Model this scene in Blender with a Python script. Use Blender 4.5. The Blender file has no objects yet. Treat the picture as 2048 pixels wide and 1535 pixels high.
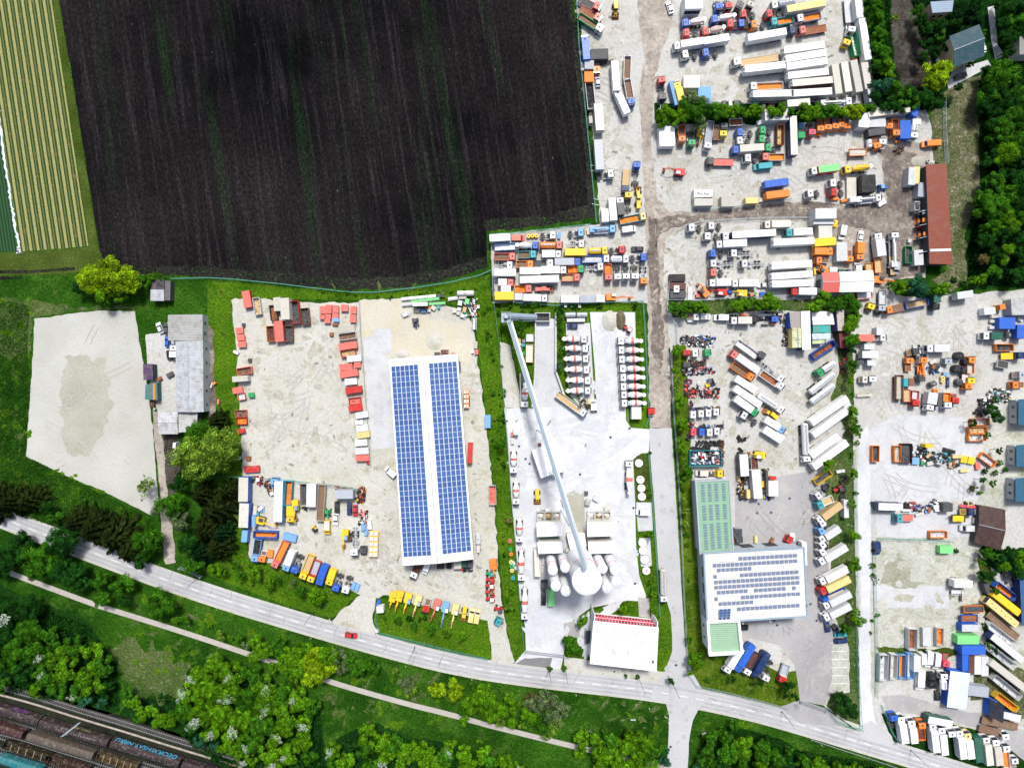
import bpy, bmesh, math, random
import numpy as np
from mathutils import Vector, Matrix
R = math.radians
sc = bpy.context.scene
# ---------------------------------------------------------------- camera, sky, sun, exposure
CAMH = 210.0
SPX = 0.18
cam = bpy.data.cameras.new("camera"); camo = bpy.data.objects.new("camera", cam)
sc.collection.objects.link(camo); camo.location = (0, 0, CAMH)
cam.sensor_width = 36.0; cam.lens = 36.0 * CAMH / (2048 * SPX)
cam.clip_start = 1.0; cam.clip_end = 20000.0
sc.camera = camo
SUN_EL, SUN_AZ = 58.0, 8.0          # light comes from the image top
world = bpy.data.worlds.new("World"); sc.world = world; world.use_nodes = True
wn = world.node_tree.nodes; wl = world.node_tree.links
bg = wn["Background"]; sky = wn.new("ShaderNodeTexSky")
sky.sky_type = 'NISHITA'; sky.sun_disc = False
sky.sun_elevation = R(SUN_EL); sky.sun_rotation = R(SUN_AZ)
sky.air_density = 1.0; sky.dust_density = 4.0
wl.new(sky.outputs[0], bg.inputs[0]); bg.inputs[1].default_value = 0.085
sl = bpy.data.lights.new("sun", 'SUN'); sl.energy = 2.3; sl.angle = R(10); sl.color = (1.0, 0.98, 0.945)
so = bpy.data.objects.new("sun", sl); sc.collection.objects.link(so)
so.rotation_euler = (R(90 - SUN_EL), 0, R(180 - SUN_AZ)); so.location = (0, 100, 150)
sc.view_settings.view_transform = 'Standard'; sc.view_settings.look = 'None'
sc.view_settings.exposure = 0.86; sc.view_settings.gamma = 1.0
try:
    sc.cycles.max_bounces = 5; sc.cycles.diffuse_bounces = 2; sc.cycles.glossy_bounces = 2
except Exception: pass
COL = sc.collection
rnd = random.Random(7)

# ---------------------------------------------------------------- materials
def new_mat(name):
    m = bpy.data.materials.new(name); m.use_nodes = True
    nt = m.node_tree; b = nt.nodes["Principled BSDF"]
    return m, nt, b
def N(nt, t, **k):
    n = nt.nodes.new(t)
    for a, v in k.items(): setattr(n, a, v)
    return n
def noise(nt, vec, scale, detail=3, rough=0.6):
    n = N(nt, "ShaderNodeTexNoise"); n.inputs["Scale"].default_value = scale
    n.inputs["Detail"].default_value = detail; n.inputs["Roughness"].default_value = rough
    if vec is not None: nt.links.new(vec, n.inputs["Vector"])
    return n.outputs["Fac"]
def ramp(nt, fac, stops):
    r = N(nt, "ShaderNodeValToRGB"); el = r.color_ramp.elements
    while len(el) < len(stops): el.new(0.5)
    for e, (p, c) in zip(el, stops):
        e.position = p; e.color = (c[0], c[1], c[2], 1) if hasattr(c, '__len__') else (c, c, c, 1)
    nt.links.new(fac, r.inputs[0]); return r.outputs[0]
def mix(nt, a, b, fac, mode='MIX'):
    m = N(nt, "ShaderNodeMix", data_type='RGBA', blend_type=mode)
    for s, v in ((0, fac), (6, a), (7, b)):
        if hasattr(v, 'is_linked') or hasattr(v, 'links'): nt.links.new(v, m.inputs[s])
        elif s == 0: m.inputs[0].default_value = v
        else: m.inputs[s].default_value = (v[0], v[1], v[2], 1)
    return m.outputs[2]
def coords(nt, space='Object'):
    return N(nt, "ShaderNodeTexCoord").outputs[space]
def mapping(nt, vec, scale=(1, 1, 1), rot=0.0):
    m = N(nt, "ShaderNodeMapping"); nt.links.new(vec, m.inputs[0])
    m.inputs["Rotation"].default_value = (0, 0, rot); m.inputs["Scale"].default_value = scale
    return m.outputs[0]
def bump(nt, b, h, strength=0.5, dist=0.2):
    n = N(nt, "ShaderNodeBump"); n.inputs["Strength"].default_value = strength; n.inputs["Distance"].default_value = dist
    nt.links.new(h, n.inputs["Height"]); nt.links.new(n.outputs[0], b.inputs["Normal"])

def ground_mat(name, c1, c2, c3=None, big=0.03, mid=0.25, fine=3.0, patch=None, plo=0.55, phi=0.62, pscale=0.12, fv=(0.72, 1.2), rough=0.95, streak=None, bstr=0.4):
    """mottled ground: two or three tones at a large scale, grain at a fine one, optional patches of another stuff"""
    m, nt, b = new_mat(name); v = coords(nt)
    col = ramp(nt, noise(nt, v, big, 5, 0.65), [(0.35, c1), (0.65, c2)])
    if c3: col = mix(nt, col, c3, ramp(nt, noise(nt, v, mid, 5, 0.7), [(0.5, 0.0), (0.68, 0.85)]))
    if streak:
        sv = mapping(nt, mapping(nt, v, (1, 1, 1), streak[2]), (streak[0], streak[1], 1))
        col = mix(nt, col, streak[3], ramp(nt, noise(nt, sv, 1.0, 4, 0.6), [(0.48, 0.0), (0.66, streak[4])]))
    if patch: col = mix(nt, col, patch, ramp(nt, noise(nt, v, pscale, 7, 0.72), [(plo, 0.0), (phi, 1.0)]))
    f = noise(nt, v, fine * .55, 8, 0.8)
    g = ramp(nt, f, [(0.34, fv[0] * fv[0] ** .35), (0.5, 1.0), (0.66, fv[1] * fv[1] ** .5)])
    col = mix(nt, col, g, 1.0, 'MULTIPLY')
    nt.links.new(col, b.inputs["Base Color"]); b.inputs["Roughness"].default_value = rough
    b.inputs["Specular IOR Level"].default_value = 0.02
    bump(nt, b, f, bstr, 0.3)
    return m

def flat_mat(name, c, rough=0.5, metal=0.0, spec=0.5, var=0.12, sc_=1.5):
    m, nt, b = new_mat(name); v = coords(nt)
    g = ramp(nt, noise(nt, v, sc_, 5, 0.7), [(0.3, 1 - var), (0.7, 1 + var * .4)])
    nt.links.new(mix(nt, c, g, 1.0, 'MULTIPLY'), b.inputs["Base Color"])
    b.inputs["Roughness"].default_value = rough; b.inputs["Metallic"].default_value = metal
    b.inputs["Specular IOR Level"].default_value = spec
    return m

M = {}
def paint_mat(name, rough, dirt, scale):
    m, nt, b = new_mat(name); oi = N(nt, "ShaderNodeObjectInfo"); v = coords(nt)
    # different wear on each object: shift the noise by the object's random number
    ad = N(nt, "ShaderNodeVectorMath", operation='ADD'); nt.links.new(v, ad.inputs[0])
    ml = N(nt, "ShaderNodeMath", operation='MULTIPLY'); ml.inputs[1].default_value = 90.0
    nt.links.new(oi.outputs["Random"], ml.inputs[0]); nt.links.new(ml.outputs[0], ad.inputs[1])
    n1 = noise(nt, ad.outputs[0], scale, 6, 0.7)
    col = mix(nt, oi.outputs["Color"], (0.30, 0.27, 0.23), ramp(nt, n1, [(0.52, 0.0), (0.75, dirt)]))
    g = ramp(nt, noise(nt, ad.outputs[0], scale * 5, 4, 0.7), [(0.3, 0.86), (0.7, 1.06)])
    nt.links.new(mix(nt, col, g, 1.0, 'MULTIPLY'), b.inputs["Base Color"])
    b.inputs["Roughness"].default_value = rough; b.inputs["Specular IOR Level"].default_value = 0.35
    return m
M['paint'] = paint_mat('vehicle_paint', 0.42, 0.42, 0.7)
M['worn'] = paint_mat('worn_metal', 0.7, 0.75, 0.9)
M['load'] = paint_mat('rough_load', 0.95, 0.6, 2.2)
M['wall'] = paint_mat('wall_plaster', 0.85, 0.25, 0.5)
M['rubber'] = flat_mat('rubber', (0.018, 0.018, 0.02), 0.8)
M['dark'] = flat_mat('dark_steel', (0.035, 0.037, 0.042), 0.6)
M['steel'] = flat_mat('grey_steel', (0.33, 0.36, 0.40), 0.45, 0.3)
M['glass'] = flat_mat('dark_glass', (0.012, 0.017, 0.028), 0.08, 0, 0.8, 0.0)
M['galv'] = flat_mat('galvanised', (0.34, 0.42, 0.44), 0.5, 0.2)
M['greenfence'] = flat_mat('green_wire', (0.09, 0.30, 0.25), 0.6)
M['concrete'] = flat_mat('cast_concrete', (0.5, 0.5, 0.48), 0.9, 0, 0.2, 0.2)
M['lamp'] = flat_mat('lamp_housing', (0.28, 0.29, 0.3), 0.5)

def rib_mat(name, scale, lo, dirt, axis='X', rough=0.6):
    """corrugated sheet in the object's colour with stains"""
    m, nt, b = new_mat(name); oi = N(nt, "ShaderNodeObjectInfo"); v = coords(nt)
    w = N(nt, "ShaderNodeTexWave", wave_type='BANDS', bands_direction=axis, wave_profile='SIN'); nt.links.new(v, w.inputs[0])
    w.inputs["Scale"].default_value = scale; w.inputs["Distortion"].default_value = 0
    ad = N(nt, "ShaderNodeVectorMath", operation='ADD'); nt.links.new(v, ad.inputs[0])
    ml = N(nt, "ShaderNodeMath", operation='MULTIPLY'); ml.inputs[1].default_value = 70.0
    nt.links.new(oi.outputs["Random"], ml.inputs[0]); nt.links.new(ml.outputs[0], ad.inputs[1])
    col = mix(nt, oi.outputs["Color"], (0.20, 0.16, 0.13), ramp(nt, noise(nt, ad.outputs[0], 0.5, 7, 0.75), [(0.45, 0.0), (0.74, dirt)]))
    g = ramp(nt, w.outputs["Fac"], [(0.0, lo), (0.5, 1.0)])
    nt.links.new(mix(nt, col, g, 1.0, 'MULTIPLY'), b.inputs["Base Color"])
    b.inputs["Roughness"].default_value = rough; b.inputs["Specular IOR Level"].default_value = 0.3
    bump(nt, b, w.outputs["Fac"], 0.35, 0.06)
    return m
M['ribx'] = rib_mat('ribbed_sheet', 1.3, 0.8, 0.3)
M['ribroof'] = rib_mat('profiled_roof', 0.45, 0.85, 0.22)
M['ribrooft'] = rib_mat('profiled_roof_cross', 0.45, 0.8, 0.3, 'Y')
M['ribold'] = rib_mat('old_profiled_roof', 0.35, 0.9, 1.0, 'Y', 0.9)

def grid_mat(name, c, line, nx, ny, lw=0.08):
    """panel field: UV grid of cells with pale frames"""
    m, nt, b = new_mat(name); uv = coords(nt, 'UV')
    br = N(nt, "ShaderNodeTexBrick", offset=0.0, squash=1.0); nt.links.new(uv, br.inputs["Vector"])
    br.inputs["Color1"].default_value = (*c, 1); br.inputs["Color2"].default_value = (c[0] * 1.5, c[1] * 1.4, c[2] * 1.3, 1)
    br.inputs["Mortar"].default_value = (*line, 1); br.inputs["Scale"].default_value = 1.0
    br.inputs["Mortar Size"].default_value = lw; br.inputs["Brick Width"].default_value = 1.0; br.inputs["Row Height"].default_value = 1.0
    br.inputs["Mortar Smooth"].default_value = 0.0
    nt.links.new(br.outputs["Color"], b.inputs["Base Color"]); b.inputs["Roughness"].default_value = 0.25
    return m
M['solar'] = grid_mat('solar_cells', (0.035, 0.085, 0.24), (0.42, 0.47, 0.56), 1, 1, 0.04)

def leaf_mat(name):
    m, nt, b = new_mat(name); oi = N(nt, "ShaderNodeObjectInfo"); ge = N(nt, "ShaderNodeNewGeometry")
    rr = ramp(nt, ge.outputs["Random Per Island"], [(0.0, (0.28, 0.34, 0.4)), (0.55, (0.9, 0.9, 0.9)), (0.85, (1.4, 1.25, 1.1)), (1.0, (2.6, 2.0, 1.7))])
    col = mix(nt, oi.outputs["Color"], rr, 1.0, 'MULTIPLY')
    v = coords(nt)
    g = ramp(nt, noise(nt, v, 2.6, 3, 0.6), [(0.38, 0.4), (0.62, 1.4)])
    col = mix(nt, col, g, 1.0, 'MULTIPLY')
    nt.links.new(col, b.inputs["Base Color"]); b.inputs["Roughness"].default_value = 0.75
    b.inputs["Specular IOR Level"].default_value = 0.02
    b.inputs["Subsurface Weight"].default_value = 0.0
    return m
M['leaf'] = leaf_mat('foliage')
M['bark'] = flat_mat('bark', (0.11, 0.085, 0.06), 0.95)

# ---------------------------------------------------------------- geometry helpers
def W(px, py, h=0.0):
    """ground point of something seen at photo pixel px,py whose seen top is h metres up"""
    k = 1.0 - h / CAMH
    return ((px - 1024) * SPX * k, (767.5 - py) * SPX * k)

class MB:
    def __init__(s): s.v = []; s.f = []; s.uv = None
    def add(s, vs, fs):
        o = len(s.v); s.v += [tuple(v) for v in vs]; s.f += [tuple(i + o for i in f) for f in fs]; return s
    def box(s, cx, cy, cz, lx, ly, lz, rz=0.0, taper=1.0, tilt=0.0):
        vs = []
        c, n = math.cos(rz), math.sin(rz)
        for dz in (-.5, .5):
            t = taper if dz > 0 else 1.0
            for dx, dy in ((-.5, -.5), (.5, -.5), (.5, .5), (-.5, .5)):
                x, y, z = dx * lx * t, dy * ly * t, dz * lz
                if tilt: x, z = x * math.cos(tilt) - z * math.sin(tilt), x * math.sin(tilt) + z * math.cos(tilt)
                vs.append((cx + x * c - y * n, cy + x * n + y * c, cz + z))
        return s.add(vs, [(3, 2, 1, 0), (4, 5, 6, 7), (0, 1, 5, 4), (1, 2, 6, 5), (2, 3, 7, 6), (3, 0, 4, 7)])
    def prism(s, prof, y0, y1):
        """side profile (x,z) counter-clockwise seen from -y, pulled from y0 to y1"""
        n = len(prof); vs = [(x, y0, z) for x, z in prof] + [(x, y1, z) for x, z in prof]
        fs = [tuple(range(n)), tuple(range(2 * n - 1, n - 1, -1))] + [(i, i + n, (i + 1) % n + n, (i + 1) % n) for i in range(n)]
        return s.add(vs, fs)
    def tube(s, p0, p1, r0, r1=None, n=8, cap=True):
        r1 = r0 if r1 is None else r1
        a, b = Vector(p0), Vector(p1); d = (b - a); L = d.length
        if L < 1e-6: return s
        d /= L; u = d.orthogonal().normalized(); w = d.cross(u); vs = []
        for p, r in ((a, r0), (b, r1)):
            for i in range(n):
                t = 2 * math.pi * i / n; vs.append(p + u * (r * math.cos(t)) + w * (r * math.sin(t)))
        fs = [(i, (i + 1) % n, (i + 1) % n + n, i + n) for i in range(n)]
        if cap: fs += [tuple(range(n - 1, -1, -1)), tuple(range(n, 2 * n))]
        return s.add(vs, fs)
    def lathe(s, p0, axis, prof, n=16):
        """prof: (distance along axis, radius)"""
        a = Vector(p0); d = Vector(axis).normalized(); u = d.orthogonal().normalized(); w = d.cross(u); vs = []; fs = []
        for t, r in prof:
            for i in range(n):
                g = 2 * math.pi * i / n; vs.append(a + d * t + (u * math.cos(g) + w * math.sin(g)) * max(r, 1e-3))
        for k in range(len(prof) - 1):
            for i in range(n): fs.append((k * n + i, k * n + (i + 1) % n, (k + 1) * n + (i + 1) % n, (k + 1) * n + i))
        fs += [tuple(range(n - 1, -1, -1)), tuple(range((len(prof) - 1) * n, len(prof) * n))]
        return s.add(vs, fs)
    def open_box(s, cx, cy, z0, lx, ly, h, t=0.09, floor=0.12, rz=0.0):
        """a box with no lid: floor and four walls"""
        c, n = math.cos(rz), math.sin(rz)
        def P(x, y, z): return (cx + x * c - y * n, cy + x * n + y * c, z)
        X, Y, x, y = lx / 2, ly / 2, lx / 2 - t, ly / 2 - t
        o = [(-X, -Y), (X, -Y), (X, Y), (-X, Y)]; i = [(-x, -y), (x, -y), (x, y), (-x, y)]
        vs = [P(a, b, z0) for a, b in o] + [P(a, b, z0 + h) for a, b in o] + [P(a, b, z0 + h) for a, b in i] + [P(a, b, z0 + floor) for a, b in i]
        fs = [(3, 2, 1, 0), (12, 13, 14, 15)]
        for k in range(4):
            j = (k + 1) % 4; fs += [(k, j, j + 4, k + 4), (k + 4, j + 4, j + 8, k + 8), (k + 8, j + 8, j + 12, k + 12)]
        return s.add(vs, fs)
    def mesh(s, name, mat):
        me = bpy.data.meshes.new(name); me.from_pydata(s.v, [], s.f); me.materials.append(mat); me.update()
        return me

_cache = {}
def cached(key, name, mat, fn):
    me = _cache.get(key)
    if me is None:
        mb = MB(); fn(mb); me = mb.mesh(name, M[mat]); _cache[key] = me
    return me
def link(name, me, parent=None, color=None):
    o = bpy.data.objects.new(name, me); COL.objects.link(o)
    if parent is not None: o.parent = parent
    if color is not None: o.color = (color[0], color[1], color[2], 1)
    return o
def empty(name, x, y, z=0.0, rz=0.0):
    o = bpy.data.objects.new(name, None); COL.objects.link(o); o.location = (x, y, z); o.rotation_euler = (0, 0, rz)
    o.empty_display_size = 0.5
    return o
def mesh_obj(name, mb, mat, parent=None, color=None):
    return link(name, mb.mesh(name, M[mat] if isinstance(mat, str) else mat), parent, color)

# ---------------------------------------------------------------- labels: every thing is registered, labels are resolved at the end
REG = []
def reg(o, desc, short, cat, zone, x, y, group=None, own=False):
    o['category'] = cat
    REG.append(dict(o=o, d=desc, s=short, c=cat, z=zone, x=x, y=y, g=group, own=own))
    return o
ORD = ['first', 'second', 'third', 'fourth', 'fifth', 'sixth', 'seventh', 'eighth', 'ninth', 'tenth', 'eleventh', 'twelfth', 'thirteenth', 'fourteenth',
       'fifteenth', 'sixteenth', 'seventeenth', 'eighteenth', 'nineteenth', 'twentieth']
def ordw(i): return ORD[i] if i < 20 else '%d%s' % (i + 1, 'st' if (i + 1) % 10 == 1 else 'nd' if (i + 1) % 10 == 2 else 'rd' if (i + 1) % 10 == 3 else 'th')
def resolve_labels():
    def uniq(txts):
        c = {}
        for t in txts: c[t] = c.get(t, 0) + 1
        return c
    for r in REG: r['lab'] = r['d'] if r['own'] else r['d'] + ' in ' + r['z']
    def clashes():
        c = uniq(r['lab'] for r in REG); return [r for r in REG if c[r['lab']] > 1]
    base = uniq((r['s'], r['z']) for r in REG)
    cl = clashes(); prop = {}
    for r in cl:
        if r.get('keep'): continue
        cand = []
        for q in REG:
            if q is r or q['own'] and False: continue
            if base[(q['s'], q['z'])] != 1 or q['z'] != r['z'] or q['s'] == r['s']: continue
            d = math.hypot(q['x'] - r['x'], q['y'] - r['y'])
            if d < 13: cand.append((d, q))
        cand.sort(key=lambda t: t[0])
        opts = []
        for d, q in cand[:2]:
            dx, dy = r['x'] - q['x'], r['y'] - q['y']
            rel = ('just above the ' if dy > 0 else 'just below the ') if abs(dy) > abs(dx) * 0.8 else 'beside the '
            opts.append(r['d'] + ' ' + rel + q['s'] + ' in ' + r['z'])
        prop[id(r)] = opts
    cnt = uniq(t for o in prop.values() for t in set(o))
    used = set(r['lab'] for r in REG)
    for r in cl:
        for t in prop.get(id(r), []):
            if cnt[t] == 1 and t not in used and len(t.split()) <= 16:
                r['lab'] = t; used.add(t); break
    # what still clashes is counted along its row
    groups = {}
    for r in clashes(): groups.setdefault(r['lab'], []).append(r)
    for lab, g in groups.items():
        xs = [r['x'] for r in g]; ys = [r['y'] for r in g]
        if (max(ys) - min(ys)) * 1.2 >= (max(xs) - min(xs)):
            g.sort(key=lambda r: -r['y']); way = 'counting down'
        else:
            g.sort(key=lambda r: r['x']); way = 'counting across'
        for i, r in enumerate(g):
            r['lab'] = '%s, %s %s' % (lab, ordw(i), way)
            if not r['g']: r['g'] = r['c'] + ' in ' + r['z']
    for r in REG:
        if len(r['lab'].split()) > 16: r['lab'] = r['lab'].replace('goods on a pallet', 'pallet load').replace(' just ', ' ').replace('concrete mixer', 'mixer').replace(' lying ', ' ').replace('the construction machine yard', 'the machine yard').replace('crowded field corner', 'field corner')
        r['o']['label'] = ' '.join(r['lab'].split()[:16])
        if r['g']: r['o']['group'] = r['g']
# ---------------------------------------------------------------- colours
C = {'W': ((.80, .81, .82), 'white'), 'w': ((.60, .58, .52), 'off-white'), 'R': ((.50, .025, .02), 'red'), 'r': ((.62, .15, .12), 'faded red'),
     'B': ((.02, .11, .50), 'blue'), 'b': ((.16, .36, .66), 'light blue'), 'N': ((.01, .03, .11), 'navy'), 'G': ((.01, .30, .09), 'green'),
     'g': ((.02, .10, .07), 'dark green'), 'L': ((.20, .62, .22), 'light green'), 'T': ((.03, .32, .36), 'teal'), 'O': ((.74, .21, .025), 'orange'),
     'o': ((.26, .09, .035), 'rusty'), 'Y': ((.78, .50, .02), 'yellow'), 'y': ((.70, .55, .22), 'cream'), 'K': ((.012, .013, .016), 'black'),
     'k': ((.06, .065, .07), 'dark grey'), 'S': ((.36, .39, .44), 'silver grey'), 's': ((.55, .57, .58), 'pale grey'), 'M': ((.10, .035, .03), 'maroon'),
     'P': ((.15, .08, .24), 'purple'), 'D': ((.19, .115, .07), 'earth brown'), 'C': ((.50, .36, .18), 'sand'), 'p': ((.66, .07, .11), 'pink'), 'H': ((.24, .32, .40), 'slate blue')}
def col(c, jit=0.06):
    v = C[c][0]; k = 1 + rnd.uniform(-jit, jit)
    if c in 'Ww': k = rnd.choice((1.0, .95, .9, .82, .72)); return tuple(a * k * q for a, q in zip(v, (1, 1, rnd.uniform(.95, 1.02))))
    return tuple(min(.85, a * k) for a in v)

# ---------------------------------------------------------------- truck parts (x forward, ground at z 0); every mesh shared between copies
def cab_part(root, x0, c, hi=3.1, name='cab', glass=True, zb=0.55, vis=None):
    """flat-fronted lorry cab whose rear wall stands at x0"""
    def body(m):
        h = hi
        m.prism([(0, zb), (2.05, zb), (2.2, zb + .25), (2.2, zb + 1.05), (2.02, h - .35), (1.75, h), (0.12, h), (0, h - .15)], -1.2, 1.2)
        m.box(2.24, 0, zb + .18, .16, 2.3, .36)
    cb = link(name, cached(('cab', hi, zb), 'cab', 'paint', body), root, c); cb.location = (x0, 0, 0)
    def ws(m):
        a, b = (2.215, zb + 1.12), (2.045, hi - .42); d = .02
        m.add([(a[0] + d, -1.08, a[1]), (a[0] + d, 1.08, a[1]), (b[0] + d, 1.0, b[1]), (b[0] + d, -1.0, b[1])], [(0, 1, 2, 3)])
    link('windscreen', cached(('ws', hi, zb), 'windscreen', 'glass', ws), cb)
    def vz(m): m.box(2.12, 0, hi - .22, .30, 2.2, .10)
    link('sun_visor', cached(('visor', hi), 'sun_visor', 'glass', vz), cb)
    def hatch(m): m.box(1.0, 0, hi + .035, .62, .58, .07)
    link('roof_hatch', cached(('hatch', hi), 'roof_hatch', 'dark', hatch), cb)
    def sw(m):
        m.box(1.25, 0, hi - 1.0, .95, 2.44, .75)
    link('side_window', cached(('sw', hi), 'side_window', 'glass', sw), cb)
    return cb
def axles(root, xs, r=.5, w=2.46):
    for x in xs:
        def f(m):
            for s in (-1, 1):
                m.lathe((0, s * (w / 2 - .34), r), (0, s, 0), [(0, r * .9), (.04, r), (.30, r), (.34, r * .9)], 12)
                m.lathe((0, s * (w / 2 + .0), r), (0, s, 0), [(0, r * .5), (.012, r * .45)], 8)
            m.tube((0, -w / 2 + .3, r), (0, w / 2 - .3, r), .09, n=6)
        o = link('axle', cached(('axle', r, w), 'axle', 'rubber', f), root); o.location = (x, 0, 0)
def wheels(root, xs, r=.5, w=2.46, rim=True):
    for x in xs:
        for s in (-1, 1):
            def f(m, s=s):
                m.lathe((0, 0, 0), (0, s, 0), [(0, r * .88), (.05, r), (.5, r), (.55, r * .88)], 14)
            o = link('wheel', cached(('wheel', r, s), 'wheel', 'rubber', f), root); o.location = (x, s * (w / 2 - .55), r)
            if rim:
                def g(m, s=s): m.lathe((0, s * .552, 0), (0, s, 0), [(0, r * .5), (.01, r * .48)], 10)
                link('rim', cached(('rim', r, s), 'rim', 'steel', g), o)
def chassis(root, L, x1=None, wide=False, mat='dark'):
    x1 = L / 2 if x1 is None else x1
    def f(m):
        for y in (-.42, .42): m.box(x1 - L / 2, y, .86, L - .3, .12, .26)
        n = max(3, int(L / 1.1))
        for i in range(n): m.box(x1 - L + .3 + i * (L - .6) / (n - 1), 0, .86, .1, 2.2 if wide else .9, .16)
        for y in (-.95, .95): m.box(x1 - L * .42, y, .8, 1.2, .5, .55)
    link('chassis', cached(('ch', round(L, 1), round(x1, 1), wide), 'chassis', mat, f), root)

def v_tt(root, L, c, *_):
    chassis(root, L)
    cab_part(root, L / 2 - 2.25, col(c[0]), 3.35)
    wheels(root, [L / 2 - 1.3, -L / 2 + 1.15])
    def fw(m):
        m.lathe((-L / 2 + 1.5, 0, 1.0), (0, 0, 1), [(0, .55), (.14, .5)], 14)
        m.box(-L / 2 + .75, 0, 1.02, .7, .5, .06)
    link('fifth_wheel', cached(('fw', L), 'fifth_wheel', 'dark', fw), root)
    def mg(m):
        for y in (-.95, .95): m.prism([(-L / 2 + .55, 1.0), (-L / 2 + 1.75, 1.0), (-L / 2 + 1.6, 1.17), (-L / 2 + .75, 1.17)], y - .28, y + .28)
    link('mudguard', cached(('mg', L), 'mudguard', 'dark', mg), root)
    def tk(m): m.tube((L / 2 - 3.6, -.98, .8), (L / 2 - 2.4, -.98, .8), .3, n=10); m.box(L / 2 - 2.62, .85, 1.5, .25, .4, 1.3)
    link('fuel_tank', cached(('tank', L), 'fuel_tank', 'steel', tk), root)
def v_ch(root, L, c, *_):
    chassis(root, L, wide=True, mat='steel')
    cab_part(root, L / 2 - 2.25, col(c[0]), 3.1)
    wheels(root, [L / 2 - 1.3, -L / 2 + 3.3, -L / 2 + 2.0])
def box_body(root, x0, L, c, cs, z0=1.05, h=2.75, w=2.5, name='cargo_box', roofc=None):
    """closed cargo box with corner posts, roof bows and rear doors; front wall at x0+L"""
    def f(m):
        m.box(x0 + L / 2, 0, z0 + h / 2, L, w, h)
        m.box(x0 + L / 2, 0, z0 + .06, L + .03, w + .05, .12)
    bx = link(name, cached(('box', round(x0, 1), round(L, 1), h, w, z0), 'cargo_box', 'paint', f), root, cs)
    def r(m):
        m.box(x0 + L / 2, 0, z0 + h + .025, L - .06, w - .06, .05)
        k = max(2, int(L / 1.3))
        for i in range(k): m.box(x0 + (i + .5) * L / k, 0, z0 + h + .06, .05, w - .3, .025)
    link('box_roof', cached(('roof', round(x0, 1), round(L, 1), h, w, z0), 'box_roof', 'paint', r), bx, roofc or c)
    def d(m):
        for y in (-w / 4, w / 4): m.box(x0 - .025, y, z0 + h / 2, .05, w / 2 - .05, h - .1)
        for y in (-.3, .3): m.tube((x0 - .07, y, z0 + .1), (x0 - .07, y, z0 + h - .1), .03, n=5)
    link('rear_door', cached(('door', round(x0, 1), h, w, z0), 'rear_door', 'paint', d), bx, cs)
    return bx
def v_bt(root, L, c, w=2.5, *_):
    h = 2.6 if L > 6.5 else 2.1
    c2 = c[1] if len(c) > 1 else c[0]; cs = c[2] if len(c) > 2 else c2
    chassis(root, L); cab_part(root, L / 2 - 2.25, col(c[0]), 3.05 if L > 6.5 else 2.6)
    box_body(root, -L / 2, L - 2.5, col(c2), col(cs), 1.0 if L > 6.5 else .85, h, w)
    axles(root, [L / 2 - 1.25, -L / 2 + 1.2] + ([-L / 2 + 2.4] if L > 8.5 else []))
def v_bx(root, L, c, w=2.5, *_):
    cs = c[1] if len(c) > 1 else c[0]
    box_body(root, -L / 2, L, col(c[0]), col(cs), 1.1, 2.8, w)
    chassis(root, L)
    k = [-L / 2 + 1.6, -L / 2 + 2.9] + ([-L / 2 + 4.2] if L > 11 else [])
    axles(root, k)
    def lg(m):
        for y in (-.8, .8): m.box(L / 2 - 2.4, y, .55, .14, .14, 1.0); m.box(L / 2 - 2.4, y, .05, .35, .3, .1)
    link('landing_leg', cached(('lg', L), 'landing_leg', 'steel', lg), root)
def v_rf(root, L, c, w=2.5, *_):
    v_bx(root, L, c, w)
    def f(m): m.box(L / 2 + .28, 0, 2.9, .52, 1.9, 1.6, taper=.9)
    u = link('cooling_unit', cached(('cu', L), 'cooling_unit', 'paint', f), root, col('W'))
    def g(m): m.box(L / 2 + .30, 0, 3.66, .40, 1.3, .10)
    link('cooling_grille', cached(('cug', L), 'cooling_grille', 'dark', g), u)
def v_st(root, L, c, w=2.5, *_):
    c2 = c[1] if len(c) > 1 else c[0]; cs = c[2] if len(c) > 2 else c2
    chassis(root, 6.0, L / 2); cab_part(root, L / 2 - 2.25, col(c[0]), 3.4)
    box_body(root, -L / 2, L - 3.3, col(c2), col(cs), 1.15, 2.8, w)
    axles(root, [L / 2 - 1.3, L / 2 - 5.0, -L / 2 + 1.6, -L / 2 + 2.9, -L / 2 + 4.2])
def bed(root, x0, L, cw, ci, h=1.1, z0=1.15, w=2.5, load=True):
    def f(m):
        m.open_box(x0 + L / 2, 0, z0, L, w, h, .1)
        k = max(2, int(L / 1.2))
        for i in range(k + 1):
            for s in (-1, 1): m.box(x0 + .08 + i * (L - .16) / k, s * (w / 2 + .04), z0 + h / 2, .12, .08, h)
    b = link('open_bed', cached(('bed', round(x0, 1), round(L, 1), h, w, z0), 'open_bed', 'paint', f), root, cw)
    if load:
        def g(m):
            rr = random.Random(int(L * 10)); nx, ny = max(3, int(L * 1.5)), 5; vs = []; fs = []
            for i in range(nx + 1):
                for j in range(ny + 1):
                    u, v = i / nx, j / ny
                    z = z0 + .16 + rr.uniform(0, .14) + .22 * math.sin(math.pi * u) * math.sin(math.pi * v)
                    vs.append((x0 + .1 + u * (L - .2), -(w / 2 - .1) + v * (w - .2), z))
            for i in range(nx):
                for j in range(ny): a = i * (ny + 1) + j; fs.append((a, a + ny + 1, a + ny + 2, a + 1))
            m.add(vs, fs)
        link('bed_lining', cached(('load', round(x0, 1), round(L, 1), w, z0), 'bed_lining', 'load', g), b, ci)
    return b
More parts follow.
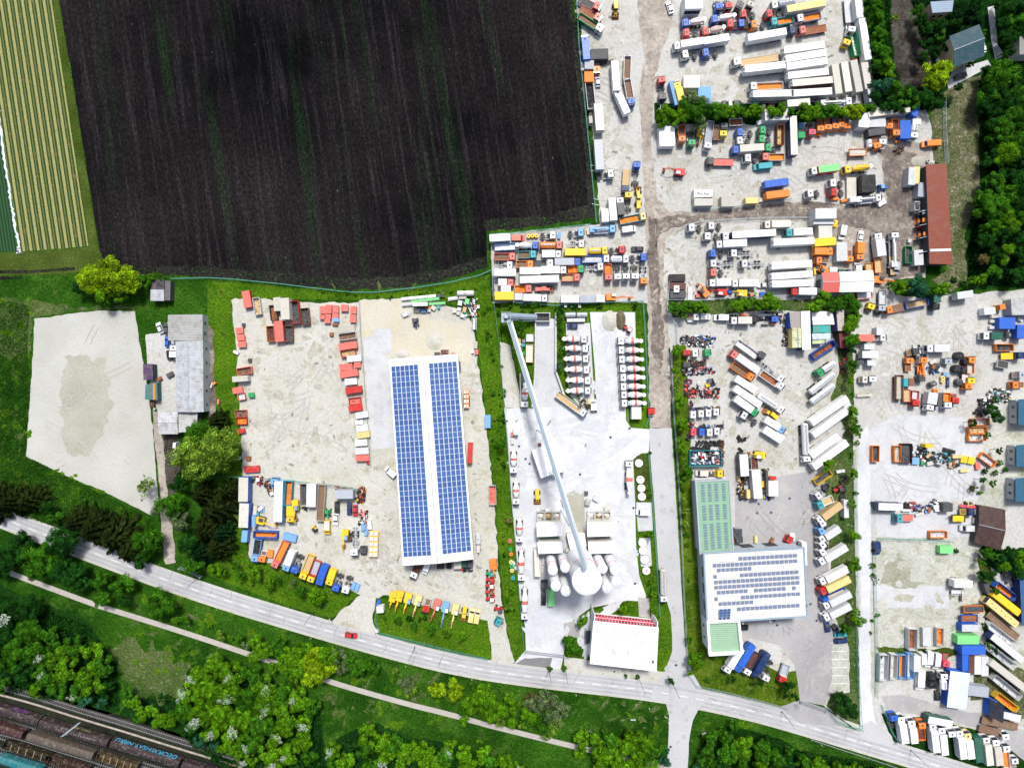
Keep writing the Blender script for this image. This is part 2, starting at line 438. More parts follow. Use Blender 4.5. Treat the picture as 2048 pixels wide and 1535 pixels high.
def v_tp(root, L, c, w=2.5, *_):
    ci = c[1] if len(c) > 1 else 'D'; cw = c[2] if len(c) > 2 else c[0]
    chassis(root, L); cab_part(root, L / 2 - 2.2, col(c[0]), 3.0)
    b = bed(root, -L / 2, L - 2.5, col(cw), col(ci), 1.1)
    def hd(m): m.box(L / 2 - 2.42, 0, 1.9, .1, w, 1.9)
    link('headboard', cached(('hd', L, w), 'headboard', 'paint', hd), b, col(cw))
    axles(root, [L / 2 - 1.25, -L / 2 + 1.1] + ([-L / 2 + 2.4] if L > 7.5 else []))
def v_tl(root, L, c, w=2.5, *_):
    bed(root, -L / 2, L, col(c[0]), col(c[1] if len(c) > 1 else 'D'), 1.3 if L > 7 else .7, 1.1, w)
    chassis(root, L); axles(root, [-L / 2 + 1.3, -L / 2 + 2.5])
    def db(m): m.tube((L / 2, -.5, .8), (L / 2 + 1.3, 0, .75), .07, n=6); m.tube((L / 2, .5, .8), (L / 2 + 1.3, 0, .75), .07, n=6)
    link('drawbar', cached(('db', L), 'drawbar', 'dark', db), root)
def v_fb(root, L, c, w=2.5, *_):
    c2 = c[1] if len(c) > 1 else 'D'
    chassis(root, L); cab_part(root, L / 2 - 2.2, col(c[0]), 3.0)
    def f(m):
        m.box(-1.25, 0, 1.15, L - 2.5, w, .14)
        for i in range(6): m.box(-1.25, -w / 2 + .25 + i * (w - .5) / 5, 1.235, L - 2.6, .18, .03)
    link('flat_deck', cached(('deck', round(L, 1), w), 'flat_deck', 'worn', f), root, col(c2))
    def g(m):
        for y in (-w / 2, w / 2): m.box(-1.25, y, 1.3, L - 2.5, .08, .22)
        m.box(L / 2 - 2.5, 0, 1.7, .12, w, 1.1)
    link('side_rail', cached(('rail', round(L, 1), w), 'side_rail', 'paint', g), root, col(c[2] if len(c) > 2 else c[0]))
    axles(root, [L / 2 - 1.25, -L / 2 + 1.2, -L / 2 + 2.5])
def v_tf(root, L, c, w=2.5, *_):
    def f(m):
        m.box(0, 0, 1.15, L, w, .14)
        for i in range(6): m.box(0, -w / 2 + .25 + i * (w - .5) / 5, 1.235, L - .2, .16, .03)
        for y in (-w / 2, w / 2): m.box(0, y, 1.22, L, .1, .28)
    link('flat_deck', cached(('tdeck', round(L, 1), w), 'flat_deck', 'worn', f), root, col(c[0]))
    chassis(root, L); axles(root, [-L / 2 + 1.3, -L / 2 + 2.5, -L / 2 + 3.7])
def v_tb(root, L, c, w=2.5, *_):
    v_tf(root, L, c, w)
    n = int(L / 1.7)
    for i in range(n):
        for y in (-w / 4, w / 4):
            def f(m): m.box(0, 0, 1.6, 1.25, w * .34, .7, taper=.95)
            o = link('concrete_block', cached(('blkc', w), 'concrete_block', 'paint', f), root, col('W')); o.location = (-L / 2 + (i + .5) * L / n, y, 0)
def v_tk(root, L, c, trailer=False, w=2.5):
    c2 = c[1] if len(c) > 1 else c[0]
    x1 = L / 2 if trailer else L / 2 - 2.6; LL = x1 + L / 2
    chassis(root, L)
    if not trailer: cab_part(root, L / 2 - 2.25, col(c[0]), 3.1)
    def f(m):
        m.lathe((-L / 2, 0, 2.25), (1, 0, 0), [(0, .5), (.12, .95), (.35, 1.15), (LL - .35, 1.15), (LL - .12, .95), (LL, .5)], 20)
    t = link('tank_body', cached(('tkb', round(L, 1), trailer), 'tank_body', 'paint', f), root, col(c2))
    def g(m):
        m.box((x1 - L / 2) / 2, 0, 3.44, LL - 1.2, .5, .06)
        for i in range(4): m.lathe((-L / 2 + LL * (i + 1) / 5, 0, 3.4), (0, 0, 1), [(0, .28), (.15, .28), (.2, .18)], 10)
    link('tank_walkway', cached(('tkw', round(L, 1), trailer), 'tank_walkway', 'steel', g), t)
    axles(root, ([] if trailer else [L / 2 - 1.25]) + [-L / 2 + 1.3, -L / 2 + 2.6] + ([-L / 2 + 3.9] if L > 10 else []))
def v_kt(root, L, c, *_): v_tk(root, L, c, True)
def v_mx(root, L, c, *_):
    L = max(L, 8.4); c2 = c[1] if len(c) > 1 else 'W'; c3 = c[2] if len(c) > 2 else None
    chassis(root, L); cab_part(root, L / 2 - 2.2, col(c[0]), 3.0)
    wheels(root, [L / 2 - 1.3, -L / 2 + 3.2, -L / 2 + 1.9], rim=False)
    x0 = L / 2 - 3.0; Ld = L - 4.0
    ax = Vector((-1, 0, .13)).normalized()
    pr = [(0, .55), (.15, .85), (Ld * .25, 1.12), (Ld * .55, 1.2), (Ld * .8, .85), (Ld, .5)]
    def rad(t):
        for (a, ra), (b, rb) in zip(pr, pr[1:]):
            if a <= t <= b: return ra + (rb - ra) * (t - a) / (b - a)
        return .5
    def f(m): m.lathe((x0, 0, 2.25), ax, pr, 20)
    dr = link('mixer_drum', cached(('drum', L), 'mixer_drum', 'paint', f), root, col(c2))
    if c3 and c3 not in ('z', 'x'):
        def g(m):
            a, b = Ld * .38, Ld * .56; m.lathe((x0, 0, 2.25), ax, [(a, rad(a) + .01), (a + .01, rad(a) + .03), ((a + b) / 2, rad((a + b) / 2) + .03), (b - .01, rad(b) + .03), (b, rad(b) + .01)], 20)
        link('drum_band', cached(('band', L), 'drum_band', 'paint', g), dr, C[c3][0])
    elif c3:
        def g(m):
            u = ax.orthogonal().normalized(); w = ax.cross(u)
            for k in range(6):
                vs = []; n = 12
                for i in range(n + 1):
                    t = .3 + (Ld - .7) * i / n; rr = rad(t) + .025; g0 = k * math.pi / 3 + (1.1 * i / n if c3 == 'z' else .25 * i / n)
                    for e in (-.1, .1):
                        vs.append(Vector((x0, 0, 2.25)) + ax * t + (u * math.cos(g0 + e) + w * math.sin(g0 + e)) * rr)
                m.add(vs, [(2 * i, 2 * i + 2, 2 * i + 3, 2 * i + 1) for i in range(n)])
        link('drum_stripe', cached(('stripe', L, c3), 'drum_stripe', 'paint', g), dr, C['O' if c3 == 'z' else 'p'][0])
    def h(m):
        m.lathe((-L / 2 + .75, 0, 2.6), (0, 0, 1), [(0, .25), (.75, .75), (.8, .75)], 12)
        m.box(-L / 2 + .3, 0, 1.7, .7, .5, .12, tilt=.5); m.tube((-L / 2 + .9, -.7, 1), (-L / 2 + .9, -.5, 2.9), .08, n=6); m.tube((-L / 2 + .9, .7, 1), (-L / 2 + .9, .5, 2.9), .08, n=6)
    link('charging_hopper', cached(('hop', L), 'charging_hopper', 'paint', h), root, col('W'))
    def t(m): m.box(x0 + .25, 0, 1.9, .5, 1.6, 1.3)
    link('water_tank', cached(('wt', L), 'water_tank', 'paint', t), root, col('S'))
def v_cn(root, L, c, w=2.5, *_):
    """lorry-mounted crane: deck, folded telescopic boom, outriggers"""
    c2 = c[1] if len(c) > 1 else 'S'
    v_fb(root, L, c[0] + c2, w)
    def f(m):
        m.box(-.6, .2, 2.35, L - 3.4, .55, .6); m.box(-1.2, .2, 2.8, L - 5, .4, .35); m.lathe((-L / 2 + 2.2, .2, 1.2), (0, 0, 1), [(0, .8), (.9, .7)], 12)
        m.box(-L / 2 + 1.2, .2, 2.1, 1.6, 1.9, .9)
    link('crane_boom', cached(('cboom', L), 'crane_boom', 'paint', f), root, col(c[0]))
    def g(m):
        for x in (-L / 2 + .6, L / 2 - 3.2):
            for s in (-1, 1): m.box(x, s * (w / 2 + .15), .8, .3, .6, .25); m.lathe((x, s * (w / 2 + .35), .1), (0, 0, 1), [(0, .22), (.6, .08)], 8)
    link('outrigger', cached(('outr', L), 'outrigger', 'steel', g), root)
def v_ca(root, L, c, *_):
    L = L or 4.4; q = L / 4.4
    def f(m):
        m.prism([(-2.15 * q, .35), (2.1 * q, .35), (2.2 * q, .6), (2.05 * q, .82), (.95 * q, .98), (-1.7 * q, 1.0), (-2.15 * q, .92)], -.88, .88)
    b = link('car_body', cached(('car', L), 'car_body', 'paint', f), root, col(c[0]))
    def g(m):
        m.add([(-1.72 * q, -.8, .99), (.98 * q, -.8, .97), (.98 * q, .8, .97), (-1.72 * q, .8, .99), (-1.35 * q, -.62, 1.42), (.25 * q, -.62, 1.42), (.25 * q, .62, 1.42), (-1.35 * q, .62, 1.42)],
              [(0, 1, 5, 4), (1, 2, 6, 5), (2, 3, 7, 6), (3, 0, 4, 7)])
    link('car_glass', cached(('cglass', L), 'car_glass', 'glass', g), root)
    def h(m): m.box(-.55 * q, 0, 1.44, 1.62 * q, 1.26, .06)
    link('car_roof', cached(('croof', L), 'car_roof', 'paint', h), root, b.color)
    for x in (1.35 * q, -1.3 * q):
        for s in (-1, 1):
            def k(m, s=s): m.lathe((0, 0, 0), (0, s, 0), [(0, .28), (.03, .32), (.2, .32)], 12)
            o = link('wheel', cached(('cwh', s), 'wheel', 'rubber', k), root); o.location = (x, s * .7, .32)
    def hl(m):
        for y in (-.62, .62): m.box(2.08 * q, y, .72, .14, .34, .14)
    link('headlight', cached(('hl', L), 'headlight', 'steel', hl), root)
def v_va(root, L, c, w=2.0, *_):
    def f(m):
        m.prism([(-L / 2, .4), (L / 2 - .05, .4), (L / 2, .8), (L / 2 - .15, 1.05), (L / 2 - .85, 1.3), (L / 2 - 1.45, 2.05), (L / 2 - 1.7, 2.15), (-L / 2 + .1, 2.15), (-L / 2, 2.0)], -w / 2, w / 2)
    b = link('van_body', cached(('van', round(L, 1), w), 'van_body', 'paint', f), root, col(c[0]))
    def g(m):
        a, z, bb, y = L / 2 - .87, 1.34, L / 2 - 1.40, 2.0
        m.add([(a + .03, -w * .44, z), (a + .03, w * .44, z), (bb + .03, w * .42, y), (bb + .03, -w * .42, y)], [(0, 1, 2, 3)])
        for s in (-1, 1): m.box(L / 2 - 1.9, s * (w / 2 + .01), 1.6, .9, .02, .5)
    link('windscreen', cached(('vws', round(L, 1), w), 'windscreen', 'glass', g), b)
    if len(c) > 1:
        def r(m): m.box(-.85, 0, 2.18, L - 2.2, w - .3, .06)
        link('roof_panel', cached(('vrf', round(L, 1), w), 'roof_panel', 'paint', r), b, col(c[1]))
    axles(root, [L / 2 - .95, -L / 2 + .95], .36, w)
def v_bu(root, L, c, w=2.5, *_):
    def f(m): m.prism([(-L / 2, .4), (L / 2, .4), (L / 2, 1.6), (L / 2 - .35, 3.0), (L / 2 - .6, 3.1), (-L / 2 + .2, 3.1), (-L / 2, 2.9)], -w / 2, w / 2)
    b = link('coach_body', cached(('coach', L), 'coach_body', 'paint', f), root, col(c[0]))
    def g(m):
        for s in (-1, 1): m.box(-.3, s * (w / 2 + .01), 2.2, L - 1.6, .02, .8)
        m.add([(L / 2 + .02, -1.15, 1.65), (L / 2 + .02, 1.15, 1.65), (L / 2 - .32, 1.1, 2.9), (L / 2 - .32, -1.1, 2.9)], [(0, 1, 2, 3)])
    link('window_band', cached(('cwin', L), 'window_band', 'glass', g), b)
    for i in range(6):
        def h(m): m.lathe((0, 0, 3.1), (0, 0, 1), [(0, .2), (.12, .14)], 8)
        o = link('roof_vent', cached(('rv',), 'roof_vent', 'dark', h), b); o.location = (-L / 2 + 1.5 + i * (L - 3.5) / 5, .25 * (-1) ** i, 0)
    axles(root, [L / 2 - 2.2, -L / 2 + 2.8])
def v_ml(root, L, c, *_):
    """small municipal implement carrier"""
    c2 = c[1] if len(c) > 1 else c[0]
    chassis(root, L); cab_part(root, L / 2 - 2.3, col(c[0]), 2.5, zb=.5)
    bed(root, -L / 2, max(1.2, L - 2.5), col(c2), col('D'), .5, 1.0, 1.9)
    axles(root, [L / 2 - 1.2, -L / 2 + .8], .45, 2.0)
def v_cb(root, L, c, *_):
    """cab taken off its lorry, standing on blocks"""
    cab_part(root, -1.1, col(c[0]), 2.6, zb=.25, name='cab_shell')
    def f(m):
        for x in (-.8, .8): m.box(x, 0, .12, .25, 2.0, .24)
    link('timber_block', cached(('blk',), 'timber_block', 'bark', f), root)
def v_ct(root, L, c, w=2.44, h=2.6, *_):
    z = .12
    def f(m):
        m.box(0, 0, z + h / 2, L, w, h)
    b = link('container_shell', cached(('cont', round(L, 1), w, h), 'container_shell', 'ribx', f), root, col(c[1] if len(c) > 1 else c[0]))
    def r(m): m.box(0, 0, z + h + .03, L + .04, w + .04, .06)
    link('container_roof', cached(('contr', round(L, 1), w, h), 'container_roof', 'ribx', r), b, col(c[0]))
    def d(m):
        for y in (-w / 4, w / 4): m.box(L / 2 + .03, y, z + h / 2, .05, w / 2 - .06, h - .15)
        for y in (-w / 6, w / 6): m.tube((L / 2 + .08, y, z + .1), (L / 2 + .08, y, z + h - .1), .03, n=5)
    link('container_door', cached(('contd', round(L, 1), w, h), 'container_door', 'paint', d), b, col(c[1] if len(c) > 1 else c[0]))
    def p(m):
        for x in (-L / 2 + .08, L / 2 - .08):
            for y in (-w / 2 + .08, w / 2 - .08): m.box(x, y, z + h / 2 - .05, .2, .2, h + .12)
            m.box(x, 0, z + .05, .19, w, .14)
        for y in (-w / 2 + .08, w / 2 - .08): m.box(0, y, z + .05, L, .19, .13)
    link('corner_post', cached(('contp', round(L, 1), w, h), 'corner_post', 'paint', p), b, col(c[1] if len(c) > 1 else c[0]))
def v_sk(root, L, c, w=2.4, *_):
    """open steel skip"""
    h = 2.2 if L > 7 else 1.5 if L > 4.5 else 1.1
    def f(m):
        m.open_box(0, 0, .2, L, w, h, .11, .1)
        for z in (h + .14,): 
            for y in (-w / 2, w / 2): m.box(0, y, z, L + .1, .16, .12)
            for x in (-L / 2, L / 2): m.box(x, 0, z, .16, w + .14, .12)
        k = max(3, int(L / .9))
        for i in range(1, k):
            for s in (-1, 1): m.box(-L / 2 + i * L / k, s * (w / 2 + .04), .2 + h / 2, .1, .08, h * .9)
        for y in (-.6, .6): m.box(0, y, .1, L * .95, .16, .2)
    b = link('skip_shell', cached(('skip', round(L, 1), w), 'skip_shell', 'worn', f), root, col(c[0]))
    ci = c[1] if len(c) > 1 else c[0]
    def g(m):
        rr = random.Random(int(L * 7)); nx, ny = max(4, int(L * 1.6)), 5; vs = []; fs = []
        for i in range(nx + 1):
            for j in range(ny + 1):
                vs.append((-L / 2 + .11 + i / nx * (L - .22), -w / 2 + .11 + j / ny * (w - .22), .42 + rr.uniform(0, .2)))
        for i in range(nx):
            for j in range(ny): a = i * (ny + 1) + j; fs.append((a, a + ny + 1, a + ny + 2, a + 1))
        m.add(vs, fs)
        for i in range(int(L * 1.2)):
            m.box(rr.uniform(-L / 2 + .6, L / 2 - .6), rr.uniform(-w / 2 + .5, w / 2 - .5), .65, rr.uniform(.3, 1.1), rr.uniform(.15, .5), .3, rr.uniform(0, 3))
    link('skip_contents', cached(('skipc', round(L, 1), w), 'skip_contents', 'load', g), root, col(ci))
def v_cl(root, L, c, w=2.1, *_):
    """small covered skip with sloping ends"""
    h = 1.25
    def f(m): m.prism([(-L / 2 + .3, .12), (L / 2 - .3, .12), (L / 2, h), (-L / 2, h)], -w / 2, w / 2)
    b = link('bin_shell', cached(('bin', round(L, 1), w), 'bin_shell', 'worn', f), root, col(c[0]))
    def g(m):
        m.box(0, 0, h + .05, L + .06, w + .06, .1)
        for i in range(3): m.box(-L / 3 + i * L / 3, 0, h + .12, .07, w - .1, .05)
        m.box(0, 0, h + .12, L - .1, .06, .05)
    link('bin_lid', cached(('binl', round(L, 1), w), 'bin_lid', 'worn', g), b, col(c[0]))
    def k(m):
        for x in (-L / 4, L / 4):
            for s in (-1, 1): m.tube((x, s * w / 2, .8), (x, s * (w / 2 + .14), .8), .07, n=6)
    link('lifting_lug', cached(('lug', round(L, 1), w), 'lifting_lug', 'dark', k), b)
def v_ex(root, L, c, *_):
    """tracked excavator, boom reaching forward"""
    bl = max(2.5, L - 3.2); x0 = -L / 2 + 1.9
    for s in (-1, 1):
        def t(m, s=s): m.prism([(x0 - 1.6, .25), (x0 - 1.3, 0.02), (x0 + 1.3, 0.02), (x0 + 1.6, .25), (x0 + 1.6, .6), (x0 + 1.3, .8), (x0 - 1.3, .8), (x0 - 1.6, .6)], s * 1.0 - .28, s * 1.0 + .28)
        link('track', cached(('trk', L, s), 'track', 'rubber', t), root)
    def f(m):
        m.box(x0 - .15, 0, 1.55, 3.5, 2.3, 1.1); m.box(x0 - 1.5, 0, 1.6, 1.0, 2.5, 1.3, taper=.92); m.box(x0 - .6, -.55, 2.16, 1.2, .8, .12)
        m.lathe((x0, 0, .75), (0, 0, 1), [(0, .7), (.3, .7)], 14)
    b = link('upper_body', cached(('exb', L), 'upper_body', 'paint', f), root, col(c[0]))
    def cbf(m): m.box(x0 + .6, .62, 2.0, 1.5, 1.0, 1.7, taper=.92)
    cb = link('operator_cab', cached(('exc', L), 'operator_cab', 'glass', cbf), b)
    def cr(m): m.box(x0 + .6, .62, 2.9, 1.45, .98, .1)
    link('cab_roof', cached(('exr', L), 'cab_roof', 'paint', cr), cb, col(c[1] if len(c) > 1 else 'W'))
    def bm(m):
        a = Vector((x0 + .7, -.2, 1.7)); k = Vector((x0 + .7 + bl * .5, -.2, 3.6)); e = Vector((x0 + 1.0 + bl * .95, -.2, 2.6))
        for p, q, w0, w1 in ((a, k, .22, .19), (k, e, .19, .14)): m.tube(p, q, w0, w1, 6)
        m.tube((a + k) / 2 + Vector((0, .3, -.3)), k + Vector((0, .3, -.2)), .09, n=6)
    bo = link('boom', cached(('exm', L), 'boom', 'paint', bm), root, col(c[0]))
    def sk(m):
        e = Vector((x0 + 1.0 + bl * .95, -.2, 2.6)); m.tube(e, (x0 + 1.0 + bl * .72, -.2, .9), .18, .13, 6); m.tube(e + Vector((-.4, 0, .3)), e + Vector((-1.2, 0, .2)), .08, n=6)
    link('dipper_arm', cached(('exd', L), 'dipper_arm', 'paint', sk), bo, col(c[0]))
    def bk(m):
        x = x0 + 1.0 + bl * .72; m.prism([(x - .1, .1), (x + .7, .1), (x + .9, .6), (x + .5, 1.0), (x, .95)], -.75, .35)
    link('bucket', cached(('exk', L), 'bucket', 'worn', bk), bo, col('o'))
def v_wl(root, L, c, *_):
    """wheel loader, bucket in front"""
    wheels(root, [L * .22, -L * .26], .65, 2.4, rim=False)
    def f(m): m.box(-L * .28, 0, 1.35, L * .42, 1.5, 1.1, taper=.9); m.box(L * .12, 0, 1.0, L * .3, .9, .7)
    b = link('engine_body', cached(('wlb', L), 'engine_body', 'paint', f), root, col(c[0]))
    def g(m): m.box(-.1, 0, 2.15, 1.3, 1.3, 1.3, taper=.88)
    cb = link('operator_cab', cached(('wlc', L), 'operator_cab', 'glass', g), b)
    def r(m): m.box(-.1, 0, 2.84, 1.35, 1.35, .1)
    link('cab_roof', cached(('wlr', L), 'cab_roof', 'paint', r), cb, col(c[0]))
    def a(m):
        for y in (-.5, .5): m.tube((.6, y, 1.4), (L / 2 - .5, y, .6), .14, n=6)
    ar = link('lift_arm', cached(('wla', L), 'lift_arm', 'paint', a), root, col(c[0]))
    def k(m): m.prism([(L / 2 - .9, .1), (L / 2 + .1, .1), (L / 2 - .35, .28), (L / 2 - .7, .5), (L / 2 - .55, 1.1), (L / 2 - .8, 1.1)], -1.25, 1.25)
    link('bucket', cached(('wlk', L), 'bucket', 'worn', k), ar, col('o'))
def v_fl(root, L, c, *_):
    """fork truck"""
    axles(root, [.7, -.7], .35, 1.4)
    def f(m): m.box(-.45, 0, .8, 1.5, 1.2, .9, taper=.9)
    b = link('truck_body', cached(('flb',), 'truck_body', 'paint', f), root, col(c[0]))
    def r(m):
        m.box(-.1, 0, 2.1, 1.2, 1.1, .07)
        for x in (-.65, .45):
            for y in (-.5, .5): m.tube((x, y, 1.1), (x, y, 2.1), .04, n=5)
    link('overhead_guard', cached(('flr',), 'overhead_guard', 'dark', r), b)
    def k(m):
        for y in (-.3, .3): m.box(1.0, y, 1.2, .12, .1, 2.2); m.box(1.6, y, .12, 1.2, .14, .06)
        m.box(1.08, 0, .5, .06, 1.1, .5)
    link('fork_mast', cached(('flk',), 'fork_mast', 'dark', k), root)
def v_tr(root, L, c, *_):
    """farm tractor"""
    for x, r in ((-.9, .75), (1.1, .45)):
        for s in (-1, 1):
            def w(m, r=r, s=s): m.lathe((0, 0, 0), (0, s, 0), [(0, r * .9), (.05, r), (.38, r), (.42, r * .9)], 14)
            o = link('wheel', cached(('trw', r, s), 'wheel', 'rubber', w), root); o.location = (x, s * .62, r)
    def f(m): m.box(.75, 0, 1.1, 1.9, .75, .75, taper=.92); m.box(-.5, 0, .95, 1.1, .9, .6)
    b = link('bonnet', cached(('trb',), 'bonnet', 'paint', f), root, col(c[0]))
    def g(m): m.box(-.6, 0, 1.9, 1.2, 1.2, 1.1, taper=.9)
    cb = link('tractor_cab', cached(('trc',), 'tractor_cab', 'glass', g), b)
    def r(m): m.box(-.6, 0, 2.5, 1.25, 1.25, .1)
    link('cab_roof', cached(('trr',), 'cab_roof', 'paint', r), cb, col(c[1] if len(c) > 1 else 'W'))
    def q(m):
        for s in (-1, 1): m.prism([(-1.6, 1.3), (-.2, 1.3), (-.4, 1.6), (-1.3, 1.62)], s * .85 - .2, s * .85 + .2)
    link('mudguard', cached(('trm',), 'mudguard', 'paint', q), b, col(c[0]))
def v_dr(root, L, c, *_):
    r = L / 2
    def f(m): m.lathe((0, 0, 0), (0, 0, 1), [(0, r * .95), (.05, r), (r * 1.5, r), (r * 1.6, r * .9)], 16); m.lathe((0, 0, r * .75), (0, 0, 1), [(0, r), (.04, r * 1.04), (.1, r)], 16)
    b = link('drum_shell', cached(('dr', L), 'drum_shell', 'paint', f), root, col(c[0]))
    def g(m): m.lathe((0, 0, r * 1.6), (0, 0, 1), [(0, r * .35), (.1, r * .3)], 10)
    link('drum_cap', cached(('drc', L), 'drum_cap', 'dark', g), b)
def v_pl(root, L, c, w=1.2, h=.9, *_):
    """crate or stacked goods on a pallet"""
    def f(m):
        for i in range(4): m.box(-L / 2 + (i + .5) * L / 4, 0, .16 + h / 2, L / 4 - .04, w, h)
        m.box(0, 0, .16 + h * .5, L - .02, w - .1, h - .1)
    link('stacked_goods', cached(('pl', round(L, 1), w, h), 'stacked_goods', 'worn', f), root, col(c[0]))
    def g(m):
        for y in (-w / 2 + .1, 0, w / 2 - .1): m.box(0, y, .07, L, .12, .14)
    link('pallet', cached(('plt', round(L, 1), w), 'pallet', 'bark', g), root)
def v_cy(root, L, c, *_):
    """storage tank lying on saddles"""
    def f(m): m.lathe((-L / 2, 0, 1.3), (1, 0, 0), [(0, .3), (.1, .7), (.3, .95), (L - .3, .95), (L - .1, .7), (L, .3)], 18)
    b = link('tank_shell', cached(('cy', L), 'tank_shell', 'paint', f), root, col(c[0]))
    def g(m):
        for x in (-L / 3, L / 3): m.box(x, 0, .3, .3, 1.5, .6)
    link('saddle', cached(('cys', L), 'saddle', 'concrete', g), root)
    def h(m): m.lathe((0, 0, 2.2), (0, 0, 1), [(0, .35), (.2, .35), (.24, .1)], 10)
    link('manway', cached(('cym', L), 'manway', 'steel', h), b)
def v_bm(root, L, c, w=.9, *_):
    """lattice beam or conveyor section on bearers"""
    def f(m):
        for y in (-w / 2, w / 2):
            for z in (.3, 1.0): m.box(0, y, z, L, .12, .12)
        n = int(L / 1.0)
        for i in range(n):
            x = -L / 2 + (i + .5) * L / n
            m.box(x, 0, 1.0, .08, w, .08); m.box(x, 0, .3, .08, w, .08); m.box(x, -w / 2, .65, .08, .08, .7); m.box(x, w / 2, .65, .08, .08, .7)
        m.box(0, 0, 1.08, L - .2, w * .55, .05)
    link('lattice_frame', cached(('bm', round(L, 1), w), 'lattice_frame', 'worn', f), root, col(c[0]))
    def g(m):
        for x in (-L / 3, L / 3): m.box(x, 0, .12, .25, w + .6, .24)
    link('bearer', cached(('bmb', round(L, 1), w), 'bearer', 'bark', g), root)

NAMES = {'W': 'white'}
KI = {  # kind: builder, object name, category, seen height, description
 'tt': (v_tt, 'tractor_unit', 'truck', 2.6, '{0} tractor unit'), 'ch': (v_ch, 'chassis_truck', 'truck', 2.2, '{0} bare chassis truck'),
 'bt': (v_bt, 'box_truck', 'truck', 3.3, '{0} box truck'), 'bx': (v_bx, 'box_trailer', 'trailer', 3.6, '{0} box trailer'),
 'rf': (v_rf, 'refrigerated_trailer', 'trailer', 3.6, '{0} refrigerated trailer'), 'st': (v_st, 'articulated_truck', 'truck', 3.7, '{0} articulated truck'),
 'tp': (v_tp, 'tipper_truck', 'truck', 2.3, '{0} tipper truck'), 'tl': (v_tl, 'open_trailer', 'trailer', 2.0, '{0} open trailer'),
 'fb': (v_fb, 'flatbed_truck', 'truck', 2.0, '{0} flatbed truck'), 'tf': (v_tf, 'flat_trailer', 'trailer', 1.3, '{0} flat trailer'),
 'tk': (v_tk, 'tank_truck', 'truck', 3.2, '{0} tank truck'), 'kt': (v_kt, 'tank_trailer', 'trailer', 3.2, '{0} tank trailer'),
 'mx': (v_mx, 'concrete_mixer_truck', 'truck', 3.0, '{0} concrete mixer truck'), 'cn': (v_cn, 'crane_truck', 'truck', 2.4, '{0} crane truck'),
 'ca': (v_ca, 'parked_car', 'car', 1.3, '{0} car'), 'va': (v_va, 'parked_van', 'van', 2.0, '{0} van'), 'bu': (v_bu, 'coach', 'bus', 3.0, '{0} coach'),
 'ml': (v_ml, 'utility_truck', 'truck', 2.0, 'small {0} utility truck'), 'cb': (v_cb, 'detached_cab', 'truck cab', 2.4, '{0} detached truck cab'),
 'ct': (v_ct, 'shipping_container', 'container', 2.7, '{0} container'), 'sk': (v_sk, 'open_skip', 'skip', 1.8, '{0} open skip'),
 'cl': (v_cl, 'covered_skip', 'skip', 1.3, '{0} covered skip'), 'ex': (v_ex, 'excavator', 'excavator', 2.2, '{0} excavator'),
 'wl': (v_wl, 'wheel_loader', 'loader', 2.2, '{0} wheel loader'), 'fl': (v_fl, 'forklift', 'forklift', 1.8, '{0} forklift'),
 'tr': (v_tr, 'farm_tractor', 'tractor', 2.0, '{0} farm tractor'), 'dr': (v_dr, 'storage_drum', 'drum', 1.2, 'round {0} drum'),
 'pl': (v_pl, 'loaded_pallet', 'pallet', .9, '{0} goods on a pallet'), 'cy': (v_cy, 'storage_tank', 'tank', 2.0, '{0} lying storage tank'),
 'tb': (v_tb, 'block_trailer', 'trailer', 1.6, '{0} flat trailer loaded with white blocks'), 'bm': (v_bm, 'lattice_beam', 'beam', 1.0, 'long {0} lattice beam')}
INNER = {'tp': 'with {1} bed', 'tl': 'with {1} bed', 'sk': 'holding {1} scrap', 'bt': 'with {1} body', 'fb': 'with {1} deck', 'tk': 'with {1} tank', 'ml': 'with {1} bed',
         'bx': 'with {1} sides', 'ct': 'with {1} walls', 'cn': 'with {1} deck', 'st': 'with {1} body', 'ex': 'with {1} cab roof', 'tr': 'with {1} roof', 'va': 'with {1} roof'}
def thing(kind, px, py, ang, L, c, zone, w=None, h=None, desc=None):
    fn, name, cat, hh, tmpl = KI[kind]
    x, y = W(px, py, hh)
    root = empty(name, x, y, 0.0, R(ang + rnd.uniform(-1.1, 1.1)))
    args = [root, L, c]
    if w: args.append(w)
    if h: args.append(h)
    fn(*args)
    short = tmpl.format(C[c[0]][1]); d = short
    if len(c) > 1 and kind in INNER and c[1] != c[0]: d = short + ' ' + INNER[kind].format('', C[c[1]][1])
    elif kind == 'mx':
        d = short + {'r': ' with red drum band', 'x': ' with pink drum stripes', 'z': ' with orange drum stripes'}.get(c[2] if len(c) > 2 else '', ' with plain drum')
    if desc: d = desc
    if kind in ('bx', 'bt', 'ct') and L >= 11 and not desc: d = 'long ' + d
    elif kind in ('ct', 'bx', 'sk') and L < 4.4 and not desc: d = 'short ' + d
    reg(root, d, short if not desc else desc, cat, zone, px * SPX, -py * SPX)
    return root
def T(zone, ox, oy, text, k=6.0235):
    """rows of: kind tile_x tile_y angle length colours [w=..] [h=..] [| description]"""
    for line in text.strip().split('\n'):
        for item in line.split(';'):
            item = item.strip()
            if not item: continue
            desc = None
            if '|' in item: item, desc = [q.strip() for q in item.split('|')]
            p = item.split(); kw = {}
            for e in p[5:]:
                if '=' in e: a, b = e.split('='); kw[a] = float(b)
            cc = ''.join(e for e in p[5:] if '=' not in e)
            thing(p[0], ox + float(p[1]) / k, oy + float(p[2]) / k, float(p[3]), float(p[4]), cc, zone, kw.get('w'), kw.get('h'), desc)
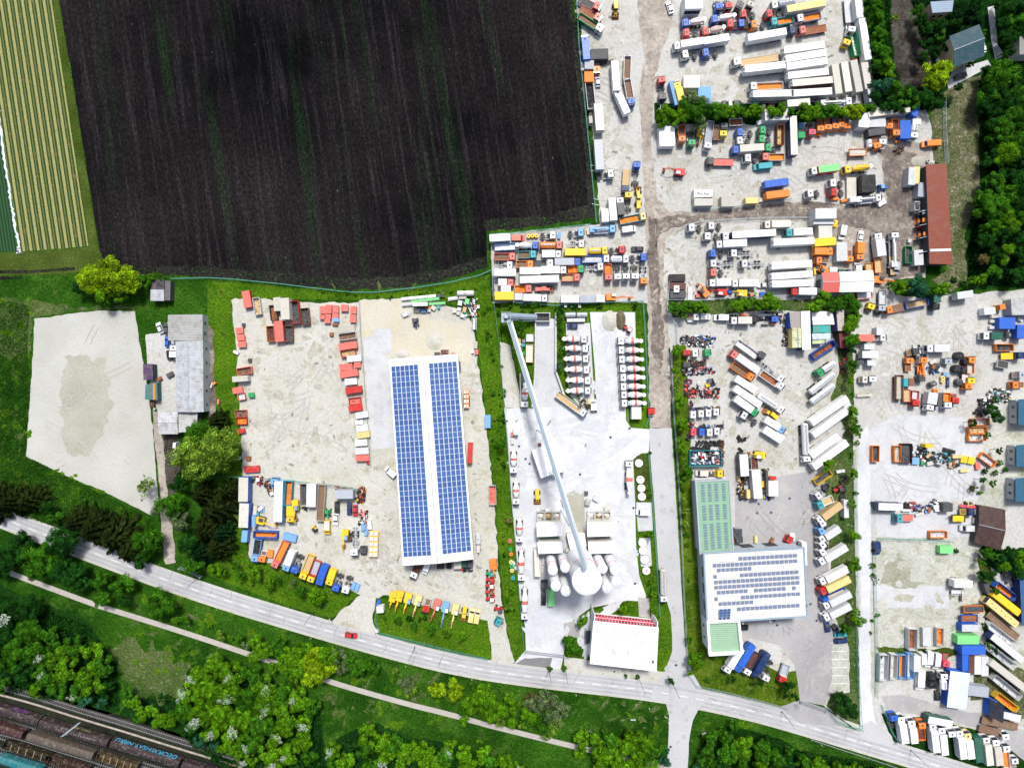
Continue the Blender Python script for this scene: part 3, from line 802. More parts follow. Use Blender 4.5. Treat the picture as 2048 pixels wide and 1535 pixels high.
# ---------------------------------------------------------------- ground sheets
from mathutils.noise import noise as pnoise
GRASS = (0.022, 0.085, 0.006); GRASS2 = (0.05, 0.13, 0.012); DRY = (0.15, 0.16, 0.05)
M['grass'] = ground_mat('grass', (0.008, 0.036, 0.003), (0.026, 0.085, 0.006), (0.045, 0.11, 0.012), .03, .12, 2.2, (0.10, 0.115, 0.045), .62, .76, .05, (0.4, 1.6), bstr=.9)
M['grass_lush'] = ground_mat('lush_grass', (0.022, 0.07, 0.003), (0.065, 0.145, 0.006), (0.12, 0.18, 0.015), .06, .35, 2.5, (0.010, 0.035, 0.003), .55, .68, .35, (.4, 1.6), bstr=.9)
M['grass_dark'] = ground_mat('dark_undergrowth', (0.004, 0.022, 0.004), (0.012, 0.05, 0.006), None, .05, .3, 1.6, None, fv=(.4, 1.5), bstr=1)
M['lawn'] = ground_mat('mown_lawn', (0.035, 0.075, 0.004), (0.085, 0.135, 0.010), (0.13, 0.16, 0.03), .06, .3, 2.5, (0.02, 0.055, 0.004), .55, .68, .25, (.5, 1.5), bstr=.9)
M['rough'] = ground_mat('rough_grass', (0.028, 0.062, 0.012), (0.085, 0.11, 0.035), (0.045, 0.10, 0.015), .05, .25, 2.4, (0.21, 0.20, 0.13), .55, .72, .5, (.4, 1.6), bstr=.8)
M['olive'] = ground_mat('olive_grass', (0.035, 0.055, 0.008), (0.065, 0.095, 0.018), None, .08, .3, 2.4, None, fv=(.6, 1.35), bstr=.8)
def soil_mat():
    m, nt, b = new_mat('ploughed_soil'); v = coords(nt); r = mapping(nt, v, (1, 1, 1), R(-8.5))
    c = ramp(nt, noise(nt, v, .012, 5, .65), [(0.38, (0.0020, 0.0021, 0.0028)), (0.64, (0.0150, 0.0125, 0.0132))])
    c = mix(nt, c, (0.032, 0.028, 0.03), ramp(nt, noise(nt, mapping(nt, r, (.55, .02, 1)), 1, 5, .7), [(0.5, 0), (0.72, .7)]))
    gm = N(nt, "ShaderNodeMath", operation='MULTIPLY'); nt.links.new(ramp(nt, noise(nt, mapping(nt, r, (.10, .006, 1)), 1, 3, .6), [(0.55, 0), (0.72, .6)]), gm.inputs[0]); nt.links.new(ramp(nt, noise(nt, v, 1.1, 6, .8), [(0.42, 0), (0.62, 1)]), gm.inputs[1])
    c = mix(nt, c, (0.010, 0.06, 0.008), gm.outputs[0])
    c = mix(nt, c, (0.22, 0.20, 0.16), ramp(nt, noise(nt, mapping(nt, r, (1.9, .34, 1)), 1, 2, .5), [(0.765, 0), (0.79, .9)]))
    f = noise(nt, mapping(nt, r, (1.3, .7, 1)), 1, 8, .85); c = mix(nt, c, ramp(nt, f, [(0.36, .2), (0.5, .9), (0.64, 2.3)]), 1.0, 'MULTIPLY')
    nt.links.new(c, b.inputs[0]); b.inputs["Roughness"].default_value = 1; b.inputs["Specular IOR Level"].default_value = .05; bump(nt, b, f, .8, .3); return m
M['soil'] = soil_mat()
M['dampgreen'] = ground_mat('algae_gravel', (0.23, 0.24, 0.17), (0.31, 0.31, 0.25), None, .15, .4, 2, None, fv=(.75, 1.2), bstr=.2)
M['headland'] = ground_mat('headland_soil', (0.010, 0.010, 0.010), (0.024, 0.022, 0.020), None, .05, .3, 2.0, (0.018, 0.075, 0.008), .54, .66, .9, (.3, 1.9), bstr=1)
M['wheelband'] = ground_mat('wheel_band', (0.30, 0.305, 0.315), (0.385, 0.39, 0.40), None, .1, .3, 2.6, None, fv=(.9, 1.06), bstr=.1)
M['tyremark'] = ground_mat('tyre_mark', (0.34, 0.335, 0.31), (0.41, 0.405, 0.38), None, .3, .6, 1.8, None, fv=(.85, 1.1), bstr=.1)
M['slabmark'] = ground_mat('slab_mark', (0.44, 0.455, 0.475), (0.49, 0.505, 0.52), None, .3, .6, 1.8, None, fv=(.9, 1.06), bstr=.1)
M['padmark'] = ground_mat('pad_mark', (0.35, 0.345, 0.30), (0.39, 0.385, 0.345), None, .3, .6, 1.8, None, fv=(.9, 1.06), bstr=.1)
M['courtmark'] = ground_mat('court_mark', (0.25, 0.245, 0.25), (0.30, 0.295, 0.295), None, .3, .6, 1.8, None, fv=(.9, 1.06), bstr=.1)
M['meadow'] = ground_mat('dry_meadow', (0.05, 0.065, 0.02), (0.13, 0.125, 0.075), (0.035, 0.075, 0.015), .05, .12, 2.2, (0.23, 0.21, 0.155), .52, .70, .35, (.35, 1.7), bstr=.9)
M['crack'] = flat_mat('tar_seam', (.12, .12, .125), .9)
M['sleeper'] = flat_mat('sleeper', (.10, .095, .085), .9)
M['wornground'] = ground_mat('worn_ground', (0.345, 0.335, 0.28), (0.40, 0.39, 0.34), (0.31, 0.30, 0.22), .2, .5, 1.8, None, fv=(.75, 1.15), bstr=.2)
M['trackdust'] = ground_mat('wheel_dust', (0.41, 0.40, 0.365), (0.47, 0.46, 0.425), None, .2, .5, 1.8, None, fv=(.85, 1.1), bstr=.1)
M['cleargravel'] = ground_mat('oil_stain', (0.17, 0.16, 0.14), (0.28, 0.265, 0.23), None, .3, .6, 1.8, None, fv=(.7, 1.2), bstr=.2)
M['gravel'] = ground_mat('pale_gravel', (0.40, 0.395, 0.345), (0.49, 0.49, 0.45), (0.33, 0.30, 0.20), .05, .2, 1.7, (0.19, 0.195, 0.10), .60, .80, .10, (.86, 1.1), bstr=.3)
M['gravelgrey'] = ground_mat('grey_gravel', (0.385, 0.385, 0.36), (0.475, 0.475, 0.455), (0.30, 0.285, 0.22), .04, .16, 1.7, (0.16, 0.16, 0.095), .60, .78, .10, (.84, 1.11), bstr=.3)
M['gravelgreen'] = ground_mat('weedy_gravel', (0.36, 0.37, 0.32), (0.46, 0.46, 0.42), (0.25, 0.26, 0.16), .05, .2, 1.8, (0.09, 0.13, 0.04), .56, .68, .14, (.75, 1.15), bstr=.4)
M['sand'] = ground_mat('yellowish_sand', (0.45, 0.425, 0.34), (0.50, 0.475, 0.40), (0.47, 0.42, 0.30), .06, .2, 2.0, None, fv=(.9, 1.06), bstr=.2)
M['pad'] = ground_mat('rolled_gravel_pad', (0.37, 0.37, 0.33), (0.44, 0.44, 0.41), None, .04, .3, 2.4, None, fv=(.9, 1.07), bstr=.2)
M['damp'] = ground_mat('damp_gravel', (0.31, 0.305, 0.25), (0.37, 0.365, 0.31), None, .1, .3, 2.4, None, fv=(.85, 1.1), bstr=.2)
M['slab'] = ground_mat('pale_concrete', (0.48, 0.495, 0.515), (0.56, 0.575, 0.59), (0.42, 0.44, 0.47), .03, .09, 1.3, None, fv=(.93, 1.04), rough=.85, bstr=.05)
M['slabgrey'] = ground_mat('grey_slab', (0.42, 0.43, 0.44), (0.50, 0.51, 0.52), (0.36, 0.37, 0.38), .04, .2, 1.5, None, fv=(.92, 1.05), rough=.85, bstr=.05)
M['asphalt'] = ground_mat('worn_asphalt', (0.37, 0.375, 0.385), (0.44, 0.445, 0.455), None, .05, .3, 2.6, None, fv=(.9, 1.06), bstr=.1)
M['courtasph'] = ground_mat('court_asphalt', (0.27, 0.265, 0.27), (0.35, 0.345, 0.345), (0.40, 0.39, 0.36), .04, .1, 2.2, None, fv=(.9, 1.06), bstr=.1)
M['patchasph'] = ground_mat('asphalt_repair', (0.16, 0.165, 0.165), (0.2, 0.2, 0.2), None, .1, .3, 2.5, None, fv=(.85, 1.1), bstr=.1)
M['dirtlane'] = ground_mat('dirt_lane', (0.27, 0.235, 0.205), (0.40, 0.36, 0.31), (0.20, 0.17, 0.155), .06, .25, 1.5, (0.46, 0.43, 0.37), .55, .68, .22, (.72, 1.15), bstr=.4)
M['mud'] = ground_mat('dark_track', (0.11, 0.09, 0.08), (0.21, 0.18, 0.155), (0.30, 0.27, 0.22), .05, .2, 1.3, (0.05, 0.045, 0.05), .6, .72, .12, (.6, 1.3), bstr=.6)
M['ballast'] = ground_mat('dark_ballast', (0.010, 0.012, 0.010), (0.026, 0.028, 0.020), (0.02, 0.035, 0.012), .08, .3, 2.0, None, fv=(.5, 1.5), bstr=.8)
M['pathm'] = ground_mat('foot_path', (0.34, 0.315, 0.285), (0.41, 0.385, 0.35), None, .08, .3, 2.4, None, fv=(.85, 1.1), bstr=.2)
M['paintline'] = flat_mat('road_paint', (0.74, 0.75, 0.77), .7)
M['garden'] = ground_mat('garden_soil', (0.03, 0.025, 0.022), (0.075, 0.065, 0.055), (0.10, 0.10, 0.09), .06, .2, 1.6, (0.03, 0.07, 0.01), .58, .7, .1, (.6, 1.4), bstr=.7)

def crop_mat():
    m, nt, b = new_mat('strip_crop'); v = coords(nt)
    rot = mapping(nt, v, (1, 1, 1), R(-8.6))
    sx = N(nt, "ShaderNodeSeparateXYZ"); nt.links.new(rot, sx.inputs[0])
    wob = noise(nt, v, .6, 4, .7)
    a = N(nt, "ShaderNodeMath", operation='MULTIPLY_ADD'); nt.links.new(wob, a.inputs[0]); a.inputs[1].default_value = .35; nt.links.new(sx.outputs[0], a.inputs[2])
    d = N(nt, "ShaderNodeMath", operation='DIVIDE'); nt.links.new(a.outputs[0], d.inputs[0]); d.inputs[1].default_value = 2.565
    f = N(nt, "ShaderNodeMath", operation='FRACT'); nt.links.new(d.outputs[0], f.inputs[0])
    gr = (0.010, 0.038, 0.002); tan = (0.29, 0.285, 0.10); ol = (0.11, 0.145, 0.02)
    c = ramp(nt, f.outputs[0], [(0.0, tan), (0.30, tan), (0.38, gr), (0.52, gr), (0.58, ol), (0.68, ol), (0.75, gr), (0.92, gr), (1.0, tan)])
    c = mix(nt, c, (0.24, 0.15, 0.06), ramp(nt, noise(nt, v, .25, 6, .75), [(0.55, 0.0), (0.75, .8)]))
    fi = noise(nt, v, 2.2, 6, .8)
    c = mix(nt, c, ramp(nt, fi, [(0.3, .6), (0.7, 1.25)]), 1.0, 'MULTIPLY')
    nt.links.new(c, b.inputs[0]); b.inputs["Roughness"].default_value = .95; bump(nt, b, fi, .9, .3); return m
M['crop'] = crop_mat()
def dark_rows_mat():
    m, nt, b = new_mat('dark_crop_rows'); v = coords(nt); rot = mapping(nt, v, (1, 1, 1), R(-8.6))
    w = N(nt, "ShaderNodeTexWave", wave_type='BANDS', bands_direction='X'); nt.links.new(rot, w.inputs[0]); w.inputs["Scale"].default_value = .28; w.inputs["Distortion"].default_value = .6
    c = ramp(nt, w.outputs["Fac"], [(0.3, (0.003, 0.02, 0.004)), (0.75, (0.01, 0.07, 0.012))]); nt.links.new(c, b.inputs[0]); b.inputs["Roughness"].default_value = .95; return m
M['darkcrop'] = dark_rows_mat()

GZ = [0.0]
def poly(name, pts, z, mat, jit=0.5, seed=1, kind='structure', step=1.6):
    P = [((x - 1024) * SPX, (767.5 - y) * SPX) for x, y in pts]; out = []
    n = len(P)
    for i in range(n):
        a, b = P[i], P[(i + 1) % n]; d = math.hypot(b[0] - a[0], b[1] - a[1]); k = max(1, int(d / step)) if jit else 1
        nx, ny = (-(b[1] - a[1]) / max(d, 1e-6), (b[0] - a[0]) / max(d, 1e-6))
        for j in range(k):
            t = j / k; x, y = a[0] + (b[0] - a[0]) * t, a[1] + (b[1] - a[1]) * t
            q = jit * (pnoise((x * .35, y * .35, seed)) + .6 * pnoise((x * 1.3, y * 1.3, seed + 9))) if jit else 0
            out.append((x + nx * q, y + ny * q, z))
    from mathutils.geometry import tessellate_polygon
    tris = tessellate_polygon([[Vector(p) for p in out]])
    me = bpy.data.meshes.new(name); me.from_pydata(out, [], [tuple(t) for t in tris])
    bm = bmesh.new(); bm.from_mesh(me); bmesh.ops.recalc_face_normals(bm, faces=bm.faces)
    for f in bm.faces:
        if f.normal.z < 0: f.normal_flip()
    bm.to_mesh(me); bm.free(); me.materials.append(M[mat]); o = link(name, me); o['kind'] = kind
    return o
def smooth_line(pts, n=8):
    out = []
    for i in range(len(pts) - 1):
        p0 = pts[max(i - 1, 0)]; p1 = pts[i]; p2 = pts[i + 1]; p3 = pts[min(i + 2, len(pts) - 1)]
        for k in range(n):
            t = k / n
            out.append(tuple(.5 * (2 * p1[a] + (p2[a] - p0[a]) * t + (2 * p0[a] - 5 * p1[a] + 4 * p2[a] - p3[a]) * t * t + (3 * p1[a] - p0[a] - 3 * p2[a] + p3[a]) * t ** 3) for a in (0, 1)))
    out.append(tuple(pts[-1][:2])); return out
def offset_line(L, d):
    o = []
    for i in range(len(L)):
        a = L[max(i - 1, 0)]; b = L[min(i + 1, len(L) - 1)]; dx, dy = b[0] - a[0], b[1] - a[1]; l = math.hypot(dx, dy) or 1
        o.append((L[i][0] - dy / l * d, L[i][1] + dx / l * d))
    return o
def strip(name, pts, wpx, z, mat, kind='structure', sm=True):
    L = smooth_line(pts) if sm else pts; a = offset_line(L, -wpx / 2); b = offset_line(L, wpx / 2)
    vs = [((x - 1024) * SPX, (767.5 - y) * SPX, z) for x, y in a] + [((x - 1024) * SPX, (767.5 - y) * SPX, z) for x, y in b]; n = len(L)
    me = bpy.data.meshes.new(name); me.from_pydata(vs, [], [(i, i + n, i + n + 1, i + 1) for i in range(n - 1)]); me.materials.append(M[mat])
    o = link(name, me); o['kind'] = kind; return o

# one sheet to the horizon
g = MB(); g.add([(-3000, -3000, 0), (3000, -3000, 0), (3000, 3000, 0), (-3000, 3000, 0)], [(0, 1, 2, 3)])
go = mesh_obj('ground', g, 'grass'); go['kind'] = 'structure'
S = .012
poly('ploughed_field', [(96, -400), (118, 0), (160, 250), (200, 505), (218, 543), (300, 549), (375, 551), (460, 556), (560, 566), (700, 578), (790, 574), (900, 556), (975, 532), (972, 462), (1080, 452), (1192, 432), (1184, 330), (1166, 170), (1145, 0), (1110, -400)], S, 'soil', .35)
poly('field_headland', [(214, 548), (300, 551), (420, 553), (560, 568), (700, 580), (790, 576), (900, 558), (973, 535), (970, 512), (900, 536), (790, 553), (700, 556), (560, 545), (420, 533), (300, 532), (208, 522)], S * 1.3, 'headland', 1.0)
poly('field_headland', [(973, 463), (1080, 453), (1192, 434), (1184, 330), (1166, 170), (1146, 0), (1136, 0), (1154, 170), (1172, 330), (1178, 410), (1080, 432), (966, 442)], S * 1.3, 'headland', 1.0)
poly('crop_field', [(50, -400), (103, 0), (177, 492), (42, 503), (0, 262), (-200, -900)], S, 'crop', .12)
poly('dark_crop_field', [(-400, -800), (-30, 60), (-2, 262), (36, 503), (-400, 520)], S, 'darkcrop', .1)
poly('grass_verge', [(52, -400), (105, 0), (179, 494), (40, 505), (-400, 520), (-400, 560), (0, 552), (120, 548), (215, 540), (198, 505), (158, 250), (117, 0), (94, -400)], S * .6, 'olive', .3)
poly('wheel_rut', [(-200, 541), (60, 540), (150, 534), (150, 540), (60, 546), (-200, 549)], S, 'headland', .3); poly('wheel_rut', [(-200, 553), (30, 553), (46, 556), (0, 560), (-200, 560)], S, 'headland', .3)
poly('gravel_pad', [(68, 637), (100, 634), (135, 628), (200, 621), (270, 622), (274, 650), (280, 690), (287, 725), (297, 790), (305, 850), (309, 900), (313, 960), (318, 1000), (302, 1029), (200, 978), (120, 945), (52, 912), (56, 850), (62, 760), (66, 700)], S, 'pad', .4)
poly('damp_patch', [(128, 712), (170, 706), (205, 716), (218, 760), (222, 815), (214, 842), (208, 870), (192, 885), (180, 905), (150, 914), (135, 905), (125, 860), (120, 790)], S * 1.6, 'damp', 2.4)
poly('rough_ground', [(-50, 590), (70, 600), (150, 615), (270, 610), (272, 618), (200, 617), (135, 624), (66, 634), (62, 700), (20, 720), (-50, 680)], S * .5, 'rough', 1.5)
poly('old_court', [(291, 668), (325, 664), (337, 640), (356, 640), (356, 825), (317, 826), (303, 790), (294, 720)], S, 'gravelgrey', .4)
poly('dirt_path', [(305, 822), (318, 826), (328, 900), (336, 1000), (345, 1060), (352, 1125), (330, 1128), (322, 1060), (318, 960), (308, 880)], S * 1.3, 'dirtlane', .6)
poly('garden_bed', [(325, 868), (356, 868), (362, 940), (345, 1010), (330, 960)], S, 'garden', .5)
poly('brown_bed', [(413, 640), (424, 660), (430, 760), (432, 850), (415, 850)], S, 'mud', .8)
poly('gravel_yard', [(462, 600), (470, 596), (520, 597), (560, 602), (640, 606), (716, 604), (720, 600), (800, 597), (860, 596), (935, 628), (948, 660), (955, 720), (965, 790), (978, 900), (988, 1000), (996, 1120), (1000, 1180), (1010, 1240), (1022, 1298), (1030, 1325), (1000, 1332), (983, 1318),
     (978, 1260), (965, 1240), (900, 1225), (840, 1212), (765, 1188), (752, 1200), (745, 1235), (755, 1268), (700, 1262), (664, 1240), (690, 1215), (722, 1188), (715, 1185), (640, 1163), (560, 1130), (500, 1116), (494, 1060), (486, 950), (484, 900), (478, 800), (474, 700)], S, 'gravel', .7)
poly('sand_ground', [(720, 602), (800, 599), (865, 640), (935, 645), (948, 700), (935, 730), (850, 712), (785, 715), (726, 680)], S * 1.6, 'sand', .9)
poly('concrete_slab', [(728, 706), (738, 704), (762, 704), (780, 722), (785, 760), (796, 893), (744, 898), (738, 820)], S * 2.4, 'slabgrey', 0)
poly('damp_patch', [(725, 675), (748, 672), (752, 656), (782, 658), (783, 712), (765, 703), (728, 704)], S * 2.0, 'slabgrey', .5)
poly('grass_verge', [(415, 560), (560, 572), (700, 588), (790, 585), (960, 552), (980, 548), (982, 600), (1000, 620), (1010, 800), (1040, 1200), (1050, 1300), (1030, 1330), (1010, 1240), (985, 950), (960, 720), (950, 640), (935, 620), (860, 592), (716, 600), (560, 598), (462, 596), (474, 700), (488, 900), (496, 1110), (640, 1165), (715, 1188), (690, 1213), (664, 1236), (560, 1205), (430, 1155), (400, 1140), (460, 1000), (430, 800), (415, 700)], S * .7, 'grass_lush', .3)
poly('front_lawn', [(752, 1195), (800, 1200), (900, 1222), (975, 1240), (984, 1316), (880, 1300), (757, 1266), (747, 1240)], S * 1.8, 'grass_lush', .3)
# right-hand half: pale gravel yards
poly('gravel_yard', [(1150, -30), (1345, -30), (1720, -30), (1742, 120), (1752, 200), (1850, 215), (1862, 250), (1870, 310), (1860, 420), (1850, 560), (1905, 590), (2048, 578), (2300, 560), (2300, 1500), (2100, 1520), (1905, 1535), (1750, 1480), (1700, 1448), (1640, 1405), (1400, 1372), (1375, 1200), (1340, 700), (1297, 610), (1290, 605), (985, 606), (982, 470), (1200, 448), (1192, 330), (1175, 170)], S, 'gravelgrey', .6)
poly('plant_ground', [(1000, 605), (1290, 605), (1296, 855), (1345, 858), (1366, 1165), (1376, 1330), (1340, 1370), (1120, 1335), (1052, 1305), (1040, 1200), (1012, 800)], S * 2, 'grass_lush', .2)
poly('sand_ground', [(1000, 682), (1020, 690), (1038, 780), (1040, 816), (1010, 815), (1002, 740)], S * 2.6, 'gravel', .4)
poly('concrete_yard', [(1012, 816), (1066, 816), (1070, 640), (1113, 636), (1112, 742), (1130, 790), (1172, 826), (1194, 826), (1190, 740), (1180, 624), (1270, 624), (1272, 700), (1272, 760), (1250, 790), (1252, 840), (1262, 855), (1300, 858), (1298, 905), (1282, 906), (1266, 918), (1270, 1000), (1272, 1090),
     (1278, 1150), (1292, 1190), (1290, 1202), (1255, 1200), (1180, 1215), (1148, 1238), (1132, 1262), (1127, 1310), (1052, 1303), (1050, 1250), (1040, 1200), (1025, 1000)], S * 3.4, 'slab', 0)
poly('gravel_bay', [(1132, 646), (1180, 646), (1190, 826), (1172, 826), (1140, 790), (1133, 740)], S * 4.2, 'slabgrey', 0)
poly('tank_verge', [(1268, 925), (1272, 912), (1284, 907), (1296, 909), (1306, 1002), (1272, 1002)], S * 4.2, 'olive', .1)
poly('grey_court', [(1272, 1004), (1303, 1004), (1306, 1060), (1276, 1062)], S * 4.2, 'slabgrey', 0)
poly('grey_court', [(1278, 1075), (1300, 1075), (1304, 1132), (1282, 1132)], S * 4.2, 'slabgrey', 0)
poly('ramp_slab', [(1071, 660), (1110, 655), (1110, 740), (1128, 788), (1120, 812), (1068, 815)], S * 4.4, 'slabgrey', 0)
poly('paved_terrace', [(1127, 1246), (1150, 1240), (1178, 1256), (1176, 1280), (1155, 1276), (1128, 1266)], S * 4.6, 'courtasph', 0)
poly('paved_terrace', [(1276, 1193), (1298, 1196), (1300, 1235), (1278, 1232)], S * 4.6, 'courtasph', 0)
poly('gravel_strip', [(1128, 1312), (1180, 1320), (1310, 1340), (1345, 1345), (1352, 1362), (1300, 1366), (1200, 1358), (1130, 1340)], S * 2.6, 'gravel', .3)
poly('asphalt_repair', [(1012, 1334), (1050, 1316), (1105, 1314), (1098, 1340), (1060, 1346)], S * 4.5, 'patchasph', .25)
# lanes
poly('dirt_lane', [(1272, -30), (1345, -30), (1343, 50), (1325, 95), (1310, 150), (1306, 210), (1304, 300), (1308, 345), (1316, 400), (1340, 424), (1420, 420), (1500, 412), (1560, 404), (1620, 402), (1700, 412), (1770, 408), (1765, 345), (1752, 300), (1770, 280), (1845, 285), (1862, 300), (1862, 400),
     (1850, 560), (1700, 455), (1620, 440), (1500, 440), (1400, 448), (1350, 462), (1330, 478), (1326, 560), (1334, 615), (1338, 690), (1342, 760), (1342, 856), (1300, 856), (1297, 700), (1294, 560), (1290, 430), (1284, 300), (1278, 200), (1288, 110), (1278, 40)], S * 2.2, 'dirtlane', .7)
poly('muddy_track', [(1345, 432), (1420, 424), (1500, 414), (1560, 407), (1640, 404), (1710, 412), (1775, 405), (1768, 345), (1752, 290), (1800, 292), (1845, 320), (1835, 400), (1848, 470), (1850, 545), (1780, 560), (1738, 540), (1740, 460), (1620, 438), (1500, 437), (1400, 444), (1352, 456), (1318, 470), (1312, 500), (1310, 440)], S * 3, 'mud', 1.0)
poly('muddy_track', [(1298, 430), (1310, 440), (1318, 520), (1322, 600), (1330, 700), (1322, 750), (1308, 740), (1300, 620), (1296, 520)], S * 3, 'mud', 1.2)
poly('dark_gravel', [(1655, 430), (1790, 430), (1850, 545), (1780, 590), (1745, 560), (1740, 545), (1630, 548), (1628, 470)], S * 2.6, 'dirtlane', 1)
poly('asphalt_lane', [(1298, 856), (1343, 856), (1350, 960), (1362, 1160), (1370, 1290), (1385, 1345), (1410, 1385), (1345, 1390), (1310, 1378), (1330, 1340), (1345, 1300), (1342, 1230), (1318, 1150), (1308, 1000), (1300, 905)], S * 5, 'asphalt', .15)
poly('asphalt_court', [(1470, 935), (1490, 930), (1550, 955), (1625, 940), (1650, 965), (1655, 1100), (1665, 1240), (1668, 1290), (1665, 1350), (1650, 1410), (1598, 1400), (1590, 1330), (1560, 1290), (1500, 1275), (1480, 1280), (1470, 1100)], S * 3, 'courtasph', .2)
poly('front_lawn', [(1345, 690), (1372, 690), (1385, 960), (1395, 1060), (1418, 1230), (1425, 1300), (1490, 1305), (1560, 1345), (1592, 1340), (1600, 1400), (1575, 1418), (1500, 1398), (1392, 1370), (1374, 1330), (1368, 1200), (1352, 900)], S * 3.2, 'lawn', .3)
poly('parking_bays', [(1665, 1285), (1692, 1285), (1697, 1382), (1664, 1384)], S * 4, 'gravelgreen', .1)
poly('grass_verge', [(1640, 600), (1672, 690), (1680, 740), (1660, 800), (1690, 860), (1675, 900), (1640, 950), (1655, 1050), (1668, 1230), (1697, 1290), (1700, 1384), (1662, 1386), (1652, 1412), (1690, 1440), (1724, 1450), (1716, 1300), (1706, 960), (1708, 760), (1700, 620)], S * 2.4, 'rough', .6)
poly('concrete_lane', [(1718, 870), (1735, 850), (1745, 900), (1742, 1020), (1740, 1200), (1744, 1400), (1750, 1440), (1790, 1490), (1720, 1475), (1718, 1300), (1722, 1200), (1715, 1000)], S * 3, 'slab', .15)
poly('concrete_slab', [(1740, 858), (1790, 830), (1860, 828), (1945, 838), (1962, 880), (1966, 945), (1955, 1000), (1740, 1008), (1742, 930), (1728, 900)], S * 3.6, 'slabgrey', .15)
poly('concrete_slab', [(1750, 1025), (1950, 1018), (1950, 1072), (1860, 1075), (1754, 1072)], S * 3.6, 'slabgrey', .15)
poly('weedy_plot', [(1752, 1078), (1860, 1080), (1945, 1078), (1965, 1110), (1960, 1200), (1985, 1290), (1960, 1305), (1755, 1300), (1745, 1180)], S * 3.4, 'gravelgreen', .8)
poly('concrete_slab', [(1748, 1168), (1800, 1176), (1835, 1170), (1897, 1172), (1898, 1216), (1748, 1214)], S * 4, 'slabgrey', .2)
poly('olive_patch', [(1765, 1122), (1790, 1122), (1822, 1142), (1820, 1160), (1855, 1164), (1820, 1176), (1760, 1165)], S * 4.4, 'dampgreen', 1.6)
poly('weed_strip', [(1752, 1292), (1850, 1297), (1960, 1296), (1965, 1311), (1850, 1313), (1760, 1308)], S * 4.6, 'olive', .8)
poly('weed_strip', [(1955, 1110), (1975, 1120), (1985, 1150), (1982, 1230), (1998, 1290), (1996, 1345), (1975, 1340), (1965, 1300), (1972, 1230), (1960, 1160)], S * 4.8, 'olive', 1.2)
poly('weed_strip', [(1970, 1310), (2060, 1340), (2060, 1440), (2010, 1430), (1975, 1400), (1940, 1400), (1945, 1360)], S * 4.7, 'meadow', 1.0)
poly('wood_floor', [(1955, 1095), (1985, 1085), (2010, 1102), (2070, 1090), (2070, 1160), (2000, 1150), (1975, 1125)], S * 4.9, 'grass_dark', 1.0)
poly('asphalt_court', [(1762, 1392), (1800, 1388), (1850, 1400), (1895, 1418), (1960, 1425), (2048, 1460), (2300, 1500), (2300, 1560), (2048, 1535), (1980, 1460), (1850, 1430), (1775, 1422)], S * 3.6, 'courtasph', .3)
poly('grass_verge', [(1740, 1225), (1752, 1215), (1756, 1290), (1850, 1300), (1980, 1300), (1990, 1250), (2300, 1250), (2300, 1470), (2048, 1455), (1965, 1425), (1960, 1330), (1765, 1312), (1760, 1385), (1744, 1390)], S * 3.2, 'gravelgreen', .8)
poly('grass_verge', [(1762, 1425), (1850, 1435), (1980, 1465), (2060, 1530), (1990, 1560), (1850, 1520), (1790, 1490)], S * 4.2, 'grass_dark', .4)
poly('meadow', [(1860, 195), (1960, 150), (1968, 240), (1972, 330), (1960, 430), (1940, 500), (1935, 560), (1900, 585), (1862, 560), (1895, 540), (1890, 330), (1866, 320)], S * 4, 'meadow', .8)
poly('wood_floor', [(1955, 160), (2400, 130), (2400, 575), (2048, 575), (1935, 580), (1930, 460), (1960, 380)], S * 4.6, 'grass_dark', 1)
poly('garden_soil', [(1780, -30), (1815, -30), (1850, 60), (1862, 130), (1850, 175), (1790, 190), (1775, 100)], S * 4, 'garden', 1)
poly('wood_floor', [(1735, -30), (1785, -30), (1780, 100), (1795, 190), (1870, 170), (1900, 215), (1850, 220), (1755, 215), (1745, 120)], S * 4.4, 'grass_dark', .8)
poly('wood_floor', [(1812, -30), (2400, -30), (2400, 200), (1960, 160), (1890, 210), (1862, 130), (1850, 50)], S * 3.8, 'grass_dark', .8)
poly('driveway', [(1894, 168), (1905, 140), (1960, 125), (1975, 120), (1982, 132), (1930, 160), (1897, 178)], S * 5, 'slabgrey', .1)
poly('garden_path', [(1975, 15), (1988, 12), (1995, 90), (2010, 112), (1990, 120), (1982, 80)], S * 5, 'slabgrey', .1)
poly('gravel_drive', [(1985, 1075), (2000, 1050), (2020, 1000), (2060, 1040), (2060, 1085), (2010, 1100)], S * 5, 'gravelgrey', .3)
poly('hedge_floor', [(1308, 205), (1420, 212), (1560, 205), (1740, 208), (1752, 240), (1600, 245), (1460, 250), (1310, 248)], S * 2, 'grass_dark', .6)
poly('hedge_floor', [(1336, 600), (1480, 598), (1560, 600), (1600, 598), (1720, 590), (1716, 640), (1560, 618), (1400, 632), (1345, 635)], S * 2.8, 'rough', .6)
poly('weedy_plot', [(1960, 830), (2035, 810), (2060, 1000), (2010, 1040), (1990, 1060), (1950, 1020), (1966, 945)], S * 3, 'gravelgreen', .8)
poly('grass_verge', [(1775, 560), (1850, 555), (1900, 590), (1860, 596), (1790, 590)], S * 3, 'grass', .6)
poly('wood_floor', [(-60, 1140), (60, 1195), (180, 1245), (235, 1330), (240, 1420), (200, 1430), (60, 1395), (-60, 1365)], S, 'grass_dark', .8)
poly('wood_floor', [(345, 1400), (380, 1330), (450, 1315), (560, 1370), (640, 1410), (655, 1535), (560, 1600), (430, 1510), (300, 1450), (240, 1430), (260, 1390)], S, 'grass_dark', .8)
poly('wood_floor', [(655, 1600), (670, 1480), (740, 1440), (830, 1475), (930, 1490), (1060, 1535), (1100, 1600)], S, 'grass_dark', .8)
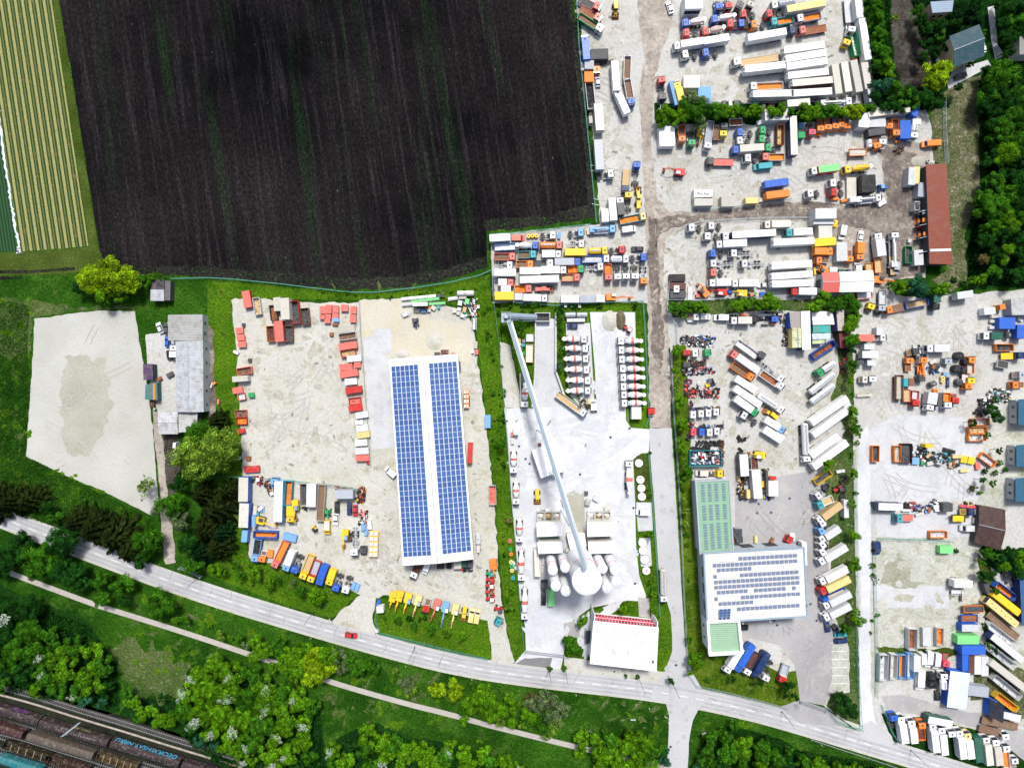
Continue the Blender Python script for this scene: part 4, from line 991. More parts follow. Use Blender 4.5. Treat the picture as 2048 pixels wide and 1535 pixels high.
poly('meadow_patch', [(230, 1270), (300, 1300), (400, 1340), (350, 1390), (330, 1400), (260, 1380), (235, 1330)], S * 1.4, 'rough', 4)
# main road, path, branches, railway
road_c = [(-160, 970), (-60, 1008), (30, 1045), (100, 1072), (180, 1102), (260, 1132), (330, 1158), (400, 1182), (480, 1208), (560, 1232), (640, 1256), (720, 1279), (800, 1301), (880, 1321), (960, 1337), (1040, 1349), (1120, 1359), (1200, 1368), (1290, 1379), (1370, 1392), (1450, 1408), (1540, 1430), (1640, 1459), (1740, 1489), (1840, 1519), (1960, 1556), (2200, 1630)]
strip('kerb_strip', road_c, 42, S * 4.6, 'gravel')
strip('main_road', road_c, 36, S * 5.6, 'asphalt')
poly('branch_road', [(1310, 1370), (1420, 1392), (1400, 1412), (1385, 1440), (1378, 1480), (1372, 1620), (1325, 1620), (1336, 1500), (1338, 1430), (1332, 1405), (1300, 1395)], S * 6.4, 'asphalt', .1)
poly('entrance_apron', [(1560, 1412), (1600, 1398), (1652, 1416), (1700, 1452), (1600, 1446)], S * 6.6, 'courtasph', .1)
poly('entrance_apron', [(1720, 1450), (1742, 1440), (1760, 1450), (1800, 1496), (1720, 1476)], S * 6.8, 'asphalt', .1)
poly('entrance_apron', [(1050, 1300), (1128, 1308), (1120, 1342), (1060, 1344), (1020, 1336)], S * 4, 'slab', .1)
path_c = [(-60, 1115), (20, 1145), (100, 1175), (190, 1208), (260, 1230), (340, 1255), (420, 1281), (500, 1308), (580, 1334), (660, 1362), (740, 1386), (820, 1408), (900, 1428), (980, 1450), (1060, 1470), (1150, 1492), (1240, 1512), (1400, 1545)]
strip('foot_path', path_c, 10.5, S * 4, 'pathm')
rl_ = [tuple(p) for p in smooth_line(road_c)]
for dd in (-13, -5.5, 5.5, 13): strip('wheel_band', offset_line(rl_, dd), 4.6, S * 6.0, 'wheelband', sm=False)
mk = MB(); L = smooth_line(road_c, 24); acc = 0
pw = [((x - 1024) * SPX, (767.5 - y) * SPX) for x, y in L]
nxt = 0; run = 0.0
for i in range(len(pw) - 1):
    a, b = pw[i], pw[i + 1]; d = math.hypot(b[0] - a[0], b[1] - a[1]); run += d
    if run >= nxt:
        an = math.atan2(b[1] - a[1], b[0] - a[0]); mk.add([(a[0] + math.cos(an) * u - math.sin(an) * v, a[1] + math.sin(an) * u + math.cos(an) * v, S * 7.4) for u, v in ((-1.55, -.09), (1.55, -.09), (1.55, .09), (-1.55, .09))], [(0, 1, 2, 3)]); nxt = run + 6.0
o = mesh_obj('road_markings', mk, 'paintline'); o['kind'] = 'structure'
mk = MB()
for i in range(7):
    x, y = W(1678, 1285 + i * 16.2); mk.box(x, y, S * 5, 5.6, .14, .01, R(1))
mesh_obj('bay_markings', mk, 'paintline')['kind'] = 'structure'
mk = MB()
for k in range(9):
    x0, y0 = W(1068, 830 + k * 20); 
    mk.box(x0 + 2, y0, S * 4.2, 22, .07, .01, R(2))
for k in range(4): x0, y0 = W(1180 + k * 25, 720); mk.box(x0, y0 - 15, S * 4.2, .07, 60, .01, R(1.5))
mesh_obj('slab_joints', mk, 'concrete', color=None)['kind'] = 'structure'
# rails
rail_c = [(-200, 1320), (-60, 1357), (60, 1388), (160, 1419), (260, 1449), (360, 1480), (450, 1507), (560, 1540), (700, 1582)]
strip('rail_ballast', rail_c, 26, S, 'ballast'); strip('rail_ballast', rail_c, 13, S * 1.4, 'garden')
yard_c = [(x - 22, y + 58) for x, y in rail_c]
strip('railway_yard_ground', [(x - 30, y + 90) for x, y in rail_c], 176, S * .5, 'ballast')
strip('service_track', [(x - 6, y + 15) for x, y in rail_c], 4, S * 1.8, 'dirtlane')
def track_line(off):
    c = smooth_line([(x - off * .28, y + off) for x, y in rail_c], 10)
    P = [((x - 1024) * SPX, (767.5 - y) * SPX) for x, y in c]
    root = empty('railway_track', P[0][0], P[0][1]); ox, oy = P[0]
    rl = MB(); sl_ = MB(); run = 0
    for s in (-.72, .72):
        rl = MB()
        for a, b in zip(P, P[1:]):
            an = math.atan2(b[1] - a[1], b[0] - a[0]); d = math.hypot(b[0] - a[0], b[1] - a[1])
            rl.box((a[0] + b[0]) / 2 - math.sin(an) * s - ox, (a[1] + b[1]) / 2 + math.cos(an) * s - oy, .3, d + .02, .09, .15, an)
        mesh_obj('rail', rl, 'steel', root)
    nx = 0
    for a, b in zip(P, P[1:]):
        an = math.atan2(b[1] - a[1], b[0] - a[0]); d = math.hypot(b[0] - a[0], b[1] - a[1]); t = nx
        while t < d:
            sl_.box(a[0] + math.cos(an) * t - ox, a[1] + math.sin(an) * t - oy, .13, .26, 2.5, .2, an); t += .85
        nx = t - d
    so_ = mesh_obj('sleepers', sl_, 'sleeper', root); so_['kind'] = 'stuff'
    root['kind'] = 'structure'
track_line(0)
for of in (39, 64, 92, 118): track_line(of)

# small stains, dried puddles and wheel marks on the yards
def blotches(name, mat, z, boxes, seed, r0, r1, el=1.6):
    rr = random.Random(seed); m = MB()
    for (x0, y0, x1, y1, n) in boxes:
        for _ in range(n):
            x, y = (rr.uniform(x0, x1) - 1024) * SPX, (767.5 - rr.uniform(y0, y1)) * SPX; r = rr.uniform(r0, r1) * rr.uniform(.5, 1); e = rr.uniform(1, el); a0 = rr.uniform(0, 3.14); k = 22; vs = []
            sd = rr.uniform(0, 99); zz = z + len(m.v) * 2e-6
            for i in range(k):
                a = 2 * math.pi * i / k; q = r * (1 + .6 * pnoise((math.cos(a) * 1.6 + sd, math.sin(a) * 1.6, 0)) + .16 * rr.uniform(-1, 1)); u, w = q * e * math.cos(a), q / e * math.sin(a)
                vs.append((x + u * math.cos(a0) - w * math.sin(a0), y + u * math.sin(a0) + w * math.cos(a0), zz))
            m.add(vs, [tuple(range(k))])
    o = mesh_obj(name, m, mat); o['kind'] = 'stuff'; o['label'] = name.replace('_', ' ') + ' on the yards'; o['category'] = 'ground marks'
YB = [(475, 610, 715, 940, 60), (740, 930, 800, 1180, 16), (700, 1080, 960, 1178, 30), (545, 1060, 690, 1110, 10), (945, 720, 958, 1200, 12), (1165, 20, 1260, 180, 16), (1200, 200, 1270, 420, 20), (1360, 20, 1700, 200, 70), (1320, 260, 1750, 400, 55), (1345, 460, 1620, 590, 50), (1400, 640, 1560, 930, 50), (1560, 700, 1660, 930, 30), (1000, 470, 1285, 600, 16)]
blotches('worn_patches', 'wornground', S * 5.2, YB, 11, .5, 2.4)
blotches('dusty_patches', 'trackdust', S * 5.6, YB + [(1725, 640, 1960, 830, 60), (1760, 1090, 1940, 1290, 20)], 12, .5, 2.2)
blotches('dried_puddles', 'wornground', S * 5.4, [(1725, 610, 1960, 830, 60), (1760, 1090, 1940, 1290, 20)], 13, .6, 2.4)
blotches('oil_stains', 'cleargravel', S * 6, [(a, b, c, d, n) for a, b, c, d, n in YB] + [(1480, 950, 1650, 1080, 18), (1300, 100, 1340, 850, 50), (1340, 410, 1760, 450, 40), (1750, 300, 1840, 540, 60), (1010, 830, 1290, 1300, 14)], 14, .15, .75, 2.2)
blotches('pale_ruts', 'dirtlane', S * 6.2, [(1300, 60, 1334, 850, 60), (1345, 412, 1750, 445, 26)], 15, .3, 1.0, 1.6)

def tyre_arcs(name, mat, z, boxes, seed):
    rr = random.Random(seed); m = MB()
    for (x0, y0, x1, y1, n) in boxes:
        for _ in range(n):
            x, y = (rr.uniform(x0, x1) - 1024) * SPX, (767.5 - rr.uniform(y0, y1)) * SPX; a = rr.uniform(0, 6.28); R0 = rr.uniform(12, 60) * rr.choice((-1, 1)); ln = rr.uniform(8, 24); k = int(ln / 1.2); zz = z + len(m.v) * 1e-6
            for side in (-.95, .95):
                vs = []; px_, py_, aa = x, y, a; k2 = 0
                for i in range(k + 1):
                    qx, qy = px_ / SPX + 1024, 767.5 - py_ / SPX
                    if not (x0 < qx < x1 and y0 < qy < y1): break
                    k2 = i
                    for w in (-.16, .16): vs.append((px_ + math.cos(aa + 1.57) * (side + w), py_ + math.sin(aa + 1.57) * (side + w), zz))
                    px_ += math.cos(aa) * 1.2; py_ += math.sin(aa) * 1.2; aa += 1.2 / R0
                m.add(vs, [(2 * i, 2 * i + 2, 2 * i + 3, 2 * i + 1) for i in range(k2)])
    o = mesh_obj(name, m, mat); o['kind'] = 'stuff'; o['label'] = 'faint tyre marks on the yards'; o['category'] = 'ground marks'
tyre_arcs('tyre_marks', 'tyremark', S * 6.6, [(520, 660, 690, 900, 18), (730, 1060, 955, 1180, 22), (1340, 270, 1700, 390, 34), (1740, 650, 1940, 820, 34), (1180, 60, 1260, 420, 20), (1340, 480, 1410, 580, 8), (1760, 850, 1940, 1000, 18), (1560, 700, 1620, 900, 10)], 21)
tyre_arcs('tyre_marks', 'slabmark', S * 6.6, [(1020, 840, 1240, 985, 22), (1192, 650, 1236, 840, 12), (1058, 1200, 1122, 1290, 8), (1745, 860, 1940, 1000, 5)], 22)
tyre_arcs('tyre_marks', 'courtmark', S * 6.6, [(1490, 950, 1640, 1080, 7), (1500, 1250, 1655, 1275, 8), (1604, 1280, 1655, 1390, 10)], 24)
tyre_arcs('tyre_marks', 'padmark', S * 6.6, [(75, 650, 265, 930, 7)], 23)
m = MB(); rr = random.Random(4)
for k in range(46):
    i = rr.randrange(60, len(rl_) - 60) if False else rr.randrange(20, len(rl_) - 20); p = offset_line(rl_, rr.uniform(-16, 16))[i]; x, y = (p[0] - 1024) * SPX, (767.5 - p[1]) * SPX; a = rr.choice((R(-18), R(70))) + rr.uniform(-.2, .2); ln = rr.uniform(.8, 2.2)
    for j in range(3): m.box(x, y, S * 6.7 + k * 1e-5 + j * 1e-6, ln, .10, .004, a); x += math.cos(a) * ln * .9; y += math.sin(a) * ln * .9; a += rr.uniform(-.35, .35)
o = mesh_obj('road_cracks', m, 'crack'); o['kind'] = 'stuff'
blotches('road_repairs', 'wheelband', S * 6.5, [(1340, 1410, 1380, 1530, 8), (1310, 870, 1345, 1150, 10), (1325, 1180, 1360, 1350, 6)], 31, .4, 1.4)
blotches('straw_tufts', 'rough', S * 2.2, [(250, 1190, 520, 1300, 26), (700, 1340, 900, 1420, 24), (300, 1300, 420, 1380, 20), (660, 1400, 760, 1450, 16), (1140, 1400, 1320, 1460, 26), (0, 620, 50, 900, 18), (560, 570, 900, 592, 10)], 32, .4, 1.8, 2.2)
blotches('fresh_tufts', 'grass_lush', S * 2.3, [(0, 600, 60, 1000, 40), (60, 940, 300, 1100, 40), (250, 1190, 600, 1380, 60), (700, 1340, 1330, 1460, 60), (1400, 1440, 1500, 1480, 16), (1870, 220, 1960, 560, 50)], 33, .4, 2.0, 1.8)

blotches('cement_dust', 'slabmark', S * 5, [(1020, 830, 1260, 990, 30), (1045, 1000, 1068, 1190, 10), (1230, 1000, 1270, 1180, 12), (1060, 1200, 1240, 1290, 16), (1190, 640, 1240, 850, 14)], 41, 1.0, 3.6, 2.2)
# ---------------------------------------------------------------- parked things, yard by yard (tile coordinates read off the photograph's ground plan)
Z1 = 'the field side yard'
T(Z1, 1140, 0, '''
fb 235 40 -28 8.5 R k; bm 205 85 -24 8.5 S w=1.1; fb 245 165 -32 8.5 r o; tp 245 270 -32 9.8 W D G | white tipper truck with rusty bed and green sides
wl 555 95 270 6 Y; bt 190 570 95 8.8 B B | blue box truck; ct 355 650 2 6.2 k w=3.6 | dark grey lean-to canopy; ct 232 780 0 3.2 S w=3
ml 322 835 270 2.9 O | tiny orange buggy; ct 230 925 0 3.3 O w=3.6; tl 245 1145 97 10 W K w=2.9; ca 335 970 97 4.2 S; bx 550 915 95 10.5 W; bt 625 1220 115 9.4 W W
tl 690 815 88 8.2 W D; tp 718 1110 280 9.4 B D W | blue tipper truck with white walled bed
bm 440 745 10 5 K w=.8''')
T(Z1, 1140, 230, '''bx 350 25 94 9.6 w w=3; bx 350 480 94 10.6 S w=3 | silver grey roofed box trailer; tt 425 715 3 6.3 W; fb 675 790 265 8.6 N C; tt 800 700 88 8.2 B
wl 830 980 90 8.6 Y; tt 705 1040 92 7 Y; bx 515 1135 95 8 W; bt 610 1090 93 6.6 W k; ct 425 1205 92 4.6 W w=2.6; tp 760 1245 12 9.6 y O T | cream tipper truck with orange bed''')
T(Z1, 1140, 0, '''pl 150 780 90 1.5 w; pl 150 830 90 1.2 s; pl 250 1380 80 1.4 k; ct 250 1440 95 2.5 w w=1.2''')
Z2 = 'the mixer corner yard'
T(Z2, 1140, 0, '''ca 1205 80 108 4.6 W; mx 1500 252 188 8.6 B W x; mx 1855 205 188 8.8 B W x; mx 1735 352 190 8.4 R w x; tt 1465 395 185 6.4 R
bt 1430 520 189 10.6 W W; bx 1760 475 189 9.2 W; tt 1450 650 188 6.4 W; tt 1700 630 188 6.6 B; tt 1790 50 275 4.6 B; tt 1905 40 275 4.6 R; tt 2060 740 190 6.2 W
tt 1120 1060 100 8 R; ch 1112 1215 92 5 k | dark grey stripped chassis; ct 1465 985 0 5.6 W w=4.2 | square white roofed cabin; bt 1325 1130 105 9.5 Y Y; ct 1262 1120 104 8.6 b w=1.9
ct 1640 1120 2 4.6 b w=6.2 h=.9 | blue framed glass pit; pl 1275 1000 10 2.6 W w=2''')
T(Z2, 1440, 0, '''tt 250 40 245 4.8 k; tt 380 25 245 4.8 w; tt 345 165 188 6.6 R; fb 215 292 184 8.4 R K; cb 265 275 4 2.2 B; tt 470 290 188 6.4 O
tk 770 30 190 8.8 W S; bx 1035 75 190 13.8 y w | long cream box trailer; tt 660 160 190 6.8 R; tp 745 250 190 8.2 T O; tp 1070 205 190 9 W O S | white tipper truck with orange lined bed
fb 1120 350 190 10.6 r o; bx 565 420 190 13.8 W; ch 845 375 5 3.6 N; fb 440 715 189 16.4 W C | long white flatbed truck with planked deck; tf 1545 120 94 9 s; bx 1670 95 96 7.4 s
tt 1585 315 262 5.4 W; sk 1620 535 104 8.6 G W | green open skip heaped with white scrap; ml 1525 510 250 2.9 Y; bx 1745 475 98 14.8 W; pl 1625 710 100 2.4 O w=1.5
tp 560 1035 182 12 W O | white tipper truck with orange lined long bed; pl 1530 1030 90 1.2 M; pl 1855 1010 90 1.5 R; bx 1820 1120 101 6.4 s''')
T('the white trailer block', 1440, 0, '''rf 1010 575 189 14.4 W; rf 1030 675 189 14.4 W; rf 1045 770 189 14.4 W; rf 1060 890 187 14.4 W; rf 540 810 187 14.4 W; rf 1110 985 186 14.4 w M | off-white refrigerated trailer with maroon side
rf 1100 1115 183 14.4 W S | white refrigerated trailer lettered along its side; rf 640 1130 182 14.4 W s; bx 1405 955 99 10.6 w; bx 1520 930 100 10.6 w; bx 1640 920 101 11.4 w; bx 1760 915 99 9.4 w''')
T('the row behind the tree hedge', 1440, 0, '''bx 945 1240 4 8 w; cn 1395 1235 3 11.4 W S; va 75 1245 4 2.8 k; va 150 1240 4 2.8 w; va 225 1240 4 3.2 k; fl 525 1280 90 2.5 O; pl 620 1262 0 2 M; pl 425 1240 0 1.5 T''')
Z3 = 'the dealer yard below the hedge'
T(Z3, 1140, 230, '''ct 1165 260 92 7 W w=5.4 h=3 | white profiled roof shed beside the lane; ct 1210 110 2 5.4 S w=2.2 | silver grey flat roof lean-to; tp 1345 225 270 6.4 O D
tt 1465 270 268 6.6 G; ex 1570 250 265 6.8 Y w; tp 1675 240 262 10.4 W S s | white tipper truck with covered grey bed; tl 1765 220 92 4.6 o; ml 1845 200 268 4.2 Y; ml 1855 130 268 2.6 k
ex 1240 670 172 8.6 R W; fb 1810 560 180 9.8 k r | dark grey flatbed truck with faded red machinery deck; ct 1605 950 0 6.6 W w=3.2 | white container lettered on its roof
ct 1610 1040 0 6.6 w w=3; ct 1905 1040 2 4.8 w w=3.6''')
T(Z3, 1440, 200, '''tl 195 260 2 4.6 W o; ct 670 190 2 8.4 W w=4 h=3.6 | tall white box van body; pl 480 270 20 2 s w=1.4; tt 310 390 183 6.8 B; tt 290 490 184 6 W; bt 340 580 184 11 B w | blue box truck with off-white roof
tt 385 700 183 5.8 W; tt 560 365 183 5.6 G; tt 550 470 183 5.6 G; tt 625 575 183 5.4 G; sk 722 425 90 7.2 o C; tp 640 685 181 8.2 r O w
va 525 790 186 6.4 T; bx 885 430 92 13.8 w N | long off-white box trailer with navy sides; bt 1265 830 187 9.8 W L R | white box truck with light green roof; mx 1670 815 186 10 Y Y z
tl 1670 625 180 6.2 O w; bx 680 1000 187 8.4 B; bx 695 1135 187 8.2 O; pl 525 1125 0 1.3 g; ct 385 1210 2 4.5 y w=2; pl 490 1205 0 1.4 w
tt 1135 1120 188 5.8 W; tt 1415 1000 184 6.2 W; tt 1425 1110 184 6.2 R; ct 1770 1015 2 5 K w=6 h=3.6 | black roofed cabin with white roof lights; ct 1615 1040 0 3.4 w w=7.4 h=1
cn 1790 1190 5 9 W S; pl 1945 1230 30 3 W w=2.2; ct 1610 1200 5 2.6 s w=1.6; tr 1975 1045 5 3.4 B b
pl 1385 1190 5 2.8 O w=.8; pl 1500 1210 10 2.4 O w=.9; pl 980 305 90 2 b w=1.8; ct 985 420 0 2.4 G w=2.1; tt 1105 335 268 6 p
ml 1210 300 268 5.4 O; ml 1300 290 268 5 O; ml 1390 285 266 4.6 O B | small orange utility truck with blue tank; ml 1465 285 268 3.6 O; ml 1530 280 266 4.8 O s | small orange utility truck with pale tank; pl 1190 422 155 1.8 O w=.6''')
T(Z3, 1708, 200, '''ct 105 255 84 5 W w=3.6 h=3.4 | white two storey site cabin; ct 270 270 2 6.6 s w=3.2; ct 275 380 8 6 k w=2.4 | dark grey container beside the orange utility trucks; bx 420 150 6 15 w w=1.8 | long tarpaulin wrapped load
ml 420 300 268 3.6 O; tp 500 335 268 6.4 O M; ct 620 355 90 6.4 B w=3.8 | blue roofed cabin beside the woods; tk 740 370 262 5.4 W W; ct 755 260 0 2.8 W w=1.8; bt 755 110 70 4.6 B
ml 265 520 285 4.6 O; ml 340 520 90 3.6 W; cy 195 520 95 3.2 s; va 945 515 183 6.4 O; pl 530 500 5 2 O w=.7; ml 360 300 268 2.6 K''')
T('the dark track yard', 1708, 200, '''ct 690 920 88 6.2 s w=2.4 h=2.9; ct 755 905 88 6 y w=2; ct 820 1080 86 5 S w=2.8; ct 760 1270 88 2.9 s w=1.8''')

Z4 = 'the crowded field corner yard'
T(Z4, 970, 430, '''bx 178 272 3 7.2 W s; va 400 272 0 4.8 r; dr 525 252 0 1.5 Y; dr 572 248 0 1.5 Y; dr 620 248 0 1.5 Y; tt 758 245 0 6 W; pl 895 245 85 2.4 b w=1; tt 1095 215 2 6 b
cn 1415 172 2 9.6 b W; va 1740 165 8 5.2 W; ca 1840 405 180 4.4 K; tl 242 382 2 7.4 b W; mx 505 360 0 7.8 B W; tk 800 355 0 8.2 r O; ch 1095 348 0 6.4 W
bx 1090 445 0 7.4 Y; tk 1370 425 2 7 Y; tt 1592 420 3 5.8 R; tp 240 500 0 7.8 r D; tp 510 475 0 6.6 T D; bt 808 465 0 7 W; ch 225 605 0 6.8 W
tp 482 592 0 6.2 O D; fb 710 580 0 6.8 W k; bt 1000 560 1 9.4 B S | blue box truck with grey roof; tp 1335 528 1 9.8 W s B | white tipper truck with blue walled bed; tk 1632 525 0 6.6 W; tt 1850 510 3 6 B
bx 245 692 0 7.5 W; bx 545 672 0 7.4 W; bt 832 658 0 9.2 W; tp 1098 650 0 5.8 G O O; ch 1322 625 2 6.4 W; tp 1485 690 270 6 r O; tt 1597 690 270 5.8 W; tt 1700 685 270 5.8 W; tt 1805 680 270 6 W
ch 1912 700 270 8.4 O; bt 255 805 0 5.6 r s; bx 655 772 1 13.8 W; tp 1037 752 0 6.6 r C; ct 250 888 0 3.4 W; tp 462 887 0 6.2 r O O; wl 717 887 0 7 r
bx 232 972 0 6.6 Y w=2.9; bt 612 995 -2 8.8 W; ct 1025 1010 0 6.4 W; ct 1240 1010 0 5.8 S; ct 1385 1005 0 3.4 W; ex 1640 985 0 10.4 O W; ct 405 980 0 2.8 s w=2.4; bm 95 830 92 6 N w=.6
pl 1240 200 100 2 y w=.8; pl 970 1090 0 1 W; pl 1050 1090 0 1 G; pl 1140 1095 0 1 w''')
Z5 = 'the concrete plant'
for i, (a, b) in enumerate(((1022, 467), (1038, 580), (1043, 705), (1053, 835), (1068, 965), (1068, 1090))): T('the inner mixer row', 980, 600, 'mx %d %d 0 9 W W r' % (a, b))
for i, (a, b) in enumerate(((1690, 490), (1697, 602), (1702, 712), (1712, 825), (1718, 930), (1722, 1040), (1727, 1140), (1732, 1240))): T('the lane side mixer row', 980, 600, 'mx %d %d 180 9 W W r' % (a, b))
T('the plant fence mixer line', 980, 840, 'mx 285 492 270 9 W W r; mx 315 870 270 9 W W r; mx 355 1325 270 9 W W r')
T('the plant fence mixer line', 980, 1060, 'mx 377 420 270 11.6 W W r; mx 418 885 270 11.8 W W r')
T(Z5, 980, 600, '''cy 970 175 2 4 S; cy 1110 175 2 4 S; ct 1040 235 2 6.4 s w=1.2 h=1.2; ca 995 312 180 3.8 N; tp 980 1252 -36 12.6 W C | white tipper truck loaded with yellow sand; va 1250 1262 92 4 W
ct 1765 1360 90 4.2 W w=3.4; ml 1945 1342 90 2.9 R W; tl 475 640 90 6.4 y w; mx 420 1145 270 9 W W r; tr 1665 345 150 2.8 R; ct 480 450 90 2.6 s w=2.6 h=.8
pl 345 480 0 1.7 y w=1.3; pl 355 530 10 1.3 w; pl 372 580 0 1.3 k; pl 405 490 0 1 s; pl 395 640 0 1.4 G w=1.3; pl 400 540 90 1.2 T; ct 430 940 90 5 k w=3 h=.5; pl 1195 1225 80 1.6 y''')
T(Z5, 980, 840, '''mx 1680 690 90 12 W W r; wl 570 930 270 5.8 Y; va 1845 1112 180 4.8 W; ct 312 128 90 2.8 W w=1.7; pl 270 170 90 1.4 r; pl 272 250 90 2.2 w; ct 600 300 10 1 M w=1 h=1''')
T(Z5, 980, 1060, 'ca 645 752 90 3.6 k; ca 645 848 90 3.6 K; ct 740 815 90 5.8 L w=2.2; pl 35 400 45 2 Y')
Z6 = 'the tractor unit yard'
T(Z6, 1310, 400, '''tt 490 332 182 5.8 W; tt 728 310 182 5.8 W | white tractor unit with faded front; bt 1475 288 182 9.2 w w; tt 690 436 182 6.2 W; st 1135 410 183 18.8 W W N; bt 1738 382 182 9.2 T W
bt 920 522 182 10.8 W W; rf 1670 500 183 14.4 W; tt 750 642 182 6 B; ch 1055 642 182 9.2 W; ch 815 762 182 9.6 W; ch 1185 764 182 9.4 W; tt 752 872 182 5.8 r
rf 1645 778 183 14.2 W; rf 1648 905 183 14.6 W; rf 1655 1003 182 14.6 W; bt 1795 1097 180 8.8 R W; bt 785 992 181 7.6 W W; bt 1085 1000 181 9.2 W W; ca 1300 1022 180 3.4 W
ct 280 930 0 5.6 K w=2.6 h=1.6 | black bunker bay beside the yard gate; ct 285 1030 0 5.6 M w=2.4 h=1.6 | brown bunker bay beside the yard gate; ct 288 1130 0 5.6 k w=2.6 h=1.6 | dark grey bunker bay beside the yard gate
ex 590 1092 130 4.4 O k; ex 760 1102 176 6.4 R W; ex 1020 1115 176 5.2 Y y; tr 1180 1130 20 2.6 G r; pl 1300 1128 0 2 B; pl 520 1150 10 1.6 r; dr 850 1130 0 1.1 o; pl 910 1100 0 1.6 B; ct 445 1110 90 4.6 s w=1.6 h=.4; cb 265 1070 0 1 W''')
Z7 = 'the parts row under the trees'
T(Z7, 1310, 400, '''ml 465 1405 0 4.4 W; pl 430 1450 0 2.4 W; va 615 1402 0 3.9 W; va 805 1412 180 5 W; bt 1040 1447 180 7.4 W w; bm 1310 1385 2 6 s; bm 1075 1382 2 2.8 O w=.5
ml 1440 1440 90 3 B R; pl 1330 1500 0 2.6 k w=.4; ml 1200 1430 0 3 K; dr 1200 1475 0 .9 K''')
Z8 = 'the orange vehicle yard'
T(Z8, 1600, 400, '''ct 268 185 0 7.4 W w=3.6 h=5 | tall white roofed two storey cabin; ct 268 260 0 7.2 s w=2.2 h=3.6 | pale blue roofed cabin; ct 300 385 90 6.6 w w=4.8 h=2.9 | rusty corrugated roof canopy; bx 300 505 4 7.4 Y w=2.8; bt 295 615 0 7 O; ml 270 720 180 5.2 O W
va 525 385 262 5 W; ca 738 432 80 4 W; ct 505 620 90 6.6 s w=3.8; ml 595 680 268 4.6 O; bt 745 612 268 6.4 O; bt 965 530 97 8.6 W s w=3.2; cn 1140 600 92 12.8 W k; tf 1110 790 92 6.6 C w=1.4
va 1170 815 265 4.4 S; tl 950 785 92 5.2 O C; tl 840 830 92 4.4 O C; ex 1025 965 -5 7.6 O k; va 710 800 92 3.8 W; tl 785 1145 8 5.4 r s; tl 1000 1180 90 5.6 S s | silver grey trailer with graffiti
tt 975 1320 88 3.6 S; fb 1150 1305 192 7.8 O D; tl 1405 1245 190 8.2 B C; bt 1650 1200 272 7 K g; bx 1985 1140 8 5.6 s; sk 1315 655 90 6 G k; ct 1430 692 92 5.4 s w=3.2
wl 1480 150 180 3 S; wl 1480 245 180 3.4 O; tr 1500 320 180 3.2 R; wl 1490 412 180 3.4 O; ct 1412 70 92 2.8 W w=1.7; ml 850 1290 70 3.2 Y k; ml 800 1480 180 0.1 W'''.replace('; ml 800 1480 180 0.1 W', ''))
T(Z8, 1600, 400, 'ct 500 850 0 2 g w=1; ct 405 835 0 2.6 W w=1.6; ex 290 840 145 4 O k; pl 178 855 95 2.4 Y w=.6; ct 590 850 0 1.2 N w=.9; bt 425 265 80 3 Y Y; pl 1320 490 90 1.2 s')
Z9 = 'the recovery yard'
T(Z9, 1330, 600, '''cb 262 635 270 2.2 R; cb 370 637 5 2.3 W; cb 517 630 5 2.3 G; cb 345 1378 0 2.6 W; cb 440 1365 0 2.6 W; cb 530 1360 0 2.4 W; cb 622 1345 0 2.6 W; pl 535 985 60 2.2 k w=1.2; dr 412 1005 0 1.3 s; pl 515 1020 20 1.6 Y
tl 985 590 145 8.6 s W; tt 1150 682 58 3.6 k; bt 965 742 145 11.6 r W; tp 935 862 -33 9 O D; ch 1275 860 -38 10.6 W; tp 1290 965 -33 9.4 W o; bx 972 1015 147 8.4 W; bx 995 1162 145 11 W
bt 985 1278 -36 10 G W; tk 1285 1240 -33 10.6 W; wl 1290 1370 147 5.6 Y; tt 1020 1430 148 7.6 W; sk 1910 600 34 9.2 B o; tk 1950 825 213 7.8 G W; cb 262 780 270 2.4 k; cb 560 1300 0 1 W'''.replace('; cb 560 1300 0 1 W', ''))
T(Z9, 1330, 820, '''cb 350 262 0 2.6 p; cb 450 260 0 2.6 B; cb 545 268 0 2.6 W; cb 630 252 0 2.4 W; bt 1330 182 -32 8.4 b W; ct 1310 292 -34 7.6 W w=3; fl 1190 542 180 3.4 Y; ex 1130 540 175 4.4 Y W
bx 950 660 94 7.8 W k w=3 | white box trailer with grey side; tl 1085 660 94 6 w M; bx 1105 890 95 10 W w=3; ct 1305 945 90 5.2 W w=3.4; pl 1300 815 0 2.4 R w=1.2; pl 1180 890 95 2.2 Y w=1.2; ct 1230 850 92 7.4 k w=.7; pl 1215 800 90 2 b
ct 1005 1010 92 3 y w=1.2; pl 975 930 90 1.6 S w=1.4; pl 890 820 90 2 y w=.9; va 450 760 180 4.4 w; pl 560 775 0 2 k w=1; ml 655 760 0 3 Y; bm 540 822 2 11 s w=.7
ct 885 1465 90 2.4 S w=2.4; cb 880 1515 90 1.4 k''')
T('the tanker rank', 1560, 600, '''kt 520 1002 39 11 W; kt 525 1128 38 10.4 s; bx 595 1330 35 15.6 W; ct 815 1275 30 2.6 s w=2.2''')
T('the tanker rank', 1560, 820, '''bx 605 150 35 15.2 W; tk 320 395 272 14 W; bx 535 428 37 12 W | white box trailer with a green roof stripe; bx 605 535 36 14.8 W | white box trailer beside the lone bush''')
Z10 = 'the lane fence truck row'
T(Z10, 1560, 820, '''sk 525 812 35 6.6 Y k; tt 510 985 215 6.6 W; tp 540 1110 205 6.6 T C W | teal tipper truck with sandy bed; bt 595 1240 216 10.4 W C; tt 560 1320 212 6.6 W; tt 530 1430 205 5 b; bt 600 1500 214 8.4 W s
tr 715 955 200 2.8 R k; ct 798 1188 93 6.2 W w=1.6; pl 730 735 10 3 s w=1; dr 655 985 0 .1 K'''.replace('; dr 655 985 0 .1 K', ''))
